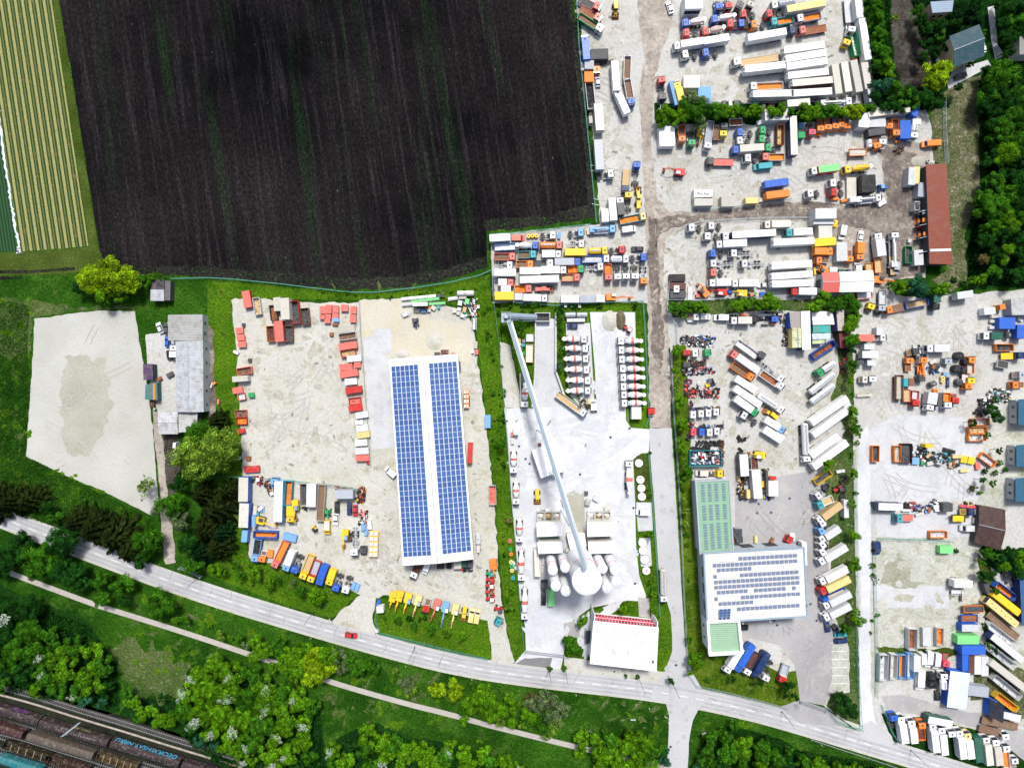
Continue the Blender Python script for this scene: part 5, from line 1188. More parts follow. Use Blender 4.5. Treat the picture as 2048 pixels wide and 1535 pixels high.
T(Z10, 1560, 1040, '''tt 555 255 214 6.2 W; tt 545 350 212 5.4 W; bt 640 420 212 11.2 W; bt 650 670 207 11 W; bt 665 790 207 11.4 R y; tp 655 920 203 9.4 B C; bt 690 965 207 10.6 W s; bt 690 1110 207 10.4 W s
ca 580 1290 97 3.8 N; ca 672 1300 120 2.8 K; ca 742 1375 2 4.6 T; ca 745 1458 2 4.8 N''')
T('the workshop court', 1360, 1040, 'ca 770 1297 180 3.6 K; ct 695 145 0 3 k w=2.6; ml 705 230 0 2.8 k R; bx 1495 400 93 8.2 W w=1.6; pl 915 230 90 2.4 y w=1; pl 1110 240 60 2 o w=1; ct 1380 215 90 2.6 W w=1.8 h=1; ml 1320 230 150 2.6 R')
T('the office lawn', 1360, 1240, 'bt 648 490 240 10.4 W; bt 780 462 240 11.4 B; tp 860 520 240 8.8 W M k; bt 975 545 242 10 N; tt 1065 610 245 7.6 W; tp 1255 640 250 6.6 R S s')
Z11 = 'the construction machine yard'
T(Z11, 1708, 600, '''bx 140 455 0 5.6 r o; ml 320 450 0 4 W; ct 305 375 90 2.6 s w=2; ct 185 560 0 3.6 s w=1.9; bx 192 655 0 5.6 W; ct 215 755 0 3.2 s w=1.9; ct 75 750 10 2.6 k w=1.6; cb 225 945 90 2 W; ml 120 955 0 3 w; bm 125 1145 3 5.4 w
bt 1015 580 180 7.8 W; ml 715 625 12 4 k C; ml 665 770 90 5 O; cn 830 810 90 7.6 O O; cb 825 720 0 2.6 W; cb 820 940 0 1.8 k; dr 1255 672 0 2.9 K; dr 1340 740 0 2.6 K; dr 1228 825 0 2.8 K; dr 1300 835 0 2.8 K
tp 1410 780 90 6 O w | orange tipper truck with pale bed beside the black drums; cb 1135 735 90 2.4 S; bm 1138 990 90 4 N w=.5; fb 1360 985 270 5.6 O s; ml 1405 970 90 2.6 Y; dr 1075 935 0 1.5 y; dr 1075 975 0 1.4 y; dr 985 1095 0 1.7 O
tl 545 1045 270 8.6 o w; ct 625 990 90 2.8 T w=1.6; ct 690 990 90 2.8 o w=1.6; tl 645 1150 270 4.4 r C; tp 740 1185 265 5.6 R s; bt 935 1225 262 6.6 W s w=3.4; ct 1035 1200 85 4.8 k w=1.4; tp 1120 1210 268 5.6 W O O; ml 1215 1190 268 3.6 R
dr 1260 985 0 2.4 k | tipped grey mixing bucket; ct 1635 130 6 4 W; ct 1790 80 10 1.9 O w=1.8; pl 1665 195 0 1.6 w w=1; pl 1665 255 0 1.6 w w=1; pl 1660 330 0 1.7 s w=1; pl 1715 330 0 1 w w=1; ct 1840 278 0 5.6 B w=4 h=2.8 | blue container with rubble on its roof
ct 2010 380 88 4.8 B w=3.4 h=3; pl 2005 235 -30 1.9 W w=.8; bt 1675 430 180 6.6 W g; cy 1870 420 90 2.4 k; sk 1822 570 0 6.3 O k; fb 1910 670 2 7 N Y; tl 1800 775 170 4 w k; ml 1990 900 0 4 S; ml 1975 1020 180 5 O
cy 960 1010 20 2.6 k; pl 950 740 30 2.2 w; pl 1010 780 0 2 k; pl 1040 835 60 1.8 s; pl 960 800 80 1.6 o; ct 1145 890 0 1.6 b w=1.2 h=1''')
Z12 = 'the concrete storage yard'
T(Z12, 1708, 820, '''sk 1530 142 0 6.3 O s; sk 1502 240 0 6.3 O C; sk 1492 330 0 6.3 O w; sk 268 525 90 5.7 O k; sk 532 525 90 5.7 O w; sk 640 520 90 6.9 M k w=3.8; ct 905 430 0 2.6 Y w=1.2; ct 1195 495 -15 4 K w=1.2 h=1
pl 1325 590 85 2.5 Y w=2.4; pl 1412 605 82 2.5 Y w=2.3; pl 1492 670 100 2.6 r w=1.6; sk 1620 600 143 6 O s; pl 1330 728 3 3 y w=.9; bx 435 1160 -1 8.6 W N; ct 1130 1170 0 3.4 k w=3; bm 1385 1160 -6 6.6 p w=.8; ml 1370 1225 0 4.6 N Y
fb 610 1300 180 7 T r; tl 1270 1305 180 4.6 k Y; pl 1460 1225 90 2 W w=1.2; pl 1460 1330 90 2 W w=1.4; va 1378 1425 180 4.6 s; sk 1025 1500 0 6 O s; pl 740 610 0 2.6 b w=2.4; pl 830 640 0 1.6 G; pl 1235 560 0 3 y w=1
pl 920 640 10 2.4 w; pl 1000 655 -20 3 k w=.5; pl 1160 660 90 2 C w=1; pl 900 545 40 2.2 C w=1; pl 730 460 90 2 s; pl 630 1205 0 3 s w=.9; pl 790 1250 20 3 w w=.8; pl 990 1165 0 2 W w=1.4; pl 1010 1205 0 2 W w=.8; pl 905 1200 90 1.6 o''')
Z13 = 'the weedy gravel plots'
T(Z13, 1708, 1060, '''va 290 222 275 4.8 N; ct 1130 240 180 4.6 L w=2.5 h=2; bx 1312 645 0 6.4 W; bm 1292 790 92 4.2 M w=.4; tl 1452 952 180 7 O k; tl 1400 1065 180 5.8 B o; ct 1402 1175 0 6 s B; ct 1375 1318 0 7.6 L w=3
ct 1420 1430 0 8.4 B w=3 h=3.4; sk 700 1310 90 7.6 s o w=3; ct 905 1300 90 6.4 s w=2.8 h=1.4; sk 1042 1285 90 6.2 w O; bm 1240 740 0 4.4 s w=2.4''')
Z14 = 'the slanting trailer rank'
T(Z14, 1708, 1060, '''sk 1820 730 142 8.4 B O; bx 1835 875 141 11.6 Y; bu 1790 995 141 14.2 y; tf 1795 1150 141 13.8 D; sk 1770 1250 142 11.6 W s; bx 1840 1415 142 14 W N; ch 1900 600 112 6.4 K; ct 1610 700 110 3.6 k w=1.6''')
T(Z14, 1708, 1280, 'sk 1770 195 142 11.8 W S; bx 1870 430 142 17 w; sk 1835 562 142 12 W s; sk 1830 740 142 9 Y O; bx 1860 905 167 8.4 W N; tf 1760 1000 168 13 D; tf 1640 1085 168 8 D')
Z15 = 'the skip and cab yard'
T(Z15, 1708, 1280, '''sk 350 325 88 9.2 W s w=2.9; sk 470 312 88 8.8 s w; sk 572 310 88 8.4 b O; sk 672 305 88 9 b s; ct 762 285 90 5.4 W; ct 845 230 90 3.6 W w=1.7; va 918 240 265 6 W; va 1012 262 265 6 W; ml 1108 248 262 4.6 p
va 812 490 267 7.4 W w=2.5; bt 970 500 92 5 K; tk 1095 500 92 6 W W | white tank truck beside the blue edged workshop; ca 1020 672 90 3.6 K; ct 1345 270 90 5.8 B; ct 1412 285 90 5.8 M; ct 1490 300 90 6.2 W; ct 1578 312 90 6.8 s
ct 1500 612 -8 7.2 S w=3.6 | silver grey canopy beside the blue edged workshop; bx 1035 975 -11 8.8 W g | white box trailer with green sides; bt 1000 950 169 1 W'''.replace('; bt 1000 950 169 1 W', ''))
T('the roadside truck line', 1708, 1280, '''tt 485 990 97 6.4 B; bt 595 1080 98 9.4 W; bt 715 1100 96 8 W; tp 815 1090 95 7 O M; bt 975 1175 96 10.2 W; bt 1080 1215 96 9.6 W; cb 1180 1125 95 2.8 W; bt 1300 1255 97 10 W; bt 1395 1270 98 9 y W
ct 1512 1320 95 8.8 g w=3; bt 1620 1335 97 9.8 W w; bt 1735 1350 97 9 W w; tp 1835 1400 96 8.8 W O; ml 1930 1470 95 4 W; cb 1825 1158 95 2.2 W''')
Z16 = 'the red skip yard'
T(Z16, 440, 560, '''ct 310 225 100 6 r R w=2.8 h=1.8; sk 442 312 98 6 s C; sk 640 392 98 5.4 k o; ct 690 290 94 4.8 w w=2.5; bx 785 345 93 7.6 w w=3.1 | white box body with rust patches; sk 905 388 97 8 R k w=3.1; sk 1022 435 97 5.8 o k w=2.9
sk 605 645 95 5.5 O M w=2.6; ct 705 615 95 7.4 r R w=3.1 h=2.2; sk 822 645 92 5.6 o k w=3; cl 1235 358 90 2.7 r; cl 1310 322 90 1.5 r; cl 1308 375 90 1.5 r; cl 1392 350 90 2.7 r; cl 1235 445 90 1.5 r; cl 1300 437 90 1.6 r; cl 1390 430 90 1.6 r; cl 1292 492 90 1.5 r
cl 1395 480 0 2.1 b w=1.2; cl 1500 335 0 2.6 r w=2.3; cl 1606 358 90 2.7 r; cl 1600 462 90 2.7 r; cl 233 608 3 2.7 r; cl 248 690 3 2.8 r; cl 263 772 3 2.8 r; sk 1532 672 8 6.3 W D; ct 1512 580 6 5.6 w w=2.4 h=1.2; ct 1530 790 10 6.4 r w=2.4 h=1.8
sk 1542 875 10 5.2 R C; ct 1605 942 5 5 W w=2.2 h=1.6; ct 1507 1045 6 4.5 r w=2.3 h=1.5; cl 1655 1018 0 2.3 r; ct 1542 1125 9 6.4 r w=2.4 h=1.8; ct 1565 1220 5 4.2 W w=2.2 h=1.5; ct 1600 1322 8 5.7 R w=2.3 h=1.8; sk 1620 1455 7 4.3 R r
sk 288 1092 10 5.2 r D; ct 240 1187 4 5.4 w w=2; cl 213 1325 10 3.6 r; sk 248 1402 12 2.6 r s; cl 375 1382 5 2.1 G w=1.6; pl 1385 530 0 2 o w=.8; pl 190 870 -30 1.9 W w=.9; pl 355 965 0 1.2 k; pl 280 540 0 1 k; pl 1340 650 0 1.4 o''')
T(Z16, 440, 780, '''cl 1632 212 8 5 R w=2.2; ct 1697 300 8 4.2 W w=2.1 h=1.4; cl 1675 387 6 2.7 W w=1.5; ct 1702 460 8 4 W w=2.2 h=1.4; ct 1715 540 8 4.4 y w=2.2 h=1.5; ct 1690 635 4 4.2 W w=2.2 h=1.5; ct 1700 735 3 4.6 W w=2.3 h=1.5; ct 1705 820 3 4.6 r w=2.2 h=1.5
sk 240 282 2 4 r D; sk 252 372 3 3.6 R O; cl 255 490 14 2.6 R w=1.6; cl 383 950 4 5.4 R w=2.2; dr 1780 880 0 1.1 R; pl 340 820 0 1.6 o w=1.4; ml 2030 960 140 4.6 W'''.replace('ml 2030 960 140 4.6 W', 'va 2050 985 140 4.6 W'))
Z17 = 'the solar hall yard'
T(Z17, 700, 560, '''bm 825 208 5 12.6 W; bm 905 240 6 10.4 L w=1; bm 1000 285 5 9 L w=.8; bx 845 290 0 5.4 W k w=1.4; bm 700 290 5 4.6 s w=.9; bm 1240 220 8 3.6 W w=1.1; bm 1355 208 2 3 w w=1; cy 1390 155 0 6.2 W; bm 1090 190 4 3 k w=.9; tr 785 505 275 3.2 N k
bm 1495 525 88 4.4 s w=1.6; pl 815 365 5 1.5 w; pl 885 370 0 1.6 b; pl 940 330 -20 2 O w=.9; pl 1005 335 -30 1.7 w w=1.4; pl 1068 325 0 1 T; pl 950 362 0 1.3 s; pl 1260 372 0 1.4 w; pl 1315 350 -15 1.4 s; pl 1305 398 -20 1.3 w; pl 1355 430 -15 1.3 W; pl 1325 275 80 1.8 s w=1.5; pl 1410 255 80 1.9 L w=1.5; pl 1380 355 80 1.9 C w=1.3; pl 1545 320 0 .9 W
pl 1050 890 0 2 k w=1.3; pl 1140 870 0 2.7 M w=1.9; pl 1240 890 0 1.6 r w=.9; pl 1515 780 88 2.6 w w=1.2; pl 1525 865 88 1.8 r w=1.3; tb 1400 1430 90 6.8 O w=1.9 | orange flat trailer with white blocks beside the hall; pl 1475 860 0 .8 W; pl 1315 1010 90 2 g w=.8; pl 1320 1070 90 2 k w=.7; pl 665 415 20 2 s''')
T(Z17, 700, 1080, '''tp 790 372 246 5.2 W M M; va 912 348 250 4.4 W; sk 1088 300 90 2.6 M k; ca 1190 298 90 2.8 K; ct 1295 292 90 3 w w=2.6; ml 1378 290 90 2.8 g; ml 1440 290 90 2.6 k; pl 1345 340 0 1 R; bm 1545 70 90 4.8 w w=2 | pale bundle of pipes beside the grass strip''')
T(Z17, 780, 850, 'ct 965 330 88 7.4 R W w=1.7; cy 1060 1370 90 4 s')
for i, (k, xx, yy, a, l, cc) in enumerate((('ex', 505, 725, 258, 6, 'YY'), ('ex', 580, 745, 256, 7.6, 'YY'), ('ex', 680, 770, 256, 7.6, 'Yb'), ('ex', 795, 805, 254, 8.2, 'yS'), ('ml', 925, 790, 255, 5, 'RW'), ('ex', 1020, 855, 252, 8.2, 'rW'),
        ('ex', 1130, 908, 258, 9.4, 'bW'), ('ex', 1250, 925, 260, 8.8, 'yW'), ('wl', 1372, 905, 262, 5.6, 'YY'), ('va', 1462, 912, 80, 4.8, 'y w=1.75'), ('va', 1528, 925, 80, 4.8, 'y w=1.75'))):
    T('the machine line above the lawn', 700, 1080, '%s %d %d %d %s %s' % (k, xx, yy, a, l, cc))
T('the farm tractor column', 700, 1080, '''tr 1690 405 180 3.4 G T; tr 1690 478 180 3.4 R R; tr 1685 553 180 3.4 R W; tr 1685 628 180 3.2 R o; tr 1690 712 180 3.4 R W; tr 1790 840 160 3.2 R k; ml 1800 985 150 3.4 T W; ex 1735 360 275 7.4 O O
ct 360 835 5 2.4 W w=2.2; pl 340 750 60 2 B w=1; pl 325 1090 20 1.2 W''')
T('the main road', 0, 0, 'ca 701 1271 -8 4.5 R', 1.0)
T('the asphalt lane beside the plant', 0, 0, 'tk 1328 1172 270 11.8 W w', 1.0)
T('the grass beside the plant fence', 0, 0, 'sk 985 990 91 6.8 s r; ct 975 843 91 4.6 b w=2 h=1.4', 1.0)
Z18 = 'the mixed machinery yard'
T(Z18, 440, 930, '''bx 285 290 88 8.6 w B w=3.4; bx 290 602 88 8.6 w B w=3.4; ct 405 675 90 4 b w=1.3; ct 295 855 85 4 b w=2; tr 460 190 268 3.6 R W; bx 705 435 88 14.4 W b w=3; tp 660 210 90 3.4 b b | light blue detached tipper cab; sk 827 335 86 8.8 T O
ct 1105 360 90 8 W w=3.2 h=3.2; sk 1010 355 90 8 w k w=2.4; tl 1218 450 86 13 w D; ex 905 570 272 8.6 Y b; bt 835 600 268 6 Y Y; ex 555 690 -12 8.8 Y k; tr 1290 580 268 3.6 G G; ca 1405 510 90 4.4 K; ca 1555 525 90 4.6 N; ca 1625 550 270 4.3 R; ca 1390 655 266 4.3 W
va 1286 755 268 5.2 Y W; fl 1130 775 300 3 Y; sk 550 835 -2 8.4 B O; ct 822 880 -15 4.8 b w=2.4 h=1.4; tp 437 1030 262 8 b K; ml 512 1105 258 4.2 O W; pl 605 1065 80 2.6 O w=2; tp 722 1075 245 10.2 r O; bt 822 1160 250 7.8 b W; tt 925 1190 252 6.8 B
tp 1045 1225 250 9.2 Y C; tp 1130 1280 250 8 Y S R | yellow tipper truck with red bed; bt 1222 1330 250 7.8 B; bt 1325 1362 252 6.2 Y; tt 1415 1415 255 6.4 B; tt 1530 1440 256 6.2 W; pl 1605 1455 70 2.6 b w=1.3; pl 1650 1475 70 2.6 b w=1.3; bx 1495 350 0 6.4 S w=3
ct 1715 760 85 2.6 b w=1.6 h=1; ct 1745 825 88 2 b w=1.2 h=1; pl 1800 690 85 1.7 W w=1.5; pl 1805 745 85 1.7 W w=1.5; ex 1495 910 264 7.6 Y b; ch 1620 920 270 10 W; tb 1850 950 268 9.4 Y w=3 | yellow flat trailer with white blocks; ml 1725 1030 90 3 k; ct 400 560 85 3.6 w w=1.3 h=1.2; pl 448 590 90 1.5 T
pl 485 520 40 2 W w=1.2; pl 410 150 0 1.8 k; pl 350 640 90 2 w; pl 1500 285 0 5 o w=.6; pl 625 340 20 1.6 s w=1.3; bx 850 480 0 2 o w=1.6; ct 480 730 0 1 k w=1'''.replace('; bx 850 480 0 2 o w=1.6; ct 480 730 0 1 k w=1', ''))
Z19 = 'the old workshop court'
T(Z19, 200, 500, 'ca 710 935 112 4.2 s; ca 790 945 92 4.2 k; ca 803 1100 92 4 B; bt 868 1210 90 4.6 W; ca 825 1262 100 3.6 K')
T(Z19, 200, 740, 'pl 632 410 88 2.1 M w=1.4; dr 638 468 0 .8 s; ct 895 905 85 1.8 W w=1; pl 712 105 30 1.6 o; pl 840 55 30 2.4 k w=1.6; pl 1345 180 70 2 w w=.5; pl 1375 160 40 1.2 O w=.7; pl 1425 378 85 1.8 r w=.7')
T('the house garden', 1708, 0, 'ca 1565 565 100 3.8 W; ca 1300 905 200 4.6 K; ca 1118 590 70 3 W; ca 1125 645 60 2.8 k; pl 1030 690 70 3.4 W w=1.5; pl 1480 230 20 2.2 W w=.8')

T(Z5, 980, 840, '''bm 880 1000 -72 3 s w=.5; pl 700 1080 5 2 W w=1.4; pl 760 1100 0 2.4 W w=1; pl 640 1060 0 1.6 s; pl 1220 1110 0 2.6 W w=1.6; pl 1330 1120 0 2 s w=1.4; pl 1410 1060 20 2 w w=1.6; ct 1290 960 -30 2.2 s w=1.6 h=1; bm 1190 1240 88 5 s w=.5; bm 850 1290 88 4.6 s w=.6
ct 760 1260 0 2.4 W w=2 h=2; ct 1340 1250 0 2.6 W w=2 h=2.2; pl 1160 880 90 1.4 k; bm 700 1200 2 4.6 k w=.4; bm 1330 1160 2 4.4 k w=.4; cy 1180 990 85 2.4 w; pl 1440 1200 90 2 s w=.6''')
T(Z5, 980, 1060, '''bm 760 120 2 7.6 s w=.6; bm 1360 110 2 6.6 s w=.6; bm 640 330 89 5 s w=.6; bm 1480 260 87 4.6 s w=.6; cb 655 655 90 1.4 k; ct 740 290 90 1.6 k w=.8 h=2; ct 1380 245 70 1.6 k w=.8 h=2; pl 960 240 0 3 w w=1.4; pl 1060 200 0 2.6 s w=1.4; bm 610 480 90 5 w w=.8''')
# ---------------------------------------------------------------- buildings
def quad_pts(px, h): return [W(x, y, h) for x, y in px]      # order TL, TR, BR, BL as seen
def lerp2(a, b, t): return (a[0] + (b[0] - a[0]) * t, a[1] + (b[1] - a[1]) * t)
def building(name, px, h, wc, rc, label, cat='building', roof='flat', roofmat='ribroof', rise=1.5, ridge='NS', over=.35, parapet=0, wins=(), doors=(), zone=None, capc=None):
    P = quad_pts(px, h); cx = sum(p[0] for p in P) / 4; cy = sum(p[1] for p in P) / 4
    root = empty(name, cx, cy); Q = [(p[0] - cx, p[1] - cy) for p in P]
    wc_ = wc if isinstance(wc, tuple) else C[wc][0]; rc_ = rc if isinstance(rc, tuple) else C[rc][0]
    m = MB(); m.add([(x, y, 0) for x, y in Q] + [(x, y, h) for x, y in Q], [(3, 2, 6, 7), (0, 3, 7, 4), (1, 0, 4, 5), (2, 1, 5, 6), (7, 6, 5, 4)])
    mesh_obj('wall', m, 'wall', root, wc_)
    # roof sheet stands proud of the walls
    d = [Vector(q) for q in Q]; E = []
    for i in range(4):
        v = d[i] - (d[0] + d[1] + d[2] + d[3]) / 4; E.append((Q[i][0] + math.copysign(over, v.x), Q[i][1] + math.copysign(over, v.y)))
    m = MB(); t = .16
    if roof == 'flat':
        m.add([(x, y, h + .02) for x, y in E] + [(x, y, h + t) for x, y in E], [(3, 2, 6, 7), (0, 3, 7, 4), (1, 0, 4, 5), (2, 1, 5, 6), (7, 6, 5, 4), (0, 1, 2, 3)])
        ro = mesh_obj('roof', m, roofmat, root, rc_)
    else:
        if ridge == 'NS': a, b = lerp2(E[0], E[1], .5), lerp2(E[3], E[2], .5); s1, s2 = [E[0], a, b, E[3]], [a, E[1], E[2], b]; hi = ((0, 1, 1, 0), (1, 0, 0, 1)); gab = [(E[0], E[1], a), (E[2], E[3], b)]
        elif ridge == 'EW': a, b = lerp2(E[0], E[3], .5), lerp2(E[1], E[2], .5); s1, s2 = [E[0], E[1], b, a], [a, b, E[2], E[3]]; hi = ((0, 0, 1, 1), (1, 1, 0, 0)); gab = [(E[3], E[0], a), (E[1], E[2], b)]
        else: s1, s2 = E, None; hi = ((0, 1, 1, 0), None) if ridge == 'E' else ((1, 0, 0, 1), None); gab = []
        for s, hh in ((s1, hi[0]), (s2, hi[1])):
            if s is None: continue
            m.add([(p[0], p[1], h + .03 + rise * k) for p, k in zip(s, hh)] + [(p[0], p[1], h + .15 + rise * k) for p, k in zip(s, hh)], [(7, 6, 5, 4), (0, 1, 2, 3), (3, 2, 6, 7), (0, 3, 7, 4), (1, 0, 4, 5), (2, 1, 5, 6)])
        ro = mesh_obj('roof', m, roofmat, root, rc_)
        if gab:
            for p, q, r in gab:
                g = MB(); g.add([(p[0] * .985, p[1] * .985, h), (q[0] * .985, q[1] * .985, h), (r[0] * .985, r[1] * .985, h + rise)], [(0, 1, 2)]); mesh_obj('gable', g, 'wall', root, wc_)
            g = MB(); g.tube((a[0], a[1], h + rise + .14), (b[0], b[1], h + rise + .14), .14, n=6); mesh_obj('ridge_cap', g, 'steel', ro)
    if parapet:
        g = MB()
        for i in range(4):
            a, b = E[i], E[(i + 1) % 4]; L = math.hypot(b[0] - a[0], b[1] - a[1]); g.box((a[0] + b[0]) / 2, (a[1] + b[1]) / 2, h + parapet / 2 + .1, L + .5, .5 if parapet < .8 else .9, parapet + .2 + .003 * i, math.atan2(b[1] - a[1], b[0] - a[0]))
        mesh_obj('parapet', g, 'wall', root, C[capc or 'w'][0])
    # openings: (side, t, z, width, height) side 0 top wall, 1 right, 2 bottom, 3 left
    for kind, lst in (('window', wins), ('door', doors)):
        for s, tt, z, ww, hh in lst:
            a, b = Q[s], Q[(s + 1) % 4]; p = lerp2(a, b, tt); an = math.atan2(b[1] - a[1], b[0] - a[0]); nx, ny = math.sin(an), -math.cos(an)
            if (nx * p[0] + ny * p[1]) < 0: nx, ny = -nx, -ny
            g = MB(); g.box(p[0] + nx * .04, p[1] + ny * .04, z, ww + .2, .08, hh + .2, an); w_ = mesh_obj(kind, g, 'steel', root)
            g = MB(); g.box(p[0] + nx * .09, p[1] + ny * .09, z, ww, .03, hh, an); mesh_obj('pane' if kind == 'window' else 'door_leaf', g, 'glass' if kind == 'window' else 'dark', w_)
    reg(root, label, label, cat, zone or '', (px[0][0] + px[2][0]) / 2 * SPX, -(px[0][1] + px[2][1]) / 2 * SPX, own=True)
    return root, Q, h, E
def panel_field(root, A, name, c0, nx, ny, lift=.12, mat='solar', thick=.05):
    """A: 4 corners (x,y,z) TL,TR,BR,BL; nx x ny modules with pale frames"""
    a, b, c, d = [Vector(p) for p in A]; up = (b - a).cross(d - a).normalized()
    if up.z < 0: up = -up
    vs = [p + up * lift for p in (a, b, c, d)] + [p + up * (lift - thick) for p in (a, b, c, d)]
    me = bpy.data.meshes.new(name); me.from_pydata([tuple(v) for v in vs], [], [(3, 2, 1, 0), (4, 5, 6, 7), (0, 1, 5, 4), (1, 2, 6, 5), (2, 3, 7, 6), (3, 0, 4, 7)])
    uv = me.uv_layers.new(name='UVMap'); co = [(0, 0), (nx, 0), (nx, ny), (0, ny)] * 2
    for li, l in enumerate(me.loops):
        uv.data[li].uv = co[l.vertex_index]
    me.materials.append(M[mat]); return link(name, me, root)
def bil(A, u, v):
    a, b, c, d = [Vector(p) for p in A]; return (a.lerp(b, u)).lerp(d.lerp(c, u), v)

# solar hall: two shallow slopes with module fields
rt, Q, h, E = building('industrial_hall', [(781, 721), (913, 710), (945, 1115), (808, 1128)], 7.2, 'w', 'W', 'long white hall whose twin roof slopes carry blue solar panels', 'hall', 'gable', 'ribroof', 1.3, 'NS', .4,
    doors=[(2, t, 2.3, 4.5, 4.4) for t in (.12, .38, .62, .86)] + [(0, .5, 2.3, 5, 4.4)], wins=[(1, t, 4.5, 3, 1) for t in (.1, .25, .4, .55, .7, .85)])
for s, (u0, u1) in enumerate(((0, .5), (.5, 1))):
    top0, top1, bot1, bot0 = lerp2(E[0], E[1], u0), lerp2(E[0], E[1], u1), lerp2(E[3], E[2], u1), lerp2(E[3], E[2], u0)
    z = (h + .15, h + 1.45) if s == 0 else (h + 1.45, h + .15)
    A = [(*top0, z[0]), (*top1, z[1]), (*bot1, z[1]), (*bot0, z[0])]
    f0, f1 = (.04, .84) if s == 0 else (.15, .955)
    for ci in range(6):
        for bi, (v0, v1, n) in enumerate(((.035, .2185, 7), (.2188, .4022, 7), (.4025, .586, 7), (.5865, .77, 7), (.7703, .958, 8))):
            ua, ub = f0 + (f1 - f0) * ci / 6 + .005, f0 + (f1 - f0) * (ci + 1) / 6 - .005
            panel_field(rt, [bil(A, ua, v0), bil(A, ub, v0), bil(A, ub, v1), bil(A, ua, v1)], 'solar_array', None, 1, n)
# workshop: big hall, green-roofed wing and office
rt, Q, h, E = building('workshop_hall', [(1409, 1107), (1605, 1096), (1612, 1229), (1416, 1242)], 8.6, (.36, .42, .47), (.62, .62, .60), 'large workshop hall with rows of small panels on its cream roof', 'hall', 'flat', 'ribrooft', parapet=.25, capc='H',
    doors=[(0, t, 2.3, 4.2, 4.4) for t in (.25, .5, .75)] + [(2, .5, 2.2, 4, 4.2), (2, .8, 2.2, 4, 4.2)], wins=[(3, t, 5.5, 3.5, 1) for t in (.2, .45, .7)])
A = [(*E[0], h + .16), (*E[1], h + .16), (*E[2], h + .16), (*E[3], h + .16)]
rows = [(.105, .34, .93, 13), (.185, .08, .93, 19), (.255, .12, .47, 8), (.345, .345, .935, 13), (.345, .08, .12, 1), (.425, .085, .94, 19), (.50, .085, .94, 19), (.575, .11, .42, 7), (.575, .48, .80, 7), (.575, .86, .90, 1), (.665, .345, .94, 13), (.665, .08, .12, 1), (.74, .12, .47, 8), (.83, .30, .93, 14)]
for v, u0, u1, n in rows:
    m = MB()
    for k in range(n):
        p = bil(A, u0 + (u1 - u0) * (k + .5) / n, v); m.box(p.x, p.y, p.z + .28, (u1 - u0) / n * 33.5 * .80, 1.15, .06, R(3), tilt=0)
        m.box(p.x, p.y + .3, p.z + .12, 1.0, .08, .24, R(3))
    mesh_obj('panel_row', m, flat_mat('row_module', (.16, .20, .30), .3) if 'rowm' not in M else M['rowm'], rt); M['rowm'] = bpy.data.materials['row_module']
for (u0, u1, v0, v1) in ((.16, .3, .05, .15), (.5, .74, .225, .315), (.79, .93, .22, .31), (.16, .3, .29, .38), (.17, .31, .63, .72), (.49, .74, .69, .79), (.79, .93, .68, .78)):
    m = MB(); p, q = bil(A, u0, v0), bil(A, u1, v1); n = 5
    for k in range(n): m.box(p.x + (q.x - p.x) * (k + .5) / n, (p.y + q.y) / 2, h + .28, abs(q.x - p.x) / n * .86, abs(q.y - p.y), .3, R(3), taper=.85)
    mesh_obj('roof_light', m, 'paint', rt, (.8, .82, .84))
for k in range(3):
    p = bil(A, .135 + k * .04, .885); panel_field(rt, [(p.x - .6, p.y + 2, h + 1.1), (p.x + .5, p.y + 2, h + 1.1), (p.x + .5, p.y - 2, h + .3), (p.x - .6, p.y - 2, h + .3)], 'solar_collector', None, 1, 4)
for u, v in ((.25, -.01), (.45, -.012), (.62, -.015), (.35, 1.0), (.62, 1.0), (1.0, .8)):
    p = bil(A, u, v); m = MB(); m.tube((p.x, p.y, h), (p.x, p.y + (.6 if v < .5 else -.6), h + .9), .07, n=5); m.box(p.x, p.y + (.8 if v < .5 else -.8), h + .9, .5, .5, .2); mesh_obj('flood_light', m, 'lamp', rt)
rt, Q, h, E = building('workshop_wing', [(1393, 964), (1456, 961), (1464, 1098), (1402, 1104)], 6.6, (.40, .44, .47), (.22, .40, .26), 'green roofed workshop wing with four lines of small panels', 'hall', 'flat', 'ribrooft', parapet=.2, capc='S', doors=[(1, t, 2.2, 3.8, 4.2) for t in (.15, .4, .65)])
A = [(*E[0], h + .16), (*E[1], h + .16), (*E[2], h + .16), (*E[3], h + .16)]
for u in (.2, .4, .6, .82):
    m = MB()
    for k in range(25):
        if k == 7 or k == 14: continue
        p = bil(A, u, .05 + k * .037); m.box(p.x, p.y, p.z + .2, 1.15, .52, .08, R(3))
    mesh_obj('panel_row', m, M['rowm'], rt)
m = MB(); m.tube((6, -9, h + .3), (2, -14, h + .6), .12, n=6); mesh_obj('roof_duct', m, 'steel', rt)
building('office_block', [(1416, 1243), (1473, 1240), (1480, 1300), (1420, 1304)], 8.2, 'W', (.26, .42, .28), 'white office block with a green flat roof and broad white parapet', 'office', 'flat', 'ribrooft', parapet=.9, capc='W',
    wins=[(3, .2, 6.4, .6, 1.2), (3, .55, 6.4, .6, 1.2), (3, .3, 3, .6, 1.2), (3, .7, 3, .6, 1.2), (2, .2, 6, 1.2, 1.2), (2, .5, 6, 1.2, 1.2), (2, .8, 6, 1.2, 1.2), (2, .35, 2.6, 1.2, 1.2), (2, .65, 2.6, 1.2, 1.2)])
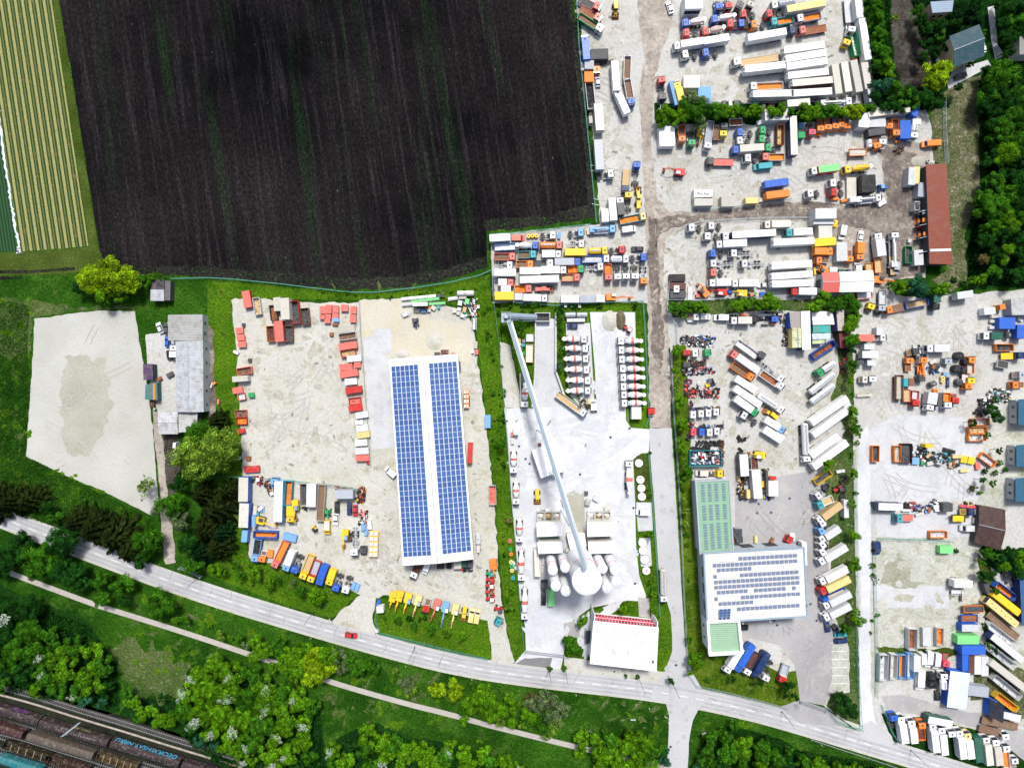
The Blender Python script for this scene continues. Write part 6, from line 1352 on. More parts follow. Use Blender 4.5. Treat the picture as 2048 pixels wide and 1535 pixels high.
# company building with the red banded glass front
rt, Q, h, E = building('plant_office', [(1189, 1243), (1314, 1256), (1310, 1338), (1182, 1323)], 8.6, 'W', (.62, .63, .66), 'white plant office with two red window bands along its front', 'office', 'flat', 'ribrooft', over=.2, parapet=.2, capc='W')
a, b = Q[0], Q[1]; an = math.atan2(b[1] - a[1], b[0] - a[0]); L0 = math.hypot(b[0] - a[0], b[1] - a[1]); mx, my = (a[0] + b[0]) / 2, (a[1] + b[1]) / 2; nx, ny = -math.sin(an), math.cos(an)
for z, hh in ((.9, .5), (2.55, .45), (4.1, .5), (6.3, .45)):
    m = MB(); m.box(mx + nx * .1, my + ny * .1, z + 1.2, L0, .2, hh, an); mesh_obj('red_band', m, 'paint', rt, (.72, .02, .09))
for z in (3.0, 6.6):
    for k in range(20):
        t = (k + .5) / 20 - .5; m = MB(); m.box(mx + math.cos(an) * L0 * t + nx * .12, my + math.sin(an) * L0 * t + ny * .12, z, .75, .12, 1.3, an); mesh_obj('window', m, 'glass', rt)
for s_ in (-1, 1): m = MB(); m.box(mx + s_ * math.cos(an) * L0 * .502 + nx * 1.0, my + s_ * math.sin(an) * L0 * .502 + ny * 1.0, h / 2, .3, 2.6, h, an); mesh_obj('fin_wall', m, 'wall', rt, (.8, .8, .82))
for t in (.35, .58):
    p = lerp2(lerp2(E[0], E[1], t), lerp2(E[3], E[2], t), .62); m = MB(); m.box(p[0], p[1], h + .5, 1.3, 1.3, .7, an, taper=.8); mesh_obj('roof_vent', m, 'paint', rt, (.7, .71, .73))
p = lerp2(lerp2(E[0], E[1], .95), lerp2(E[3], E[2], .95), .8); m = MB(); m.box(p[0], p[1], h + .35, .5, .7, .4); mesh_obj('vent_cowl', m, 'dark', rt)
m = MB(); s0 = lerp2(Q[0], Q[3], .55); m.box(s0[0] - .8, s0[1], 3, 1.6, 4.5, .2); m.box(s0[0] - 1.5, s0[1], 1.5, .1, 4.2, 3); mesh_obj('entrance_canopy', m, 'glass', rt)
# red roofed open shed
rt, Q, h, E = building('machinery_shed', [(1853, 331), (1887, 331), (1899, 528), (1860, 526)], 4.2, 'k', (.20, .045, .022), 'long machinery shed with a rust red tiled roof', 'shed', 'shed', 'ribrooft', .9, 'E', .3)
m = MB(); p, q = lerp2(E[0], E[3], .86), lerp2(E[1], E[2], .86); m.box((p[0] + q[0]) / 2, (p[1] + q[1]) / 2, h + .72, 6.8, .9, .08, 0, tilt=.13); mesh_obj('roof_strip', m, 'paint', rt, (.62, .62, .62))
for t in (.46, .60, .73, .88): 
    p = lerp2(Q[0], Q[3], t); m = MB(); m.box(p[0] - 1.4, p[1], 1.9, 2.8, .12, 3.4, R(12)); mesh_obj('bay_divider', m, 'paint', rt, (.45, .5, .52))
building('tool_shed', [(1959, 1010), (2008, 1020), (1999, 1098), (1948, 1083)], 2.2, 'k', (.055, .028, .024), 'shed with a dark brown pitched roof beside the construction machines', 'shed', 'gable', 'ribrooft', 1.2, 'EW', .3)
# houses
building('family_house', [(1901, 76), (1955, 52), (1965, 110), (1908, 134)], 7, (.55, .42, .25), (.012, .055, .075), 'square house with a dark teal tent roof and tan walls', 'house', 'gable', 'ribrooft', 1.2, 'EW', .5,
    wins=[(2, .2, 5, 1.2, 1.2), (2, .5, 5, 1.2, 1.2), (2, .8, 5, 1.2, 1.2), (3, .3, 5, 1.2, 1.2), (3, .7, 5, 1.2, 1.2), (2, .3, 2, 1.2, 1.3), (2, .7, 2, 1.2, 1.3)])
building('family_house', [(1862, 6), (1905, 3), (1902, 22), (1866, 25)], 6, (.55, .36, .26), (.24, .32, .42), 'house with a pale blue flat roof among the top gardens', 'house', 'flat', 'ribrooft', 1, 'EW', .3, wins=[(2, .3, 3.5, 1.2, 1.2), (2, .7, 3.5, 1.2, 1.2)])
building('family_house', [(2040, 72), (2075, 70), (2075, 106), (2040, 108)], 5, 'w', (.22, .22, .2), 'house with a grey roof at the very edge of the gardens', 'house', 'flat', 'ribroof', 1, 'EW', .3)
for i, (y0, y1, lb) in enumerate(((800, 850, 'dark blue roofed house beside the black pipe stacks'), (868, 868, ''), (891, 933, 'dark blue roofed house beyond the tilted orange skip'), (957, 1002, 'dark blue roofed house beside the curving gravel drive'))):
    if not lb: continue
    building('row_house', [(2033 - i * 2, y0), (2078, y0 - 3), (2078, y1), (2033 - i * 2, y1 - 3)], 3.4, (.42, .45, .46), (.02, .10, .17), lb, 'house', 'shed', 'ribroof', 1, 'W', .3, wins=[(3, .3, 2, .8, 1.2), (3, .7, 2, .8, 1.2)])
    
building('row_house', [(2022, 598), (2075, 596), (2075, 628), (2024, 629)], 3.5, 'S', (.4, .42, .42), 'low building with a grey profiled roof beside the blue containers', 'building', 'flat', 'ribold', 1, 'W', .2)
building('yard_building', [(2040, 1160), (2075, 1160), (2080, 1245), (2044, 1245)], 4, 'N', (.03, .09, .22), 'navy roofed building beyond the slanting trailers', 'building', 'flat', 'ribroof', 1, 'W', .2)
# tractor yard hall and sheds
rt, Q, h, E = building('rental_hall', [(1645, 547), (1744, 542), (1744, 582), (1645, 583)], 4.4, (.5, .53, .55), 'W', 'white roofed hall with one salmon red roof bay', 'hall', 'gable', 'ribroof', .8, 'EW', .25, doors=[(3, .5, 1.8, 3, 3)])
m = MB()
for v0, v1, z0, z1 in ((0, .5, 0, .8), (.5, 1, .8, 0)):
    p = [lerp2(lerp2(E[0], E[3], v0), lerp2(E[1], E[2], v0), 0), lerp2(lerp2(E[0], E[3], v0), lerp2(E[1], E[2], v0), .335), lerp2(lerp2(E[0], E[3], v1), lerp2(E[1], E[2], v1), .335), lerp2(lerp2(E[0], E[3], v1), lerp2(E[1], E[2], v1), 0)]
    m.add([(p[0][0], p[0][1], h + .19 + z0), (p[1][0], p[1][1], h + .19 + z0), (p[2][0], p[2][1], h + .19 + z1), (p[3][0], p[3][1], h + .19 + z1)], [(3, 2, 1, 0)])
mesh_obj('red_roof_bay', m, 'ribroof', rt, (.62, .12, .10))
building('yard_shed', [(1579, 625), (1601, 623), (1602, 654), (1582, 655)], 4, 'B', (.30, .27, .25), 'blue walled shed with a brown grey roof', 'shed', 'flat', 'ribroof', .8, 'EW', .1)
building('yard_shed', [(1584, 656), (1602, 656), (1604, 694), (1585, 695)], 4, 'y', (.55, .58, .35), 'shed with a mossy yellow and white roof', 'shed', 'gable', 'ribold', .7, 'NS', .1)
building('yard_shed', [(1602, 623), (1619, 622), (1621, 698), (1605, 699)], 4.4, 'N', 'W', 'narrow white roofed hall with navy walls', 'shed', 'flat', 'ribroof', .8, 'EW', .1)
building('yard_shed', [(1623, 623), (1664, 623), (1668, 648), (1626, 649)], 3.4, 's', 'W', 'wide white roofed shed beside the narrow hall', 'shed', 'flat', 'ribroof', .8, 'EW', .1)
building('yard_shed', [(1626, 651), (1660, 651), (1660, 664), (1626, 665)], 3, 'T', (.03, .36, .32), 'teal roofed shed beside the narrow hall', 'shed', 'flat', 'ribold', .8, 'EW', .1)
building('yard_shed', [(1624, 667), (1661, 667), (1660, 677), (1625, 678)], 2.8, 'b', (.5, .6, .72), 'low shed with a pale blue patched roof', 'shed', 'flat', 'ribold', .8, 'EW', .1)
building('yard_shed', [(1625, 680), (1648, 679), (1648, 686), (1625, 687)], 2.4, 'b', (.5, .6, .32), 'tiny shed with a lime green roof', 'shed', 'flat', 'ribold', .8, 'EW', .1)
building('yard_shed', [(1673, 620), (1687, 620), (1687, 660), (1676, 661)], 4.2, 'P', (.42, .38, .33), 'tan roofed shed with purple walls under the trees', 'shed', 'flat', 'ribold', .8, 'EW', .1)
m_ = building('yard_shed', [(1678, 667), (1698, 667), (1697, 695), (1681, 695)], 3, 'M', (.15, .03, .03), 'maroon slatted rack shed half under a tree', 'shed', 'flat', 'ribrooft', .8, 'EW', .1)
building('edge_workshop', [(1901, 1341), (1939, 1346), (1931, 1417), (1894, 1412)], 3.2, 'B', (.56, .64, .68), 'blue edged workshop with a pale roof in the skip yard', 'workshop', 'flat', 'ribroof', .8, 'EW', .15, wins=[(3, t, 1.7, 1.6, 1.6) for t in (.6, .72, .84)])
building('yard_shed', [(1980, 1397), (1996, 1402), (1994, 1437), (1978, 1430)], 3, 'B', (.02, .025, .04), 'shed with steep blue side and black roof', 'shed', 'shed', 'ribroof', 2.4, 'E', .1)
building('yard_office', [(1370, -14), (1404, -14), (1404, 17), (1371, 18)], 5.4, 'W', 'W', 'white office with red roof seams and five lower windows', 'office', 'flat', 'ribrooft', over=.1, wins=[(2, t, 3.4, 1.0, 1.6) for t in (.12, .31, .5, .69, .88)])
# old workshop
building('old_workshop', [(337, 630), (405, 629), (405, 681), (337, 680)], 4, (.40, .42, .40), (.33, .34, .33), 'old workshop with a stained grey sheet roof behind the parked cars', 'workshop', 'flat', 'ribold', .6, 'EW', .1, wins=[(1, .3, 2.5, 1, 1), (1, .7, 2.5, 1, 1)])
building('old_barn', [(352, 683), (406, 682), (407, 823), (354, 823)], 4.4, (.42, .46, .46), (.40, .43, .46), 'long barn with a weathered blue grey corrugated roof', 'barn', 'gable', 'ribold', .9, 'NS', .1, wins=[(1, t, 2.4, .7, 1) for t in (.1, .3, .5, .7, .9)])
building('old_shed', [(317, 823), (356, 823), (356, 867), (319, 867)], 3.4, 'k', (.46, .47, .49), 'grey sheet roofed shed below the courtyard', 'shed', 'gable', 'ribold', .5, 'EW', .1)
building('old_shed', [(358, 825), (395, 825), (393, 862), (358, 864)], 3.2, 'k', (.42, .44, .42), 'shed with a lichen patched roof under the big tree', 'shed', 'flat', 'ribold', .5, 'EW', .1)
building('garden_shed', [(302, 579), (328, 579), (328, 601), (302, 601)], 3, 'k', (.40, .43, .47), 'small shed with a pale grey roof by the field edge', 'shed', 'flat', 'ribold', .5, 'EW', .1)
building('garden_shed', [(303, 560), (328, 560), (328, 577), (303, 577)], 3.1, 'k', (.03, .03, .045), 'small shed with a black roof by the field edge', 'shed', 'flat', 'ribold', .5, 'EW', .1)
building('garden_shed', [(330, 562), (341, 562), (340, 600), (330, 600)], 2.6, 'k', (.10, .10, .11), 'narrow dark lean-to by the field edge', 'shed', 'flat', 'ribold', .5, 'EW', .1)
building('garden_shed', [(287, 728), (305, 728), (306, 758), (288, 759)], 2.8, (.02, .06, .05), (.07, .04, .10), 'purple roofed shed beside the gravel pad', 'shed', 'flat', 'ribold', .5, 'EW', .1)
rt, Q, h, E = building('garden_shed', [(292, 770), (314, 764), (315, 799), (291, 798)], 2.6, (.05, .14, .14), (.05, .16, .17), 'teal roofed shed with an orange side beside the gravel pad', 'shed', 'flat', 'ribold', .5, 'EW', .1)
m = MB(); m.box(1.2, 0, h + .3, .8, 5.6, .2); mesh_obj('roof_edge', m, 'paint', rt, C['O'][0])

# ---------------------------------------------------------------- concrete plant
def W3(px, py, z): x, y = W(px, py, z); return Vector((x, y, z))
def silo(px, py, rm, H, label, cap=1.2, band=True, name='cement_silo'):
    x, y = W(px, py, H); root = empty(name, x, y)
    m = MB(); m.lathe((0, 0, 2.5), (0, 0, 1), [(0, rm * .35), (1.6, rm), (H - 2.5 - cap, rm)], 28)
    sh = mesh_obj('silo_shell', m, 'wall', root, (.72, .74, .77))
    m = MB(); m.lathe((0, 0, H - cap + .01), (0, 0, 1), [(0, rm + .06), (.12, rm + .06), (cap, rm * .12)], 28); mesh_obj('silo_cone', m, 'wall', root, (.74, .76, .78))
    m = MB()
    for k in range(4):
        a = k * math.pi / 2 + .78; m.tube((rm * .8 * math.cos(a), rm * .8 * math.sin(a), 0), (rm * .8 * math.cos(a), rm * .8 * math.sin(a), 4.4), .2, n=6)
    mesh_obj('silo_leg', m, 'steel', root)
    if band:
        for z in (H * .66,):
            m = MB(); m.lathe((0, 0, z), (0, 0, 1), [(0, rm + .03), (.03, rm + .05), (.30, rm + .05), (.33, rm + .03)], 28); mesh_obj('red_hoop', m, 'paint', sh, (.72, .02, .05))
    m = MB()
    for k in range(10):
        a0, a1 = k * .628, (k + 1) * .628; rr = rm * .92
        m.tube((rr * math.cos(a0), rr * math.sin(a0), H - cap + .9), (rr * math.cos(a1), rr * math.sin(a1), H - cap + .9), .04, n=4); m.tube((rr * math.cos(a0), rr * math.sin(a0), H - cap), (rr * math.cos(a0), rr * math.sin(a0), H - cap + .9), .04, n=4)
    mesh_obj('guard_rail', m, 'steel', root)
    reg(root, label, label, 'silo', '', px * SPX, -py * SPX, group='cement silos', own=True)
rtm = silo(1175, 1163, 4.7, 27, 'huge white round aggregate silo fed by the long conveyor', 1.4)
for px, py, H, lb in ((1106, 1141, 17, 'white silo of the west group nearest its top corner'), (1131, 1136, 17, 'white silo of the west group nearest the huge silo top'), (1112, 1173, 21, 'white silo of the west group beside the green container'), (1132, 1183, 21, 'white silo of the west group lowest in the photo'),
        (1206, 1138, 17, 'white silo of the east group beside the huge silo'), (1231, 1141, 18, 'white silo of the east group by its outer wall'), (1215, 1177, 21, 'white silo of the east group lowest in the photo'), (1234, 1165, 20, 'white silo of the east group nearest the access road')):
    silo(px, py, 1.62, H, lb, .9, py < 1160)
# conveyors
def conveyor(p0, p1, w, label, legs):
    root = empty('belt_conveyor', p0.x, p0.y); d = p1 - p0; L = d.length; an = math.atan2(d.y, d.x); el = math.asin(d.z / L)
    def mk(mb, name, mat, c=None, par=root):
        o = mesh_obj(name, mb, mat, par, c); o.rotation_euler = (0, -el, an) if par is root else (0, 0, 0); 
        if par is root: o.location = (0, 0, p0.z)
        return o
    m = MB()
    for y in (-w / 2, w / 2):
        for z in (-.6, .6): m.tube((0, y, z), (L, y, z), .09, n=5)
    n = int(L / 2.4)
    for i in range(n):
        x = i * L / n
        for y in (-w / 2, w / 2): m.tube((x, y, -.6), (x + L / n, y, .6), .05, n=4)
        m.box(x, 0, -.6, .08, w, .08)
    fr = mk(m, 'truss', 'galv')
    m = MB(); pr = [(w / 2 * 1.02 * math.cos(a), .25 + w / 2 * .9 * math.sin(a)) for a in [i * math.pi / 8 for i in range(9)]]
    vs = [(x, y, z) for x in (0, L) for y, z in pr]; k = 9; m.add(vs, [(i, i + 1, i + 1 + k, i + k) for i in range(8)] + [tuple(range(9)), tuple(range(17, 8, -1))])
    mk(m, 'belt_cover', 'ribx', (.24, .31, .38))
    m = MB(); m.box(L / 2, w * .5 + .35, -.45, L - 2, .6, .06); m.tube((1, w * .5 + .62, .5), (L - 1, w * .5 + .62, .5), .04, n=4); mk(m, 'walkway', 'steel')
    for t in legs:
        q = p0 + d * t; m = MB(); z = q.z - .8
        if z < .6: continue
        for s in (-1, 1): m.tube((q.x - p0.x + math.sin(an) * s * 1.5, q.y - p0.y - math.cos(an) * s * 1.5, 0), (q.x - p0.x + math.sin(an) * s * .8, q.y - p0.y - math.cos(an) * s * .8, z), .15, n=6)
        m.box(q.x - p0.x, q.y - p0.y, z * .5, .14, 2.2, .14, an); mesh_obj('support_trestle', m, 'galv', root)
    reg(root, label, label, 'conveyor', '', 0, 0, own=True)
conveyor(W3(1016, 638, 6.5), W3(1171, 1139, 28.5), 1.15, 'long enclosed conveyor climbing across the plant to the huge silo', (.12, .3, .48, .66, .84))
conveyor(W3(1072, 634, 2.2), W3(1013, 631, 7.5), 1.8, 'short enclosed conveyor from the tipping hopper to the transfer tower', (.5, .9))
x, y = W(1012, 634, 8); root = empty('transfer_tower', x, y)
m = MB()
for a, b in ((-1.6, -1.6), (1.6, -1.6), (1.6, 1.6), (-1.6, 1.6)): m.tube((a, b, 0), (a, b, 8.6), .14, n=6)
for z in (3, 6, 8.6):
    for a, b, c, d in ((-1.6, -1.6, 1.6, -1.6), (1.6, -1.6, 1.6, 1.6), (1.6, 1.6, -1.6, 1.6), (-1.6, 1.6, -1.6, -1.6)): m.tube((a, b, z), (c, d, z), .09, n=5)
mesh_obj('steel_frame', m, 'galv', root); m = MB(); m.box(0, 0, 6.1, 3, 3, .12); m.box(0, .2, 7.6, 1.6, 1.6, 1.7, taper=.7); mesh_obj('transfer_chute', m, 'steel', root)
reg(root, 'pale steel transfer tower where the two conveyors meet', 'transfer tower', 'tower', '', 0, 0, own=True)
x, y = W(1085, 634, 2); root = empty('tipping_hopper', x, y); m = MB(); m.open_box(0, 0, 0, 5.4, 3.2, 2.4, .25); mesh_obj('hopper_wall', m, 'concrete', root)
m = MB()
for i in range(8): m.box(-2.1 + i * .6, 0, 2.2, .1, 2.7, .12)
mesh_obj('grid_bars', m, 'dark', root); m = MB(); m.box(0, 0, .5, 4.8, 2.6, .6); mesh_obj('dark_pit', m, 'dark', root)
reg(root, 'dark tipping hopper at the top of the concrete ramp', 'tipping hopper', 'hopper', '', 0, 0, own=True)
def low_wall(name, pts, hgt, th, mat, label, cat='wall', c=None, z=True):
    P = [W(a, b, 0) for a, b in pts]; root = empty(name, P[0][0], P[0][1]); m = MB()
    for k, (a, b) in enumerate(zip(P, P[1:])):
        d = math.hypot(b[0] - a[0], b[1] - a[1]); m.box((a[0] + b[0]) / 2 - P[0][0], (a[1] + b[1]) / 2 - P[0][1], hgt / 2 + .003 * k, d + th, th, hgt, math.atan2(b[1] - a[1], b[0] - a[0]))
    mesh_obj('wall_panel', m, mat, root, c); m = MB()
    for k, (a, b) in enumerate(zip(P, P[1:])):
        d = math.hypot(b[0] - a[0], b[1] - a[1]); m.box((a[0] + b[0]) / 2 - P[0][0], (a[1] + b[1]) / 2 - P[0][1], hgt + .06 + .003 * k, d + th + .08, th + .1, .1, math.atan2(b[1] - a[1], b[0] - a[0]))
    mesh_obj('coping', m, mat, root, c); reg(root, label, label, cat, '', 0, 0, own=True)
low_wall('retaining_wall', [(1111, 628), (1111, 742), (1128, 790), (1168, 826)], 1.4, .5, 'concrete', 'bent concrete wall beside the concrete ramp')
low_wall('retaining_wall', [(1071, 630), (1070, 745), (1064, 812)], 1.4, .4, 'concrete', 'straight concrete wall between crates and ramp')
low_wall('retaining_wall', [(1010, 816), (1016, 870), (1024, 990), (1038, 1150)], .9, .4, 'concrete', 'long low concrete wall behind the mixer line')
low_wall('retaining_wall', [(1040, 748), (1042, 812)], 1.6, .4, 'concrete', 'low concrete wall beside the mixer under the conveyor')
# batching blocks
def slab_block(name, px, h, label, wc='w', rc='W', pit=None, extra=None):
    rt, Q, hh, E = building(name, px, h, wc, rc, label, 'plant building', 'flat', 'wall', over=.15, parapet=.25, capc='W'); return rt, Q, hh, E
for sgn, (x0, x1) in ((0, (1073, 1121)), (1, (1174, 1226))):
    w_ = 'west' if sgn == 0 else 'east'
    slab_block('batching_block', [(x0 + 2, 1046), (x1, 1045), (x1 + 1, 1068), (x0 + 3, 1070)], 5.5, 'white batching block at the %s side of the plant' % w_)
    rt, Q, hh, E = slab_block('mixing_house', [(x0 + 4, 1086), (x1 + 1, 1084), (x1 + 2, 1102), (x0 + 6, 1104)], 6.5, 'white mixing house beside the %s silo group' % w_)
    x, y = W((x0 + x1) / 2 + 2, 1076 if sgn == 0 else 1066, 3); root = empty('settling_basin', x, y); m = MB(); m.open_box(0, 0, 0, 7.4, 2.4, 1.6, .3); mesh_obj('basin_wall', m, 'concrete', root, (.6, .6, .6))
    m = MB(); m.box(0, 0, .75, 6.8, 1.8, .3); mesh_obj('green_water', m, 'paint', root, (.16, .30, .22)); reg(root, 'green water basin at the %s batching block' % w_, 'basin', 'basin', '', 0, 0, own=True)
    for k in range(3):
        x, y = W(x0 + 8 + k * 16, 1032, 1.5); root = empty('aggregate_bin', x, y); m = MB(); m.open_box(0, 0, 0, 2.7, 3.4, 1.7, .2); mesh_obj('bin_wall', m, 'concrete', root); m = MB(); m.lathe((0, 0, .3), (0, 0, 1), [(0, 1.25), (.5, .8), (1.0, .1)], 12); mesh_obj('aggregate', m, 'load', root, C['w'][0] if k != 1 else C['C'][0])
        reg(root, '%s aggregate bin above the %s batching block' % (('first', 'middle', 'last')[k], w_), 'bin', 'bin', '', 0, 0, own=True)
x, y = W(1148, 1012, 0)
poly('wet_ground', [(1128, 990), (1146, 980), (1168, 974), (1170, 1040), (1168, 1064), (1150, 1068)], S * 5, 'damp', .1)
rt, Q, h, E = building('ramp_deck', [(1134, 1068), (1168, 1066), (1174, 1100), (1142, 1104)], 3, 'w', 'W', 'white stepped deck between the two batching blocks', 'plant building', 'flat', 'wall', over=.1)
building('plant_store', [(1068, 1098), (1076, 1098), (1080, 1152), (1070, 1152)], 3, 'w', 'w', 'narrow pale store beside the west silo group', 'plant building', 'flat', 'wall', over=.1)
for i, px in enumerate(([(1064, 901), (1090, 893), (1106, 946), (1083, 955)], [(1096, 891), (1113, 886), (1130, 940), (1107, 948)])):
    rt, Q, h, E = building('wash_canopy', px, 5, 'W', 'W', ('tilted white canopy west of the long conveyor', 'tilted white canopy east of the long conveyor')[i], 'canopy', 'flat', 'ribroof', over=.2)
for i, (a, b, lb) in enumerate(((1278, 926, 'topmost round white tank lid beside the plant lane'), (1281, 959, 'round white tank lid just below the topmost one'), (1283, 976, 'middle round white tank lid in the upper bed'), (1284, 993, 'lowest round white tank lid in the upper bed'), (1285, 1085, 'topmost round white tank lid on the grey court'),
        (1286, 1101, 'middle round white tank lid on the grey court'), (1289, 1119, 'lowest round white tank lid on the grey court'), (1293, 1141, 'round white tank lid with a red mark'))):
    x, y = W(a, b, 1); root = empty('round_tank', x, y); m = MB(); m.lathe((0, 0, 0), (0, 0, 1), [(0, 1.35), (.8, 1.35)], 24); mesh_obj('tank_ring', m, 'concrete', root)
    m = MB(); m.lathe((0, 0, .8), (0, 0, 1), [(0, 1.42), (.08, 1.42), (.22, .4), (.3, .1)], 24); l = mesh_obj('tank_lid', m, 'paint', root, (.8, .8, .8))
    if i in (2, 3, 7): m = MB(); m.box(0, 0, 1.1, .5, .8, .05); mesh_obj('lid_hatch', m, 'paint', l, C['r' if i == 7 else 's'][0])
    reg(root, lb, lb, 'tank', '', 0, 0, group='round tank lids of the plant', own=True)
for i, (a, b, c) in enumerate(((1016, 1041, 'r'), (1020, 1082, 'r'), (1021, 1099, 'G'), (1022, 1108, 'O'), (1022, 1124, 'y'), (1023, 1132, 'G'), (1024, 1141, 'y'), (1026, 1156, 'T'))):
    thing('dr', a, b, 0, 1.45, c, 'the plant hedge strip')
for i, (a, b) in enumerate(((1221, 874), (1051, 917), (1160, 948), (1267, 1015), (1270, 1166), (1059, 927), (1259, 856), (1038, 892), (1565, 1217), (1554, 1249), (1621, 1207), (1633, 1240), (1517, 1007), (1579, 996), (1514, 1025), (1542, 1024), (1548, 1240), (1352, 1329), (1341, 1492))):
    x, y = W(a, b, 0); root = empty('manhole_cover', x, y, S * 7.5); m = MB(); m.lathe((0, 0, 0), (0, 0, 1), [(0, .5), (.03, .5)], 16); mesh_obj('cover_ring', m, 'steel', root)
    m = MB(); m.lathe((0, 0, .03), (0, 0, 1), [(0, .4), (.02, .4)], 16); mesh_obj('cover_plate', m, 'dark', root)
    reg(root, 'round dark manhole cover', 'manhole cover', 'manhole cover', 'the concrete plant' if a < 1300 else 'the workshop court' if b < 1320 else 'the road junction', a * SPX, -b * SPX)
for j, (a, b, zn) in enumerate(((1856, 322, 'concrete pipe ring beside the machinery shed'), (1860, 328, 'concrete pipe ring beside the machinery shed'), (1864, 328, 'concrete pipe ring beside the machinery shed'), (1748, 1156, 'concrete pipe ring beside the concrete lane'), (1756, 1158, 'concrete pipe ring beside the concrete lane'), (1752, 1165, 'concrete pipe ring beside the concrete lane'))):
    x, y = W(a, b, .6); root = empty('concrete_ring', x, y); m = MB(); r0, r1, n = .62, .40, 20
    vs = []; fs = []
    for z in (0, .9):
        for r in (r0, r1): vs += [(r * math.cos(2 * math.pi * i / n), r * math.sin(2 * math.pi * i / n), z) for i in range(n)]
    for i in range(n):
        k = (i + 1) % n; fs += [(i, k, 2 * n + k, 2 * n + i), (n + k, n + i, 3 * n + i, 3 * n + k), (2 * n + i, 2 * n + k, 3 * n + k, 3 * n + i)]
    m.add(vs, fs); mesh_obj('ring_wall', m, 'concrete', root)
    reg(root, 'pale concrete pipe ring', 'concrete ring', 'pipe ring', zn.replace('concrete pipe ring beside ', 'the stack beside '), a * SPX, -b * SPX)

# ---------------------------------------------------------------- fences, gates, lamps, crossing items
def fence(pts, label, hgt=1.8, sp=6.0, cat='fence', mat='greenfence', rail=.07):
    P = [W(a, b, 0) for a, b in pts]; ox, oy = P[0]; root = empty('mesh_fence', ox, oy); rails = MB(); panel = MB(); posts = []
    def pf(m): m.box(0, 0, hgt / 2, .09, .09, hgt); m.box(0, 0, hgt + .02, .14, .14, .05)
    for a, b in zip(P, P[1:]):
        d = math.hypot(b[0] - a[0], b[1] - a[1]); an = math.atan2(b[1] - a[1], b[0] - a[0]); cx, cy = (a[0] + b[0]) / 2 - ox, (a[1] + b[1]) / 2 - oy
        rails.box(cx, cy, hgt - .05, d, rail, .06, an); rails.box(cx, cy, .12, d, rail, .06, an)
        n = max(1, int(d / .5))
        for i in range(n):
            t = i / n; panel.box(a[0] + (b[0] - a[0]) * t - ox, a[1] + (b[1] - a[1]) * t - oy, hgt / 2, .03, .03, hgt - .2, an)
        for z in (.5, .9, 1.3): panel.box(cx, cy, z, d, .03, .03, an)
        k = max(1, round(d / sp)); posts += [(a[0] + (b[0] - a[0]) * i / k - ox, a[1] + (b[1] - a[1]) * i / k - oy) for i in range(k)]
    posts.append((P[-1][0] - ox, P[-1][1] - oy))
    mesh_obj('rail', rails, mat, root); mesh_obj('wire_panel', panel, mat, root)
    for x, y in posts: o = link('post', cached(('post', hgt, mat), 'post', mat, pf), root); o.location = (x, y, 0)
    reg(root, label, label, cat, '', 0, 0, own=True)
F = [([(345, 558), (420, 556), (470, 559), (560, 568), (640, 578), (700, 585), (750, 585), (830, 576), (900, 565), (960, 551), (982, 541)], 'green wire fence curving between the ploughed field and the yards'),
 ([(1192, 446), (1188, 400), (1180, 320), (1168, 200), (1158, 100), (1152, 0)], 'green wire fence along the upright edge of the ploughed field'),
 ([(982, 470), (1040, 466), (1110, 458), (1180, 450)], 'green wire fence above the crowded field corner yard'),
 ([(983, 474), (984, 540), (987, 600)], 'grey fence along the narrow side of the crowded corner yard'),
 ([(1030, 606), (1110, 611), (1200, 606), (1285, 602), (1290, 680), (1294, 780), (1297, 836), (1290, 852)], 'green wire fence between the crowded yard, the mixers and the dirt lane'),
 ([(988, 605), (1000, 700), (1008, 810), (1020, 960), (1033, 1120), (1043, 1240), (1048, 1300)], 'green wire fence between the hedge strip and the plant'),
 ([(1333, 605), (1335, 630), (1352, 650), (1353, 685), (1340, 705), (1344, 800), (1352, 900), (1358, 1000), (1362, 1080), (1366, 1180), (1371, 1280), (1376, 1345), (1393, 1370), (1440, 1380), (1510, 1397), (1573, 1414)], 'long grey green fence round the workshop grounds'),
 ([(1706, 900), (1708, 1010), (1710, 1120), (1711, 1240), (1714, 1360), (1720, 1450)], 'tall green fence beside the concrete lane'),
 ([(757, 1197), (752, 1240), (760, 1264), (850, 1286), (930, 1306), (975, 1316)], 'green fence round the lawn below the machine line'),
 ([(462, 952), (520, 955), (600, 962), (690, 972), (718, 978)], 'fence between the gravel yard and the mixed machinery yard'),
 ([(1352, 464), (1368, 452), (1400, 444), (1460, 440), (1530, 437), (1620, 436)], 'pale fence above the tractor unit yard'),
 ([(1387, 419), (1430, 418), (1480, 412), (1530, 404), (1580, 398)], 'pale fence below the dealer yard'),
 ([(1337, 560), (1334, 600), (1400, 601), (1480, 595), (1560, 592), (1640, 588)], 'pale fence between the tractor units and the tree strip'),
 ([(1296, 906), (1302, 980), (1308, 1060), (1314, 1150), (1318, 1230)], 'green fence between the tank lids and the asphalt lane'),
 ([(1885, 205), (1886, 260), (1890, 330)], 'wire fence beside the dark paved corner by the meadow'),
 ([(1744, 1080), (1747, 1180), (1750, 1290), (1750, 1390)], 'overgrown green fence beside the weedy plots'),
 ([(1762, 1408), (1776, 1450), (1792, 1480)], 'short green fence at the skip yard corner'),
 ([(1655, 1418), (1672, 1440), (1700, 1452), (1722, 1456)], 'short green fence beside the court gate'),
 ([(720, 605), (722, 660), (728, 740), (735, 830), (742, 930)], 'wire fence beside the grey slab in the gravel yards'),
 ([(1752, 1075), (1850, 1078), (1900, 1082)], 'low wire fence between the upper slabs and the weedy plots')]
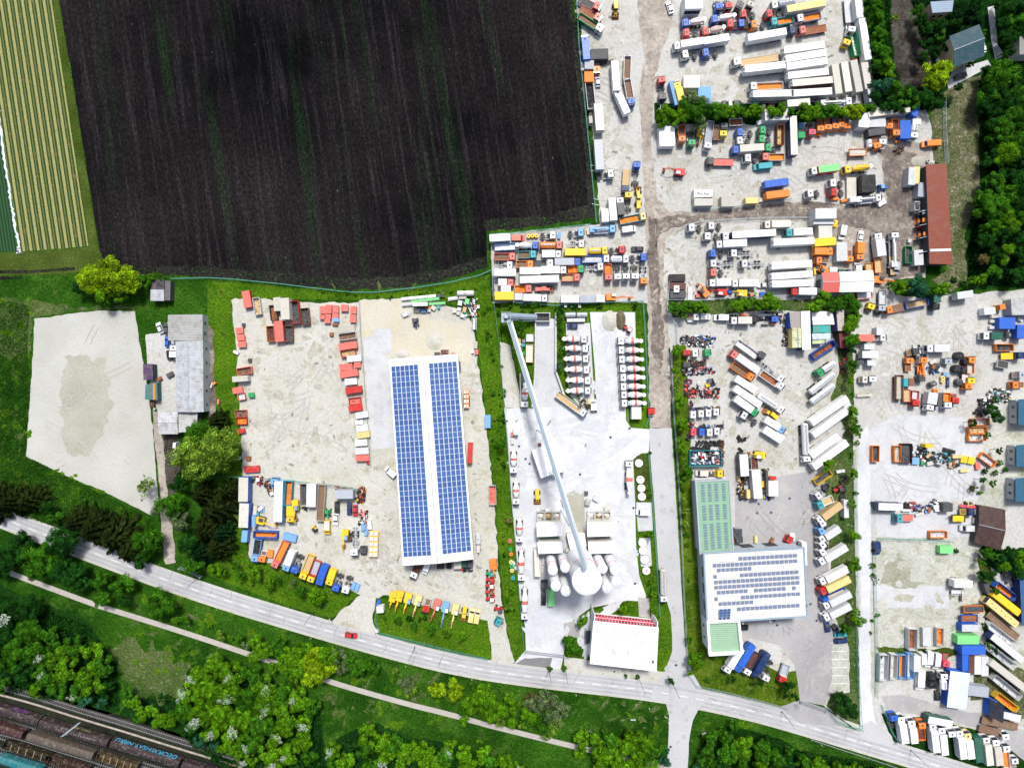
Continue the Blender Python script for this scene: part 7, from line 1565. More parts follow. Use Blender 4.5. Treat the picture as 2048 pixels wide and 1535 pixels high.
for p, l in F: fence(p, l, mat='galv' if 'pale' in l or 'grey' in l or 'wire fence beside' in l else 'greenfence')
def gate(pts, label):
    P = [W(a, b, 0) for a, b in pts]; root = empty('sliding_gate', P[0][0], P[0][1]); d = math.hypot(P[1][0] - P[0][0], P[1][1] - P[0][1]); an = math.atan2(P[1][1] - P[0][1], P[1][0] - P[0][0]); root.rotation_euler = (0, 0, an)
    m = MB()
    for z in (.3, 1.6): m.box(d / 2, 0, z, d, .16, .16)
    n = int(d / .35)
    for i in range(n): m.box((i + .5) * d / n, 0, .95, .05, .05, 1.4)
    mesh_obj('gate_leaf', m, 'steel', root); m = MB()
    for x in (-.2, d + .2): m.box(x, 0, 1.1, .35, .35, 2.2)
    mesh_obj('gate_post', m, 'galv', root); reg(root, label, label, 'gate', '', 0, 0, own=True)
gate([(1052, 1300), (1127, 1309)], 'long sliding gate at the plant entrance'); gate([(1600, 1400), (1650, 1417)], 'sliding gate at the asphalt court entrance'); gate([(364, 1134), (404, 1151)], 'green barrier gate beside the dirt path')
for i, (a, b, dx, dy, lb) in enumerate(((405, 1152, -6, 8, 'street lamp beside the green barrier gate'), (629, 1223, -5, 8, 'street lamp between the bushy bank and the road'), (830, 1292, -3, 9, 'street lamp below the machine line lawn'), (1098, 1336, 1, 9, 'street lamp beside the dark asphalt repair'),
        (1130, 1336, 1, 8, 'street lamp beside the plant entrance strip'), (1276, 1353, 3, 8, 'street lamp at the lower corner of the plant office'), (1343, 1363, 4, 9, 'street lamp on the junction island'), (1563, 1422, 5, 8, 'street lamp beside the workshop lawn corner'), (1821, 1499, 8, 10, 'street lamp at the foot of the truck line'))):
    x, y = W(a, b, 0); root = empty('street_lamp', x, y); l = math.hypot(dx, dy); ux, uy = dx / l, -dy / l
    m = MB(); m.tube((0, 0, 0), (0, 0, 7.6), .11, .07, 8); m.tube((0, 0, 0), (0, 0, .5), .2, .16, 8); mesh_obj('lamp_pole', m, 'dark', root)
    m = MB(); m.tube((0, 0, 7.6), (ux * 1.5, uy * 1.5, 7.9), .06, n=6); mesh_obj('lamp_arm', m, 'dark', root)
    m = MB(); m.box(ux * 1.8, uy * 1.8, 7.9, .8, .3, .15, math.atan2(uy, ux)); mesh_obj('lamp_head', m, 'lamp', root)
    reg(root, lb, lb, 'street lamp', '', 0, 0, group='street lamps along the main road', own=True)
for i, (a, b, lb) in enumerate(((316, 1172, 'white marker post beside the left hand verge bush'), (622, 1275, 'white marker post below the red car'), (812, 1331, 'white marker post in the lower verge'), (944, 1357, 'white marker post above the paired trees'), (1152, 1388, 'white marker post beside the big lawn'), (1298, 1415, 'white marker post near the branch road'),
        (1465, 1438, 'white marker post on the far bend'), (1642, 1488, 'white marker post by the guard rail'))):
    x, y = W(a, b, 0); root = empty('marker_post', x, y); m = MB(); m.box(0, 0, .5, .18, .14, 1.0, .3, taper=.8); mesh_obj('post_body', m, 'paint', root, (.8, .8, .8)); m = MB(); m.box(0, 0, .8, .185, .145, .2, .3); mesh_obj('black_band', m, 'dark', root)
    reg(root, lb.replace('left hand ', ''), lb, 'marker post', '', 0, 0, group='marker posts along the road', own=True)
def sign(px, py, ang, lb, c='W', w_=1.1):
    x, y = W(px, py, 0); root = empty('road_sign', x, y, 0, R(ang)); m = MB(); m.tube((0, -.3, 0), (0, -.3, 2.2), .04, n=6); m.tube((0, .3, 0), (0, .3, 2.2), .04, n=6); mesh_obj('sign_pole', m, 'steel', root)
    m = MB(); m.box(.05, 0, 1.8, .05, w_, .9, tilt=-.15); mesh_obj('sign_plate', m, 'paint', root, C[c][0]); reg(root, lb, lb, 'road sign', '', 0, 0, own=True)
sign(1329, 1428, 60, 'white road sign beside the branch road, upper of the pair'); sign(1336, 1441, 60, 'white road sign beside the branch road, lower of the pair'); sign(1264, 1433, 90, 'white sign board standing on the big lawn', w_=1.8)
sign(1405, 1460, 115, 'white road sign on the dark bank, lower of the pair', w_=1.5); sign(1418, 1461, 115, 'white road sign on the dark bank beside its twin', w_=1.8); sign(1789, 1480, 140, 'small white sign at the skip yard corner'); sign(752, 1262, 20, 'white board at the lawn corner by the road', w_=1.6); sign(1592, 1407, 30, 'white name board beside the court gate', w_=2.2); sign(663, 1236, 30, 'white board at the bushy bank corner', w_=1.4)
# guard rail beside the lower bend
P = [W(a, b, 0) for a, b in ((1620, 1476), (1680, 1496), (1740, 1515), (1800, 1535))]; root = empty('guard_rail', *P[0]); m = MB(); m2 = MB()
for a, b in zip(P, P[1:]):
    d = math.hypot(b[0] - a[0], b[1] - a[1]); an = math.atan2(b[1] - a[1], b[0] - a[0]); m.box((a[0] + b[0]) / 2 - P[0][0], (a[1] + b[1]) / 2 - P[0][1], .65, d, .12, .3, an)
    for i in range(5): m2.box(a[0] + (b[0] - a[0]) * i / 5 - P[0][0], a[1] + (b[1] - a[1]) * i / 5 - P[0][1], .35, .1, .1, .7)
mesh_obj('rail_beam', m, 'steel', root); mesh_obj('rail_posts', m2, 'steel', root); reg(root, 'dark steel guard rail beside the lower road bend', 'guard rail', 'guard rail', '', 0, 0, own=True)

# ---------------------------------------------------------------- freight wagons
def text_on(parent, s, size, loc, rot, mat, color=None, name='lettering'):
    cu = bpy.data.curves.new(name, 'FONT'); cu.body = s; cu.size = size; cu.align_x = 'CENTER'; cu.align_y = 'CENTER'; cu.extrude = .012; cu.materials.append(M[mat])
    t = bpy.data.objects.new('text', cu); COL.objects.link(t); me = bpy.data.meshes.new_from_object(t.evaluated_get(bpy.context.evaluated_depsgraph_get())); bpy.data.objects.remove(t)
    o = link(name, me, parent); o.location = loc; o.rotation_euler = rot
    if color: o.color = (*color, 1)
    return o
def wagon(px, py, L, kind, label, c, ang=-16.8):
    x, y = W(px, py, 4); root = empty('freight_wagon', x, y, 0, R(ang))
    for s in (-1, 1):
        m = MB()
        for d in (-.9, .9): m.lathe((s * (L / 2 - 2) + d, -.85, .85), (0, 1, 0), [(0, .45), (.12, .45)], 12); m.lathe((s * (L / 2 - 2) + d, .73, .85), (0, 1, 0), [(0, .45), (.12, .45)], 12)
        m.box(s * (L / 2 - 2), 0, .9, 2.6, 1.9, .3); mesh_obj('bogie', m, 'dark', root)
    m = MB(); m.box(0, 0, 1.25, L, 2.6, .25)
    for s in (-1, 1):
        for q in (-.8, .8): m.tube((s * L / 2, q, 1.25), (s * (L / 2 + .4), q, 1.25), .16, n=8)
    mesh_obj('underframe', m, 'dark', root)
    if kind == 'dome':
        pr = [(-1.4, 1.4), (1.4, 1.4), (1.4, 3.4)] + [(1.4 * math.cos(a), 3.4 + .75 * math.sin(a)) for a in [math.pi * i / 10 for i in range(1, 10)]] + [(-1.4, 3.4)]
        m = MB(); n = len(pr); vs = [(X, yy, zz) for X in (-L / 2 + .1, L / 2 - .1) for yy, zz in pr]; m.add(vs, [tuple(range(n)), tuple(range(2 * n - 1, n - 1, -1))] + [(i, (i + 1) % n, (i + 1) % n + n, i + n) for i in range(n)])
        b = mesh_obj('wagon_body', m, 'worn', root, c); m = MB()
        for k in range(int(L / 1.3) + 1):
            X = -L / 2 + .2 + k * (L - .4) / int(L / 1.3)
            for i in range(10):
                a0, a1 = math.pi * i / 10, math.pi * (i + 1) / 10; m.tube((X, 1.42 * math.cos(a0), 3.4 + .77 * math.sin(a0)), (X, 1.42 * math.cos(a1), 3.4 + .77 * math.sin(a1)), .04, n=4)
        mesh_obj('roof_bows', m, 'worn', b, tuple(min(.5, q * 2.2) for q in c)); return_root = (root, b)
    else:
        m = MB(); m.open_box(0, 0, 1.4, L, 2.8, 1.8, .12)
        for k in range(int(L / 1.4) + 1):
            for s in (-1, 1): m.box(-L / 2 + .1 + k * (L - .2) / int(L / 1.4), s * 1.45, 2.3, .14, .12, 1.8)
        b = mesh_obj('wagon_body', m, 'worn', root, c); m = MB()
        for k in range(5): m.box(-L / 2 + L * (k + 1) / 6, 0, 3.1, .12, 2.7, .12)
        mesh_obj('cross_beam', m, 'worn', b, C['C'][0] if 'yellow' in label else c); return_root = (root, b)
    reg(root, label, label, 'freight wagon', '', 0, 0, group='freight wagons standing on the sidings', own=True); return return_root
BR = (.026, .015, .017)
wagon(10, 1426, 24, 'dome', 'dark brown wagon nearest the frame corner with purple graffiti', BR); a = REG[-1]['o']
text_on([c for c in a.children if c.name.startswith('wagon_body')][0], 'RKOOS', 1.7, (4, 1.43, 2.4), (R(90), 0, R(180)), 'paint', (.25, .05, .4), 'graffiti')
wagon(145, 1468, 25.5, 'dome', 'dark brown wagon with small pale marks along its roof', BR); a = REG[-1]['o']; b = [c for c in a.children if c.name.startswith('wagon_body')][0]
text_on(b, 'YAUK RD', 1.5, (2, 1.43, 2.3), (R(90), 0, R(180)), 'paint', (.28, .3, .12), 'graffiti')
m = MB(); 
for k in range(12): m.box(-6 + k * .9, .35, 4.17, .12, .5, .03)
for k in range(8): m.box(4.5 + k * .55, .5, 4.15, .12, .4, .03)
mesh_obj('roof_marks', m, 'paint', b, (.4, .38, .36))
wagon(288, 1509, 25.5, 'dome', 'dark brown wagon with big bright blue graffiti', (.024, .014, .015)); a = REG[-1]['o']; b = [c for c in a.children if c.name.startswith('wagon_body')][0]
text_on(b, 'DEORX', 2.6, (6.5, 1.43, 2.45), (R(90), 0, R(180)), 'paint', (.06, .45, .75), 'graffiti'); text_on(b, 'YHSAY NRRU', 2.4, (-4.6, 1.43, 2.45), (R(90), 0, R(180)), 'paint', (.06, .45, .75), 'graffiti')
wagon(432, 1552, 25.5, 'dome', 'dark brown wagon at the lower frame edge', BR)
wagon(0, 1459, 16, 'dome', 'reddish brown wagon beside the pale ribbed wagon', (.045, .017, .015))
wagon(118, 1494, 24.5, 'dome', 'tan ribbed wagon with pale roof bows', (.075, .058, .045))
wagon(230, 1527, 15, 'open', 'open wagon with yellow cross frames', (.05, .034, .012))
wagon(48, 1506, 17, 'open', 'open wagon with dark yellow frame', (.018, .015, .006)); wagon(130, 1532, 16, 'open', 'open wagon with rusty rim below the tan wagon', (.035, .018, .012)); wagon(36, 1532, 16, 'dome', 'bright teal wagon in the frame corner', (.012, .13, .15))
x, y = W(150, 1452, 6); root = empty('catenary_mast', x, y); m = MB(); m.tube((-3.2, -2.2, 0), (-3.2, -2.2, 8.2), .16, n=8); mesh_obj('mast', m, 'galv', root); m = MB(); m.box(0, 0, 7.6, 7.6, .3, .4, R(38)); mesh_obj('mast_arm', m, 'galv', root); reg(root, 'pale catenary mast arm reaching over the dark wagons', 'mast', 'mast', '', 0, 0, own=True)
# lettering seen on vehicles
for r in list(REG):
    if 'lettered along its side' in r['d']: text_on(r['o'], 'FAROT & FIN', 1.15, (0, 1.285, 2.45), (R(90), 0, R(180)), 'dark')
    if 'lettered on its roof' in r['d']: text_on(r['o'], 'Pinu Nur', 1.2, (0, 0, 2.85), (0, 0, 0), 'dark')
k = 0
for r in [q for q in REG if q['z'] == 'the white trailer block' and q['d'].startswith('off-white box')][:4]:
    t = ('', 'S', 'U', 'N')[k]; k += 1
    if t: text_on(r['o'], t, 2.3, (-5.2 if r['x'] < 0 else -[4.7, 5.3, 5.7, 4.7][k - 1] - .11, 0, 2.4), (R(90), 0, R(-90)), 'paint', (.015, .05, .14))

# ---------------------------------------------------------------- heaps of parts, tyres and soil
def heap(px, py, ang, L, w_, cols, label, n=70, tyres=.3, hgt=1.0, seed=1):
    """one jumble nobody could count"""
    x, y = W(px, py, .6); rr = random.Random(seed + int(px) + int(py)); root = empty('scrap_heap', x, y, 0, R(ang)); root['kind'] = 'stuff'
    mbs = {}
    for i in range(int(n)):
        c = rr.choice(cols); mb = mbs.setdefault(c, MB()); X, Y = rr.uniform(-L / 2, L / 2), rr.uniform(-w_ / 2, w_ / 2); z = rr.uniform(.1, hgt) 
        q = rr.random()
        if q < tyres: mbs.setdefault('K', MB()).lathe((X, Y, z * .6), (rr.uniform(-.6, .6), rr.uniform(-.6, .6), 1), [(0, .42), (.1, .5), (.25, .5), (.3, .3)], 10)
        elif q < tyres + .3: mb.tube((X, Y, z), (X + rr.uniform(-1.1, 1.1), Y + rr.uniform(-.5, .5), z + rr.uniform(-.2, .5)), rr.uniform(.06, .22), n=6)
        else: mb.box(X, Y, z / 2, rr.uniform(.3, 1.4), rr.uniform(.25, .8), z, rr.choice((0, 0, 1.57, rr.uniform(0, 3))))
    for c, mb in mbs.items(): mesh_obj('jumbled_parts', mb, 'load', root, col(c))
    reg(root, label, label, 'scrap heap', '', px * SPX, -py * SPX, own=True)
    return root
MX = 'kkKSsoB'
for t in ((1396, 679, 0, 12.4, 2.6, MX + 'bW', 'jumbled parts rack nearest the top of the recovery yard', 130), (1398, 689, 0, 8, 1.2, 'KkSW', 'thin line of dark parts below the topmost rack', 50), (1394, 727, 0, 6, 2.4, 'kKoM', 'cluster of dark engines below the detached cabs', 50), (1399, 741, 2, 11.6, 2.6, 'RWkSbr', 'parts rack with red and pale blue pieces', 120),
      (1377, 766, 0, 2.8, 2.6, 'kPMR', 'small heap of maroon parts by the tree row', 25), (1423, 765, 20, 2, 2.6, 'KkB', 'small heap of dark parts below the red parts rack', 20), (1405, 785, -2, 12.6, 3.6, 'rrkKSRK', 'long heap of faded red axles and tyres', 150), (1384, 810, 90, 2.8, 1.8, 'NkR', 'little dark heap beside the second row tree', 16), (1410, 818, 2, 11.5, 1.4, MX, 'thin parts rack above the white cab row', 60), (1414, 854, 2, 11.8, 1.6, MX + 'b', 'thin parts rack above the coloured cab row', 70),
      (1384, 846, 0, 1.8, 1.6, 'MpW', 'tiny maroon heap beside the white cab row', 12), (1378, 875, 70, 2.2, 1.6, 'Kk', 'tiny black heap beside the wire fence', 14)): heap(*t)
heap(1421, 887, 0, 10, 1.8, 'Kk', 'upper line of black tyres behind the teal frame', 60, .85); heap(1400, 896, 0, 7, 1.4, 'Kk', 'lower line of black tyres behind the teal frame', 45, .85); heap(1443, 905, 90, 9, 1.8, 'kMoR', 'upright line of rusty parts beside the teal frame', 60)
x, y = W(1411, 916, 1); thing('sk', 1411, 916, 0, 11.2, 'Tk', Z9, 5.6, desc='wide teal frame container full of parts'); heap(1411, 914, 0, 10.4, 4.8, 'WWWSbRks', 'pale machine parts filling the wide teal frame', 130, .12, 1.8)
heap(1418, 944, 0, 9, 1.4, 'kWOYs', 'row of small machines above the green workshop wing', 45, .1); heap(1482, 877, -20, 3.6, 1.8, 'Kk', 'scattered black tyres beside the white tractor unit', 18, .8); heap(1481, 902, 80, 2.2, 1.8, 'Kks', 'small knot of tyres above the white box trailer', 10, .8)
heap(1486, 966, 80, 8, 3, 'KkooYs', 'heap of dark parts beside the middle long trailer', 80, .3); heap(1488, 992, 0, 3, 2, 'Kk', 'small black heap at the foot of the parts island', 20, .6); heap(1533, 968, 92, 11, 1.8, 'kKYsB', 'upright line of dark parts beside the white container', 70, .3)
heap(1686, 976, 88, 9, 1.8, 'Kk', 'upright line of black tyres beside the lane fence', 60, .9); heap(1652, 976, 60, 3, 1.8, 'Kk', 'black tyres below the yellow skip', 16, .9); heap(1687, 998, 60, 2, 1.6, 'Kk', 'black tyres just above the narrow white container', 12, .9)
for t in ((1838, 706, 0, 5, 5.5, 'kSsoW', 'square patch of engines and white frames', 90), (1868, 738, 20, 3.6, 2.6, 'Nkb', 'heap of dark blue machine parts', 40), (1858, 800, 0, .1, .1, 'k', 'x', 1), (1999, 790, 0, 8, 4.6, 'kSWTCs', 'large heap of mixed pipes and drums', 120), (1973, 805, 0, 5, 2.6, 'KkW', 'heap of black pipe ends', 40), (1966, 824, -12, 5.6, 2.6, 'KKk', 'bundle of long black pipes', 40),
          (1838, 907, 0, 4.6, 6.6, 'KkkRWT', 'heap of black crates beside the maroon skip', 80), (1876, 915, -5, 8.4, 3.6, 'kTkSKs', 'large heap of grey machine parts on the slab', 130), (1907, 927, 20, 3.6, 2.6, 'ooCkW', 'brown heap beside the yellow boxes', 40), (1750, 1011, 20, 2.6, 2.4, 'gTk', 'green scrap heap at the end of the slab row', 30), (1821, 1013, 0, 5, 3, 'kWPRS', 'mixed scrap heap beside the navy sided trailer', 60),
          (1846, 1016, 0, 4.6, 3, 'WwPkb', 'heap of white and purple scrap', 55), (1867, 1008, 0, 3.2, 3, 'WWWk', 'heap of white boxes on the slab row', 30), (1937, 1010, 0, 3.4, 2.4, 'kBYW', 'small scrap heap beside the brown roofed shed', 30),
          (946, 615, 90, 6, 2.6, 'WwrWs', 'heap of white sacks beside the green strip', 70), (933, 610, 0, 3, 2.4, 'kWTC', 'mixed frames beside the white sacks', 25), (930, 632, 40, 3.6, 2, 'gGs', 'green grates beside the white sacks', 20), (539, 973, -60, 4.6, 2.8, 'oMkDC', 'rusty heap beside the long white trailer', 70), (504, 959, 0, 2, 1.6, 'Kk', 'small dark heap beside the blue sided trailer', 16), (521, 1017, 0, 2.2, 2.2, 'WSb', 'small pale heap between trailers', 20),
          (577, 1024, 0, 3, 2.6, 'oMB', 'heap of rusty parts above the yellow box truck', 36), (688, 978, -10, 6.5, 1.2, 'SWRbk', 'line of parts above the silver box', 40), (722, 990, 80, 5.6, 3, 'kKoRY', 'heap of dark parts beside the silver box', 80), (726, 1035, 85, 4.8, 2.8, 'WWKWr', 'stack of white and black drums', 90), (610, 1016, 20, 2, 1.4, 'Kk', 'black wheels beside the yellow excavator', 10), (700, 1075, 90, 3, 1.6, 'MDk', 'maroon engine heap above the white chassis truck', 30),
          (935, 1135, 0, 3, 2.6, 'KgkS', 'dark machine parts below the solar hall', 40), (919, 705, 0, 1, 1, 'M', 'x', 1), (1574, 641, 80, 5.4, 2, 'KkSW', 'tyres and parts beside the blue walled shed', 60), (1572, 672, 85, 6.8, 1.8, 'KkSoW', 'tyres and parts beside the mossy shed', 70), (1555, 637, 0, 3, 2, 'kRNK', 'dark scrap beside the tree strip', 40), (1545, 628, 0, 5, 1.4, 'NkKs', 'dark scrap under the trees of the parts row', 40), (1466, 634, 0, 2, 2, 'GkW', 'green and grey scrap in the parts row', 20),
          (1520, 636, 0, 5, 1.4, 'Kks', 'black scrap in the parts row', 40), (1687, 730, 90, 5, 1.6, 'KkR', 'black scrap between the fence trees', 40), (1690, 700, 90, 3, 1.6, 'KkM', 'dark scrap beside the maroon rack shed', 30), (1860, 600, 0, .1, .1, 'k', 'x', 1), (1815, 410, 0, .1, .1, 'k', 'x', 1), (1800, 300, 30, 3, 2, 'DMk', 'brown rubble on the dark track', 30)):
    if t[6] != 'x': heap(*t)
def mound(px, py, rx, ry, h, mat, label, name='soil_mound', seed=3, z=S * 4.5):
    x, y = W(px, py, 0); vs = []; fs = []; n, k = 28, 9
    vs.append((0, 0, h))
    for j in range(1, k + 1):
        for i in range(n):
            a = 2 * math.pi * i / n; r = j / k * (1 + .12 * pnoise((math.cos(a) * 2, math.sin(a) * 2, seed))); zz = h * (1 - (j / k) ** 1.6) + (.15 * h * pnoise((r * 3 * math.cos(a), r * 3 * math.sin(a), seed + 5)) if j < k else 0)
            vs.append((rx * r * math.cos(a), ry * r * math.sin(a), max(zz, 0)))
    for i in range(n): fs.append((0, 1 + i, 1 + (i + 1) % n))
    for j in range(k - 1):
        for i in range(n): a = 1 + j * n; fs.append((a + i, a + n + i, a + n + (i + 1) % n, a + (i + 1) % n))
    m = MB(); m.add(vs, fs); o = mesh_obj(name, m, mat); o.location = (x, y, z); reg(o, label, label, 'mound', '', 0, 0, own=True)
M['soilheap'] = ground_mat('heaped_soil', (.10, .085, .05), (.17, .14, .09), None, .2, .5, 2.5, None, fv=(.6, 1.3), bstr=.8)
mound(1241, 640, 1.8, 3.6, 1.6, 'soilheap', 'brown soil mound at the head of the mixer lane'); mound(1219, 642, 2.8, 3.8, 1.2, 'gravel', 'pale gravel mound beside the brown soil mound', 'gravel_mound')
mound(869, 682, 3.0, 3.2, .6, 'gravel', 'grey gravel mound on the sandy ground', 'gravel_mound'); mound(812, 628, 2.0, 1.4, .8, 'gravelgrey', 'small rubble mound below the beams', 'gravel_mound'); mound(1836, 322, 2.6, 1.8, .5, 'damp', 'flat heap of pale sand above the machinery shed', 'sand_mound'); mound(805, 708, 2.6, 1.4, .5, 'gravelgrey', 'low grey mound at the hall corner', 'gravel_mound')

# ---------------------------------------------------------------- vegetation: shared crowns made of leaf-sized faces
def leaf_mesh(name, nb, nl, size, seed, flat=1.0, conifer=False, spiky=False):
    g = np.random.default_rng(seed)
    if conifer:
        tier = np.floor(g.random(nl) ** .6 * 8) / 8; nbr = 5 + tier * 8; a = (np.floor(g.random(nl) * nbr) + .37 * tier * 8) / nbr * 2 * np.pi + g.normal(0, .07, nl); t = tier + .12; z = 1.0 - 1.8 * t; rr = t * g.random(nl) ** .6 * (.82 + .25 * np.sin(a * 3 + seed) * np.cos(a * 5 + tier * 9))
        P = np.stack([rr * np.cos(a), rr * np.sin(a), z - rr * .25], 1); Nn = np.stack([np.cos(a), np.sin(a), np.full(nl, .9)], 1)
    else:
        d = g.normal(size=(nb, 3)); d /= np.linalg.norm(d, axis=1)[:, None]; d[:, 2] = d[:, 2] * .9 + .12
        cr = .15 + g.random(nb) ** .5 * .68; Cc = d * cr[:, None]; Rb = .15 + .26 * g.random(nb) ** 1.4; 
        k = g.integers(0, nb, nl); u = g.normal(size=(nl, 3)); u /= np.linalg.norm(u, axis=1)[:, None]; u[:, 2] = np.where(u[:, 2] < -.3, -u[:, 2], u[:, 2])
        P = Cc[k] + u * (Rb[k] * (.55 + .5 * g.random(nl)))[:, None]; P[:, 2] *= flat; Nn = u + .5 * Cc[k] + np.array([0, 0, .35])
    Nn += g.normal(0, .35, (nl, 3)); Nn /= np.linalg.norm(Nn, axis=1)[:, None]
    ref = g.normal(size=(nl, 3)); A = np.cross(Nn, ref); A /= np.linalg.norm(A, axis=1)[:, None]; B = np.cross(Nn, A)
    if conifer:
        A = np.stack([np.cos(a), np.sin(a), np.full(nl, -.45)], 1) + g.normal(0, .25, (nl, 3)); A /= np.linalg.norm(A, axis=1)[:, None]; B = np.cross(Nn, A); B /= np.linalg.norm(B, axis=1)[:, None]
    s = size * (.6 + .8 * g.random(nl))[:, None]; e = (.55 if not conifer else .22)
    V = np.stack([P - A * s, P - B * s * e, P + A * s, P + B * s * e], 1).reshape(-1, 3)
    me = bpy.data.meshes.new(name); me.vertices.add(nl * 4); me.vertices.foreach_set('co', V.ravel().astype(np.float32)); me.loops.add(nl * 4); me.loops.foreach_set('vertex_index', np.arange(nl * 4, dtype=np.int32))
    me.polygons.add(nl); me.polygons.foreach_set('loop_start', np.arange(0, nl * 4, 4, dtype=np.int32)); me.polygons.foreach_set('loop_total', np.full(nl, 4, np.int32)); me.update(calc_edges=True); me.materials.append(M['leaf']); return me
CR = {'L': [leaf_mesh('big_crown', 36, 13000, .036, s, .8) for s in (1, 2, 3)], 'M': [leaf_mesh('crown', 19, 5200, .054, s, .85) for s in (4, 5, 6, 7)], 'S': [leaf_mesh('small_crown', 14, 1500, .10, s, .9) for s in (8, 9, 10)],
      'C': [leaf_mesh('conifer_crown', 0, 4200, .13, s, 1, True, False) for s in (11, 12)], 'U': [leaf_mesh('sparse_crown', 16, 2200, .045, s, .8) for s in (13, 14)]}
def trunk_mesh(seed):
    rr = random.Random(seed); m = MB(); m.tube((0, 0, 0), (.02, .01, .5), .035, .028, 8); m.tube((.02, .01, .5), (.0, .03, 1.3), .028, .01, 7)
    for i in range(7):
        a = i * .9 + rr.random(); z = .35 + .08 * i; m.tube((.01, .01, z), (.45 * math.cos(a), .45 * math.sin(a), z + .35), .014, .004, 5)
    return m.mesh('trunk', M['bark'])
TR = [trunk_mesh(s) for s in (1, 2)]
GC = {'y': (.16, .29, .006), 'l': (.062, .175, .005), 'm': (.030, .115, .006), 'd': (.009, .048, .006), 'e': (.005, .023, .006), 'c': (.014, .026, .005), 's': (.085, .135, .055), 'h': (.115, .22, .022), 't': (.02, .09, .045), 'b': (.085, .07, .022)}
GW = {'y': 'yellow green', 'l': 'bright green', 'm': 'mid green', 'd': 'dark green', 'e': 'very dark green', 'c': 'brownish dark', 's': 'sage green', 'h': 'pale fresh green', 't': 'bluish green', 'b': 'brown'}
def tree(px, py, r, c, zone, kind='M', hf=None, label=None, group=None):
    """r in photo pixels"""
    R_ = r * SPX; shrub = R_ < 1.4
    ht = hf if hf else (R_ * 1.0 if shrub else min(5.2 + R_ * .7, 13)); z = ht * .62 if not shrub else R_ * .75
    x, y = W(px, py, z); root = empty('shrub' if shrub else ('conifer' if kind == 'C' else 'bush' if R_ < 2.6 else 'tree'), x, y, 0, rnd.uniform(0, 6.28))
    vz = R_ * rnd.uniform(.8, 1.0) if not kind == 'C' else ht * .5
    me = rnd.choice(CR['S' if R_ < 1.9 and kind == 'M' else 'L' if R_ > 5 and kind == 'M' else kind])
    g0 = GC[c]; k = rnd.uniform(.82, 1.2); cr = link('crown', me, root, tuple(q * k for q in g0)); cr.location = (0, 0, z); cr.scale = (R_ * 1.05 * rnd.uniform(.95, 1.08), R_ * 1.05 * rnd.uniform(.92, 1.05), vz)
    if shrub: tk = link('stem', TR[0], root); tk.scale = (R_, R_, R_ * .7)
    else: tk = link('trunk', rnd.choice(TR), root); s = z / 1.1; tk.scale = (max(R_, 3) * .9, max(R_, 3) * .9, s)
    nm = 'shrub' if shrub else ('conifer' if kind == 'C' else 'bush' if R_ < 2.6 else 'tree'); d = label or '%s %s' % (GW[c], nm)
    if label: reg(root, label, label, 'tree' if not shrub else 'shrub', zone, px * SPX, -py * SPX, group, own=True)
    else: reg(root, d, d, nm if nm != 'conifer' else 'conifer tree', zone, px * SPX, -py * SPX, group)
def trees(zone, text, kind='M'):
    for it in text.replace('\n', ';').split(';'):
        p = it.split()
        if p: tree(float(p[0]), float(p[1]), float(p[2]), p[3], zone, p[4] if len(p) > 4 else kind)
tree(405, 868, 34, 'm', '', 'M', 9, 'mid green tree top between the barn and the great tree'); tree(392, 915, 47, 'h', '', 'L', 13, 'great pale green tree, its half beside the dirt path'); tree(440, 900, 46, 'h', '', 'L', 14, 'great pale green tree, its half beside the skip yard')
trees('the grove beside the mixed machinery yard', '430 845 26 c C; 452 985 24 c C; 400 990 30 c C; 430 1020 38 c C; 408 1062 36 c C; 432 1095 34 c C; 398 1110 28 e C; 440 1068 26 e C; 345 1010 28 m; 362 1040 22 s; 390 1130 22 m; 362 955 16 d; 355 975 18 d; 430 1140 16 l; 375 1085 22 d')
trees('the tree row between meadow and road', '300 1085 30 m L; 285 1120 18 d; 185 1060 48 c C; 225 1075 44 c C; 255 1105 34 c C; 150 1045 36 c C; 130 1080 34 d; 80 1122 38 m L; 120 1135 26 d; 150 1150 26 d; 168 1172 20 d; 205 1160 24 m; 245 1168 26 m; 320 1207 30 m; 205 1195 18 m; 20 1005 34 c C; 55 1000 30 c C; -20 1010 40 c C; 95 1015 16 d; 110 1030 18 m; 250 1200 14 d; 365 1240 12 m; 20 1110 30 d; 40 1085 24 d; 0 1140 24 d')
tree(292, 972, 20, 'h', '', 'U', 8, 'sparse pale tree leaning over the gravel pad'); tree(318, 1015, 18, 's', '', 'U', 8, 'sparse sage tree at the foot of the gravel pad')
trees('the field edge', '188 560 32 y; 222 552 36 y; 256 560 30 y; 214 585 24 l; 290 563 14 m; 160 575 14 d; 240 590 16 l; 305 552 9 l; 318 551 8 m')
trees('the wood beside the railway', '20 1225 34 d; 50 1215 30 d; 15 1265 30 d; 60 1260 28 m; 95 1275 24 m; 35 1300 28 m; 75 1305 26 m; 110 1305 26 l; 150 1290 24 m; 185 1300 24 l; 15 1330 26 m; 55 1340 26 d; 95 1345 26 m; 135 1335 26 l; 175 1340 26 l; 210 1330 22 m; 75 1375 20 l; 115 1380 20 m; 155 1380 22 m; 190 1375 22 l; 215 1375 16 d; 5 1370 18 m; 170 1405 14 t; 205 1405 12 t; -20 1240 30 d; -20 1300 30 d')
trees('the bushes along the rails', '265 1410 20 l; 290 1420 18 l; 310 1435 18 l; 335 1440 18 l; 280 1435 14 m; 350 1425 14 m; 255 1385 12 m; 375 1465 12 d; 400 1480 14 t; 430 1495 12 t; 325 1395 10 d')
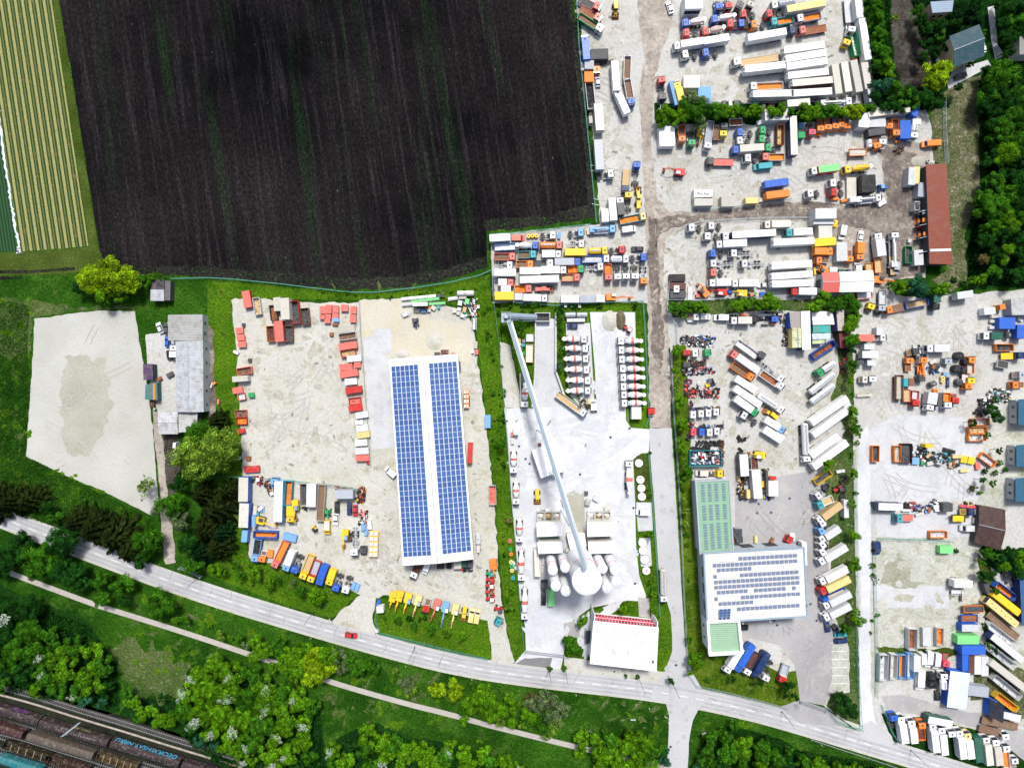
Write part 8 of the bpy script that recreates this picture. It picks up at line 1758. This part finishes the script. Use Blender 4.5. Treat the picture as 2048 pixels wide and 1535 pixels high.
trees('the blossom wood', '395 1350 26 l; 430 1335 28 l; 465 1345 26 l; 500 1355 26 m; 530 1370 26 l; 565 1385 26 m; 600 1395 24 l; 625 1415 22 m; 380 1385 26 l; 415 1380 28 l; 455 1385 28 l; 495 1395 28 m; 535 1410 28 l; 575 1425 26 l; 615 1445 22 l; 370 1420 24 m; 405 1425 28 l; 445 1430 28 l; 485 1440 28 l; 525 1450 28 m; 565 1465 26 l; 605 1480 22 l; 420 1465 22 l; 460 1475 26 l; 500 1485 26 m; 540 1500 26 l; 580 1505 22 l; 620 1510 18 m; 500 1515 18 l; 450 1500 18 l; 550 1530 20 l; 600 1530 18 d; 385 1450 14 m; 480 1505 16 l')
trees('the lower middle wood', '668 1500 20 l; 690 1520 22 l; 735 1465 22 l; 760 1480 24 l; 730 1495 22 m; 790 1490 22 m; 770 1510 24 l; 820 1500 22 l; 810 1525 24 l; 850 1500 22 l; 860 1530 24 l; 890 1510 22 m; 900 1495 18 l; 930 1505 20 l; 935 1530 22 l; 970 1510 18 l; 980 1530 22 m; 1010 1525 18 l; 1035 1535 16 l; 740 1530 20 m; 665 1530 16 m; 880 1545 20 l; 960 1480 8 l; 705 1490 12 d')
trees('the verge between road and path', '515 1285 16 l; 535 1300 22 l; 510 1310 14 l; 560 1290 20 m; 575 1310 22 l; 605 1300 24 l; 625 1320 28 y; 645 1335 26 y; 600 1330 24 l; 620 1350 24 y; 655 1310 22 l; 678 1310 18 s U; 685 1335 16 s U; 570 1335 16 l; 545 1335 12 l; 590 1355 12 l; 718 1335 20 m; 745 1332 18 m; 700 1325 12 m; 790 1340 8 h U; 812 1365 20 s U; 820 1380 16 h U; 872 1378 22 y; 905 1378 22 y; 440 1270 11 h U; 475 1278 12 m; 460 1275 8 l; 490 1290 10 s; 420 1250 7 l; 350 1240 8 l')
trees('the big bush group below the road bend', '960 1400 34 l L; 985 1415 30 l; 1020 1395 14 l; 1028 1420 12 l; 1060 1425 18 l; 1075 1400 26 s U; 1100 1410 32 s U; 1120 1425 24 s U; 1085 1440 24 m U; 1110 1450 20 h U; 1060 1395 14 b U; 1050 1440 14 m; 1045 1450 10 h; 925 1420 14 m; 930 1440 12 l; 1000 1440 14 h U; 1025 1445 12 l; 1095 1470 12 h U; 945 1370 10 m; 1000 1375 8 m')
trees('the tree group beside the branch road', '1165 1480 22 l; 1190 1490 24 l; 1220 1480 18 m; 1240 1490 26 l; 1265 1475 24 l; 1285 1490 28 l; 1305 1510 26 m; 1270 1510 26 l; 1230 1515 24 l; 1200 1520 22 l; 1325 1525 16 t; 1160 1505 14 l; 1295 1530 24 l; 1250 1540 20 l; 1210 1460 8 m; 1330 1500 10 t; 1180 1462 6 s')
trees('the bank right of the branch road'.replace('right of', 'beyond'), '1425 1480 20 m; 1410 1510 22 m; 1450 1470 18 m; 1455 1505 24 m; 1490 1490 22 l; 1490 1520 22 m; 1525 1500 22 m; 1530 1530 22 l; 1560 1515 20 m; 1575 1535 20 d; 1440 1530 22 d; 1605 1525 18 m; 1640 1530 18 l; 1680 1535 18 l; 1710 1540 16 l; 1470 1450 12 m; 1540 1480 12 d; 1400 1535 14 t; 1580 1500 10 m; 1620 1508 10 d; 1760 1545 14 l')
trees('the dark wood on the meadow side', '1985 190 28 d; 2010 205 30 d; 2040 195 30 m; 1990 235 26 d; 2020 245 30 m; 2045 240 26 d; 1995 275 26 m; 2030 285 28 m; 2010 310 28 l; 2040 325 26 d; 1985 320 20 d; 2015 350 22 d; 2045 365 26 d; 1985 365 26 m; 2010 385 26 m; 1970 400 24 m; 2035 405 28 d; 1990 420 30 m; 1965 430 20 m; 2015 440 28 l; 1980 455 26 m; 2040 450 26 m; 2000 470 24 d; 2040 490 24 d; 1970 480 18 d; 2015 510 22 l; 2045 530 22 d; 1985 510 18 d; 1990 545 18 m; 2030 555 20 d; 1960 555 14 l; 2060 270 26 d; 1965 520 12 b')
trees('the garden trees at the top', '1872 150 28 y; 1862 165 18 y; 1885 135 18 y; 1990 165 30 m; 2015 150 26 m; 1975 195 24 m; 2030 170 26 d; 1965 215 20 d; 2005 125 18 m; 1840 40 14 d; 1855 60 18 d; 1880 50 14 d; 1835 20 12 m; 1850 85 14 d; 1865 105 14 d; 1845 115 12 d; 1880 70 12 m; 1930 35 22 e; 1950 50 18 e; 1935 10 22 d; 1960 20 20 d; 2010 20 20 d; 2030 40 22 m; 2045 60 20 d; 2020 75 16 d; 2035 15 22 d; 2000 5 16 d; 1940 130 8 m; 1915 175 10 d; 1790 35 8 y; 1965 65 9 m; 1930 60 12 e; 1890 95 10 d; 1975 145 14 d; 1918 18 16 e; 1912 40 14 d; 1925 60 9 e; 1945 75 6 d; 1895 120 6 e; 1893 80 5 e; 1892 100 5 e; 2005 45 14 d; 2005 75 12 d; 2015 100 14 d')
trees('the tree belt beside the trailer block', '1745 20 20 m; 1752 45 20 m; 1755 72 20 m; 1740 5 14 d; 1762 95 20 m; 1760 118 18 m; 1772 135 18 l; 1752 140 16 d; 1765 165 22 t; 1780 155 14 l; 1752 190 14 d; 1790 180 18 m; 1810 195 18 m; 1775 205 18 d; 1800 215 14 d; 1830 185 20 d; 1825 205 16 m; 1758 60 12 d; 1850 195 18 d; 1870 205 14 d')
trees('the hedge between the trailer yards', '1325 228 18 l; 1345 238 16 l; 1322 245 12 l; 1365 232 16 l; 1395 195 26 s; 1390 222 26 m; 1400 245 18 s; 1372 208 16 m; 1430 222 18 m; 1448 222 16 l; 1465 222 15 l; 1480 225 14 m; 1500 220 16 l; 1515 222 14 l; 1550 222 16 l; 1565 218 14 l; 1580 225 12 m; 1605 222 16 l; 1622 225 18 l; 1640 222 16 m; 1660 222 14 m; 1680 220 15 l; 1700 220 16 y; 1712 225 16 y; 1728 220 12 m; 1745 218 12 m')
trees('the tree strip below the tractor unit yard', '1350 615 16 m; 1365 622 12 m; 1377 610 14 m; 1385 618 14 l; 1400 612 14 l; 1410 618 13 l; 1475 612 13 l; 1490 608 15 l; 1510 608 16 l; 1528 602 16 l; 1545 608 16 l; 1537 592 12 l; 1368 632 8 h; 1456 603 7 m; 1565 618 6 l; 1630 608 18 l; 1650 600 16 l; 1668 608 17 m; 1690 600 19 m; 1705 612 16 m; 1705 640 14 l; 1712 632 12 l; 1698 655 14 l; 1710 645 12 y; 1645 590 12 l')
trees('the fence line of the machinery yard', '1703 682 16 m; 1703 700 10 d; 1705 728 13 m; 1706 745 8 l; 1700 760 9 l; 1705 790 8 m; 1704 824 13 l; 1707 840 10 l; 1712 858 12 m; 1716 868 9 l; 1658 932 14 l; 1704 908 6 l; 1706 948 11 l; 1712 985 6 l; 1705 1008 10 l; 1712 1068 12 l; 1707 1127 14 l; 1718 1238 14 l; 1712 1225 10 l; 1690 1256 14 m; 1692 1408 22 d; 1680 1392 12 d; 1706 1425 12 d; 1652 1238 6 d; 1715 885 6 l')
trees('the belt beside the cable yard'.replace('cable yard', 'dark track corner'), '1797 575 14 l; 1815 578 10 y; 1837 572 24 t; 1860 578 14 m; 1880 575 14 l; 1895 572 10 l; 1780 570 10 m; 1905 560 8 d; 1925 565 7 d; 1945 560 10 l')
trees('the tree row beside the workshop fence', '1355 702 13 l; 1352 725 8 l; 1351 742 10 l; 1354 765 9 h; 1352 780 9 h; 1356 803 15 l; 1358 758 6 m; 1364 850 15 l; 1366 898 14 l; 1362 880 9 l; 1367 925 8 l; 1371 945 16 m; 1366 966 8 l; 1368 978 6 l; 1368 1000 8 h; 1370 1024 9 h; 1373 1047 8 h; 1375 1068 7 m; 1375 1088 7 l; 1380 1120 5 m; 1378 1160 5 l; 1392 1320 18 l; 1405 1305 8 l; 1425 1315 6 m; 1380 1345 8 l; 1375 1240 7 l; 1380 1280 8 m; 1416 1360 7 m; 1466 1358 9 d; 1518 1365 9 d; 1578 1375 14 d; 1590 1392 10 d; 1570 1390 8 d; 1450 1325 6 m')
trees('the lawns round the plant office', '1165 1240 11 l; 1160 1250 8 l; 1146 1288 18 m; 1132 1280 11 m; 1160 1300 10 m; 1140 1305 9 l; 1247 1218 10 l; 1253 1208 6 l; 1305 1160 8 l; 1307 1190 8 l; 1308 1220 9 l; 1306 1178 6 m; 1304 1135 6 l; 1302 1070 9 l; 1300 990 7 l; 1296 975 6 l; 1310 1295 8 m; 1098 1336 7 m; 1129 1337 7 m; 1252 1352 5 m; 1275 1353 6 m; 1342 1361 9 d; 1165 805 9 b; 1174 812 7 b; 1158 795 6 h; 1118 622 10 d; 1120 640 8 m; 1122 660 9 m; 1124 698 8 m; 1119 730 9 t; 1040 650 14 m U; 1035 640 10 m; 1028 655 10 m U; 1045 665 10 l U; 1045 612 8 d; 1068 610 8 m; 1020 612 7 m; 1150 612 7 d; 1270 612 7 d; 1200 612 7 m; 1300 905 5 m')
trees('the bank above the street'.replace('street', 'road bend'), '514 1146 15 l; 540 1165 12 l; 535 1178 8 l; 603 1182 12 m; 632 1192 18 l; 585 1165 8 s U; 555 1158 8 m; 478 1150 12 m; 470 1130 10 m; 500 1160 8 l; 445 1140 10 l; 645 1210 6 t; 500 1130 6 l')
trees('the lawn below the machine line', '795 1240 9 m; 827 1250 10 m; 861 1257 11 m; 893 1265 10 l; 926 1271 11 l; 820 1235 8 d; 880 1245 6 m; 850 1235 6 d; 770 1235 6 m; 840 1240 5 d')
rs = random.Random(5)
for k in range(58):
    t = rs.random(); yy = 590 + t * 720; xm = 968 + (yy - 590) * .068; xx = xm + rs.uniform(-8, 26 + t * 8); 
    if yy > 1000 and xx < xm + 2: continue
    tree(xx, yy, rs.uniform(2.5, 6.5 if k % 6 else 10), rs.choice('lllmmdh'), 'the green strip beside the solar hall yard', 'S', None, None)
for k in range(14): tree(640 + k * 24 + rs.uniform(-8, 8), 583 - abs(k - 5) * 1.5 + rs.uniform(4, 12), rs.uniform(3, 6), 'l', 'the grass edge below the ploughed field', 'S')
for (a, b, r_) in ((1745, 1240, 5), (1742, 1265, 4), (1755, 1230, 6), (1748, 1100, 6), (1746, 1130, 7), (1748, 1150, 6), (1760, 1310, 6), (1800, 1305, 6), (1850, 1300, 5), (1965, 1150, 12), (1980, 1148, 12), (1990, 1180, 8), (1970, 1250, 8), (1975, 1290, 8), (1945, 845, 10), (1985, 820, 14), (1995, 835, 12), (1990, 800, 8), (1975, 870, 8), (1945, 975, 6), (1970, 940, 7), (1990, 945, 7), (1965, 960, 8), (1960, 985, 6), (1985, 965, 8), (2010, 940, 7), (1998, 900, 8), (2000, 925, 7), (1990, 1110, 10), (2020, 1105, 14), (2040, 1115, 14), (2010, 1130, 12), (2035, 1150, 12), (1965, 1125, 8), (1912, 1100, 6), (1895, 1098, 5), (1975, 1105, 13), (2000, 1118, 14), (2050, 1130, 12), (1990, 1300, 8), (1985, 1320, 7), (1984, 1270, 6)):
    tree(a, b, r_, rs.choice('lmmd'), 'the weedy fringe of the gravel plots')
tree(1948, 978, 10, 'b', '', 'U', 2, 'bare brown bush on the grey slab')
# hawthorn blossom on some crowns of the two woods
bl = leaf_mesh('blossom', 14, 260, .055, 31, .6); 
mb_, nt_, b_ = new_mat('blossom'); b_.inputs[0].default_value = (.40, .46, .38, 1); bl.materials.clear(); bl.materials.append(mb_)
tl_ = [r for r in REG if r['z'] in ('the blossom wood', 'the wood beside the railway', 'the lower middle wood')]
for k, r in enumerate(tl_):
    if (r['z'] == 'the blossom wood' and k % 2 == 0) or k % 6 == 0:
        cr = [c for c in r['o'].children if c.name.startswith('crown')][0]; o = link('blossom', bl, r['o']); s = cr.scale[0] * rs.uniform(.35, .6); o.scale = (s * 1.2, s * .8, s * .5); o.location = (rs.uniform(-.4, .4) * cr.scale[0], rs.uniform(-.4, .4) * cr.scale[0], cr.location.z + cr.scale[2] * .72); o['kind'] = 'stuff'
        r['d'] = 'white flowering ' + r['d']
def sheet_line():
    rr = random.Random(2); P = smooth_line([(-6, 200), (1, 262), (10, 330), (22, 400), (30, 450), (40, 500)], 12); o0 = P[0]; root = empty('plastic_sheeting', *W(*o0)); m = MB(); vs = []
    for x, y in P:
        X, Y = W(x, y); w = rr.uniform(.25, .6); q = rr.uniform(-.25, .25); vs += [(X - w + q - root.location.x, Y - root.location.y, .05), (X + q - root.location.x, Y - root.location.y, rr.uniform(.2, .5)), (X + w + q - root.location.x, Y - root.location.y, .05)]
    m.add(vs, [f for i in range(len(P) - 1) for f in ((3 * i, 3 * i + 3, 3 * i + 4, 3 * i + 1), (3 * i + 1, 3 * i + 4, 3 * i + 5, 3 * i + 2))]); mesh_obj('rolled_film', m, 'paint', root, (.6, .68, .72))
    m = MB(); x, y = W(38, 500); x -= root.location.x; y -= root.location.y
    for k in range(5): m.box(x + rr.uniform(-.9, .9), y + rr.uniform(-1, 1), .25, rr.uniform(.8, 1.6), rr.uniform(.5, 1), .5, rr.uniform(0, 3), taper=.7)
    o = mesh_obj('crumpled_end', m, 'paint', root, (.55, .56, .6)); o['kind'] = 'stuff'; reg(root, 'long roll of white plastic film along the strip field', 'film', 'plastic film', '', 0, 0, own=True)
sheet_line()
# ground cover where the photograph shows one leafy mass
def cover(name, pts, n, hmax, color, size, label, seed):
    g = np.random.default_rng(seed); P = [((x - 1024) * SPX, (767.5 - y) * SPX) for x, y in pts]; xs = [p[0] for p in P]; ys = [p[1] for p in P]; out = []
    A = np.array(P)
    while len(out) < n:
        q = np.column_stack([g.uniform(min(xs), max(xs), n), g.uniform(min(ys), max(ys), n)]); ins = np.zeros(n, bool); j = len(P) - 1
        for i in range(len(P)):
            xi, yi = A[i]; xj, yj = A[j]; c = ((yi > q[:, 1]) != (yj > q[:, 1])) & (q[:, 0] < (xj - xi) * (q[:, 1] - yi) / (yj - yi + 1e-9) + xi); ins ^= c; j = i
        out += list(q[ins])
    Q = np.array(out[:n]); nz = np.array([pnoise((a * .25, b * .25, seed)) for a, b in Q]); z = np.clip(.45 + nz, .08, 1) * hmax * g.random(n) ** .5
    Pp = np.column_stack([Q, z]); Nn = g.normal(0, .6, (n, 3)); Nn[:, 2] += 1; Nn /= np.linalg.norm(Nn, axis=1)[:, None]; A_ = np.cross(Nn, g.normal(size=(n, 3))); A_ /= np.linalg.norm(A_, axis=1)[:, None]; B_ = np.cross(Nn, A_); s = (size * (.6 + .8 * g.random(n)))[:, None]
    V = np.stack([Pp - A_ * s, Pp - B_ * s * .6, Pp + A_ * s, Pp + B_ * s * .6], 1).reshape(-1, 3); me = bpy.data.meshes.new(name); me.vertices.add(n * 4); me.vertices.foreach_set('co', V.ravel().astype(np.float32)); me.loops.add(n * 4); me.loops.foreach_set('vertex_index', np.arange(n * 4, dtype=np.int32))
    me.polygons.add(n); me.polygons.foreach_set('loop_start', np.arange(0, n * 4, 4, dtype=np.int32)); me.polygons.foreach_set('loop_total', np.full(n, 4, np.int32)); me.update(calc_edges=True); me.materials.append(M['leaf']); o = link(name, me, None, color); o['kind'] = 'stuff'; o['label'] = label; o['category'] = 'ground cover'
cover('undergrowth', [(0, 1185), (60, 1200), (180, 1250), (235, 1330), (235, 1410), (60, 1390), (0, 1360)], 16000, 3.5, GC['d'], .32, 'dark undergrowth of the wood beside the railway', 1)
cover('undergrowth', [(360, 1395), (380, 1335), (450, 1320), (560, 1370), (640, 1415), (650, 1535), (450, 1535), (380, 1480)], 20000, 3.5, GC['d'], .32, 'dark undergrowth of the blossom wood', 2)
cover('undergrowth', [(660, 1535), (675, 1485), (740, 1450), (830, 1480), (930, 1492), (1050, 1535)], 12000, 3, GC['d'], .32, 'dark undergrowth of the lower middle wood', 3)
cover('undergrowth', [(1400, 1490), (1430, 1455), (1470, 1450), (1560, 1475), (1600, 1500), (1740, 1520), (1780, 1545), (1395, 1545)], 16000, 1.6, GC['d'], .28, 'leafy bank below the road bend', 4)
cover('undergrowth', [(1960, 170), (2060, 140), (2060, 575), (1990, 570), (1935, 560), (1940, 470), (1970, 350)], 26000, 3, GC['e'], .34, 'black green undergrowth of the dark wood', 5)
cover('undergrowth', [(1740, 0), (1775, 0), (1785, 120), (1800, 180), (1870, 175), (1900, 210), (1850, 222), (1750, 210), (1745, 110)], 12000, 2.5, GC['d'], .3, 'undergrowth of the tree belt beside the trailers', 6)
cover('undergrowth', [(0, 600), (60, 610), (55, 700), (62, 780), (50, 910), (200, 985), (310, 1040), (320, 1110), (140, 1060), (0, 1020)], 26000, .6, (.018, .07, .006), .2, 'lush grass slope round the gravel pad', 7)
cover('undergrowth', [(1820, 0), (1900, 0), (1895, 60), (1890, 140), (1866, 130), (1850, 60)], 6000, 1.6, GC['e'], .28, 'dark garden undergrowth', 8)
cover('undergrowth', [(1310, 210), (1560, 208), (1740, 210), (1745, 238), (1600, 240), (1460, 244), (1312, 246)], 9000, 1.6, GC['d'], .26, 'undergrowth of the hedge between trailer yards', 9)

resolve_labels()
print('things', len(REG), 'objects', len(bpy.data.objects))
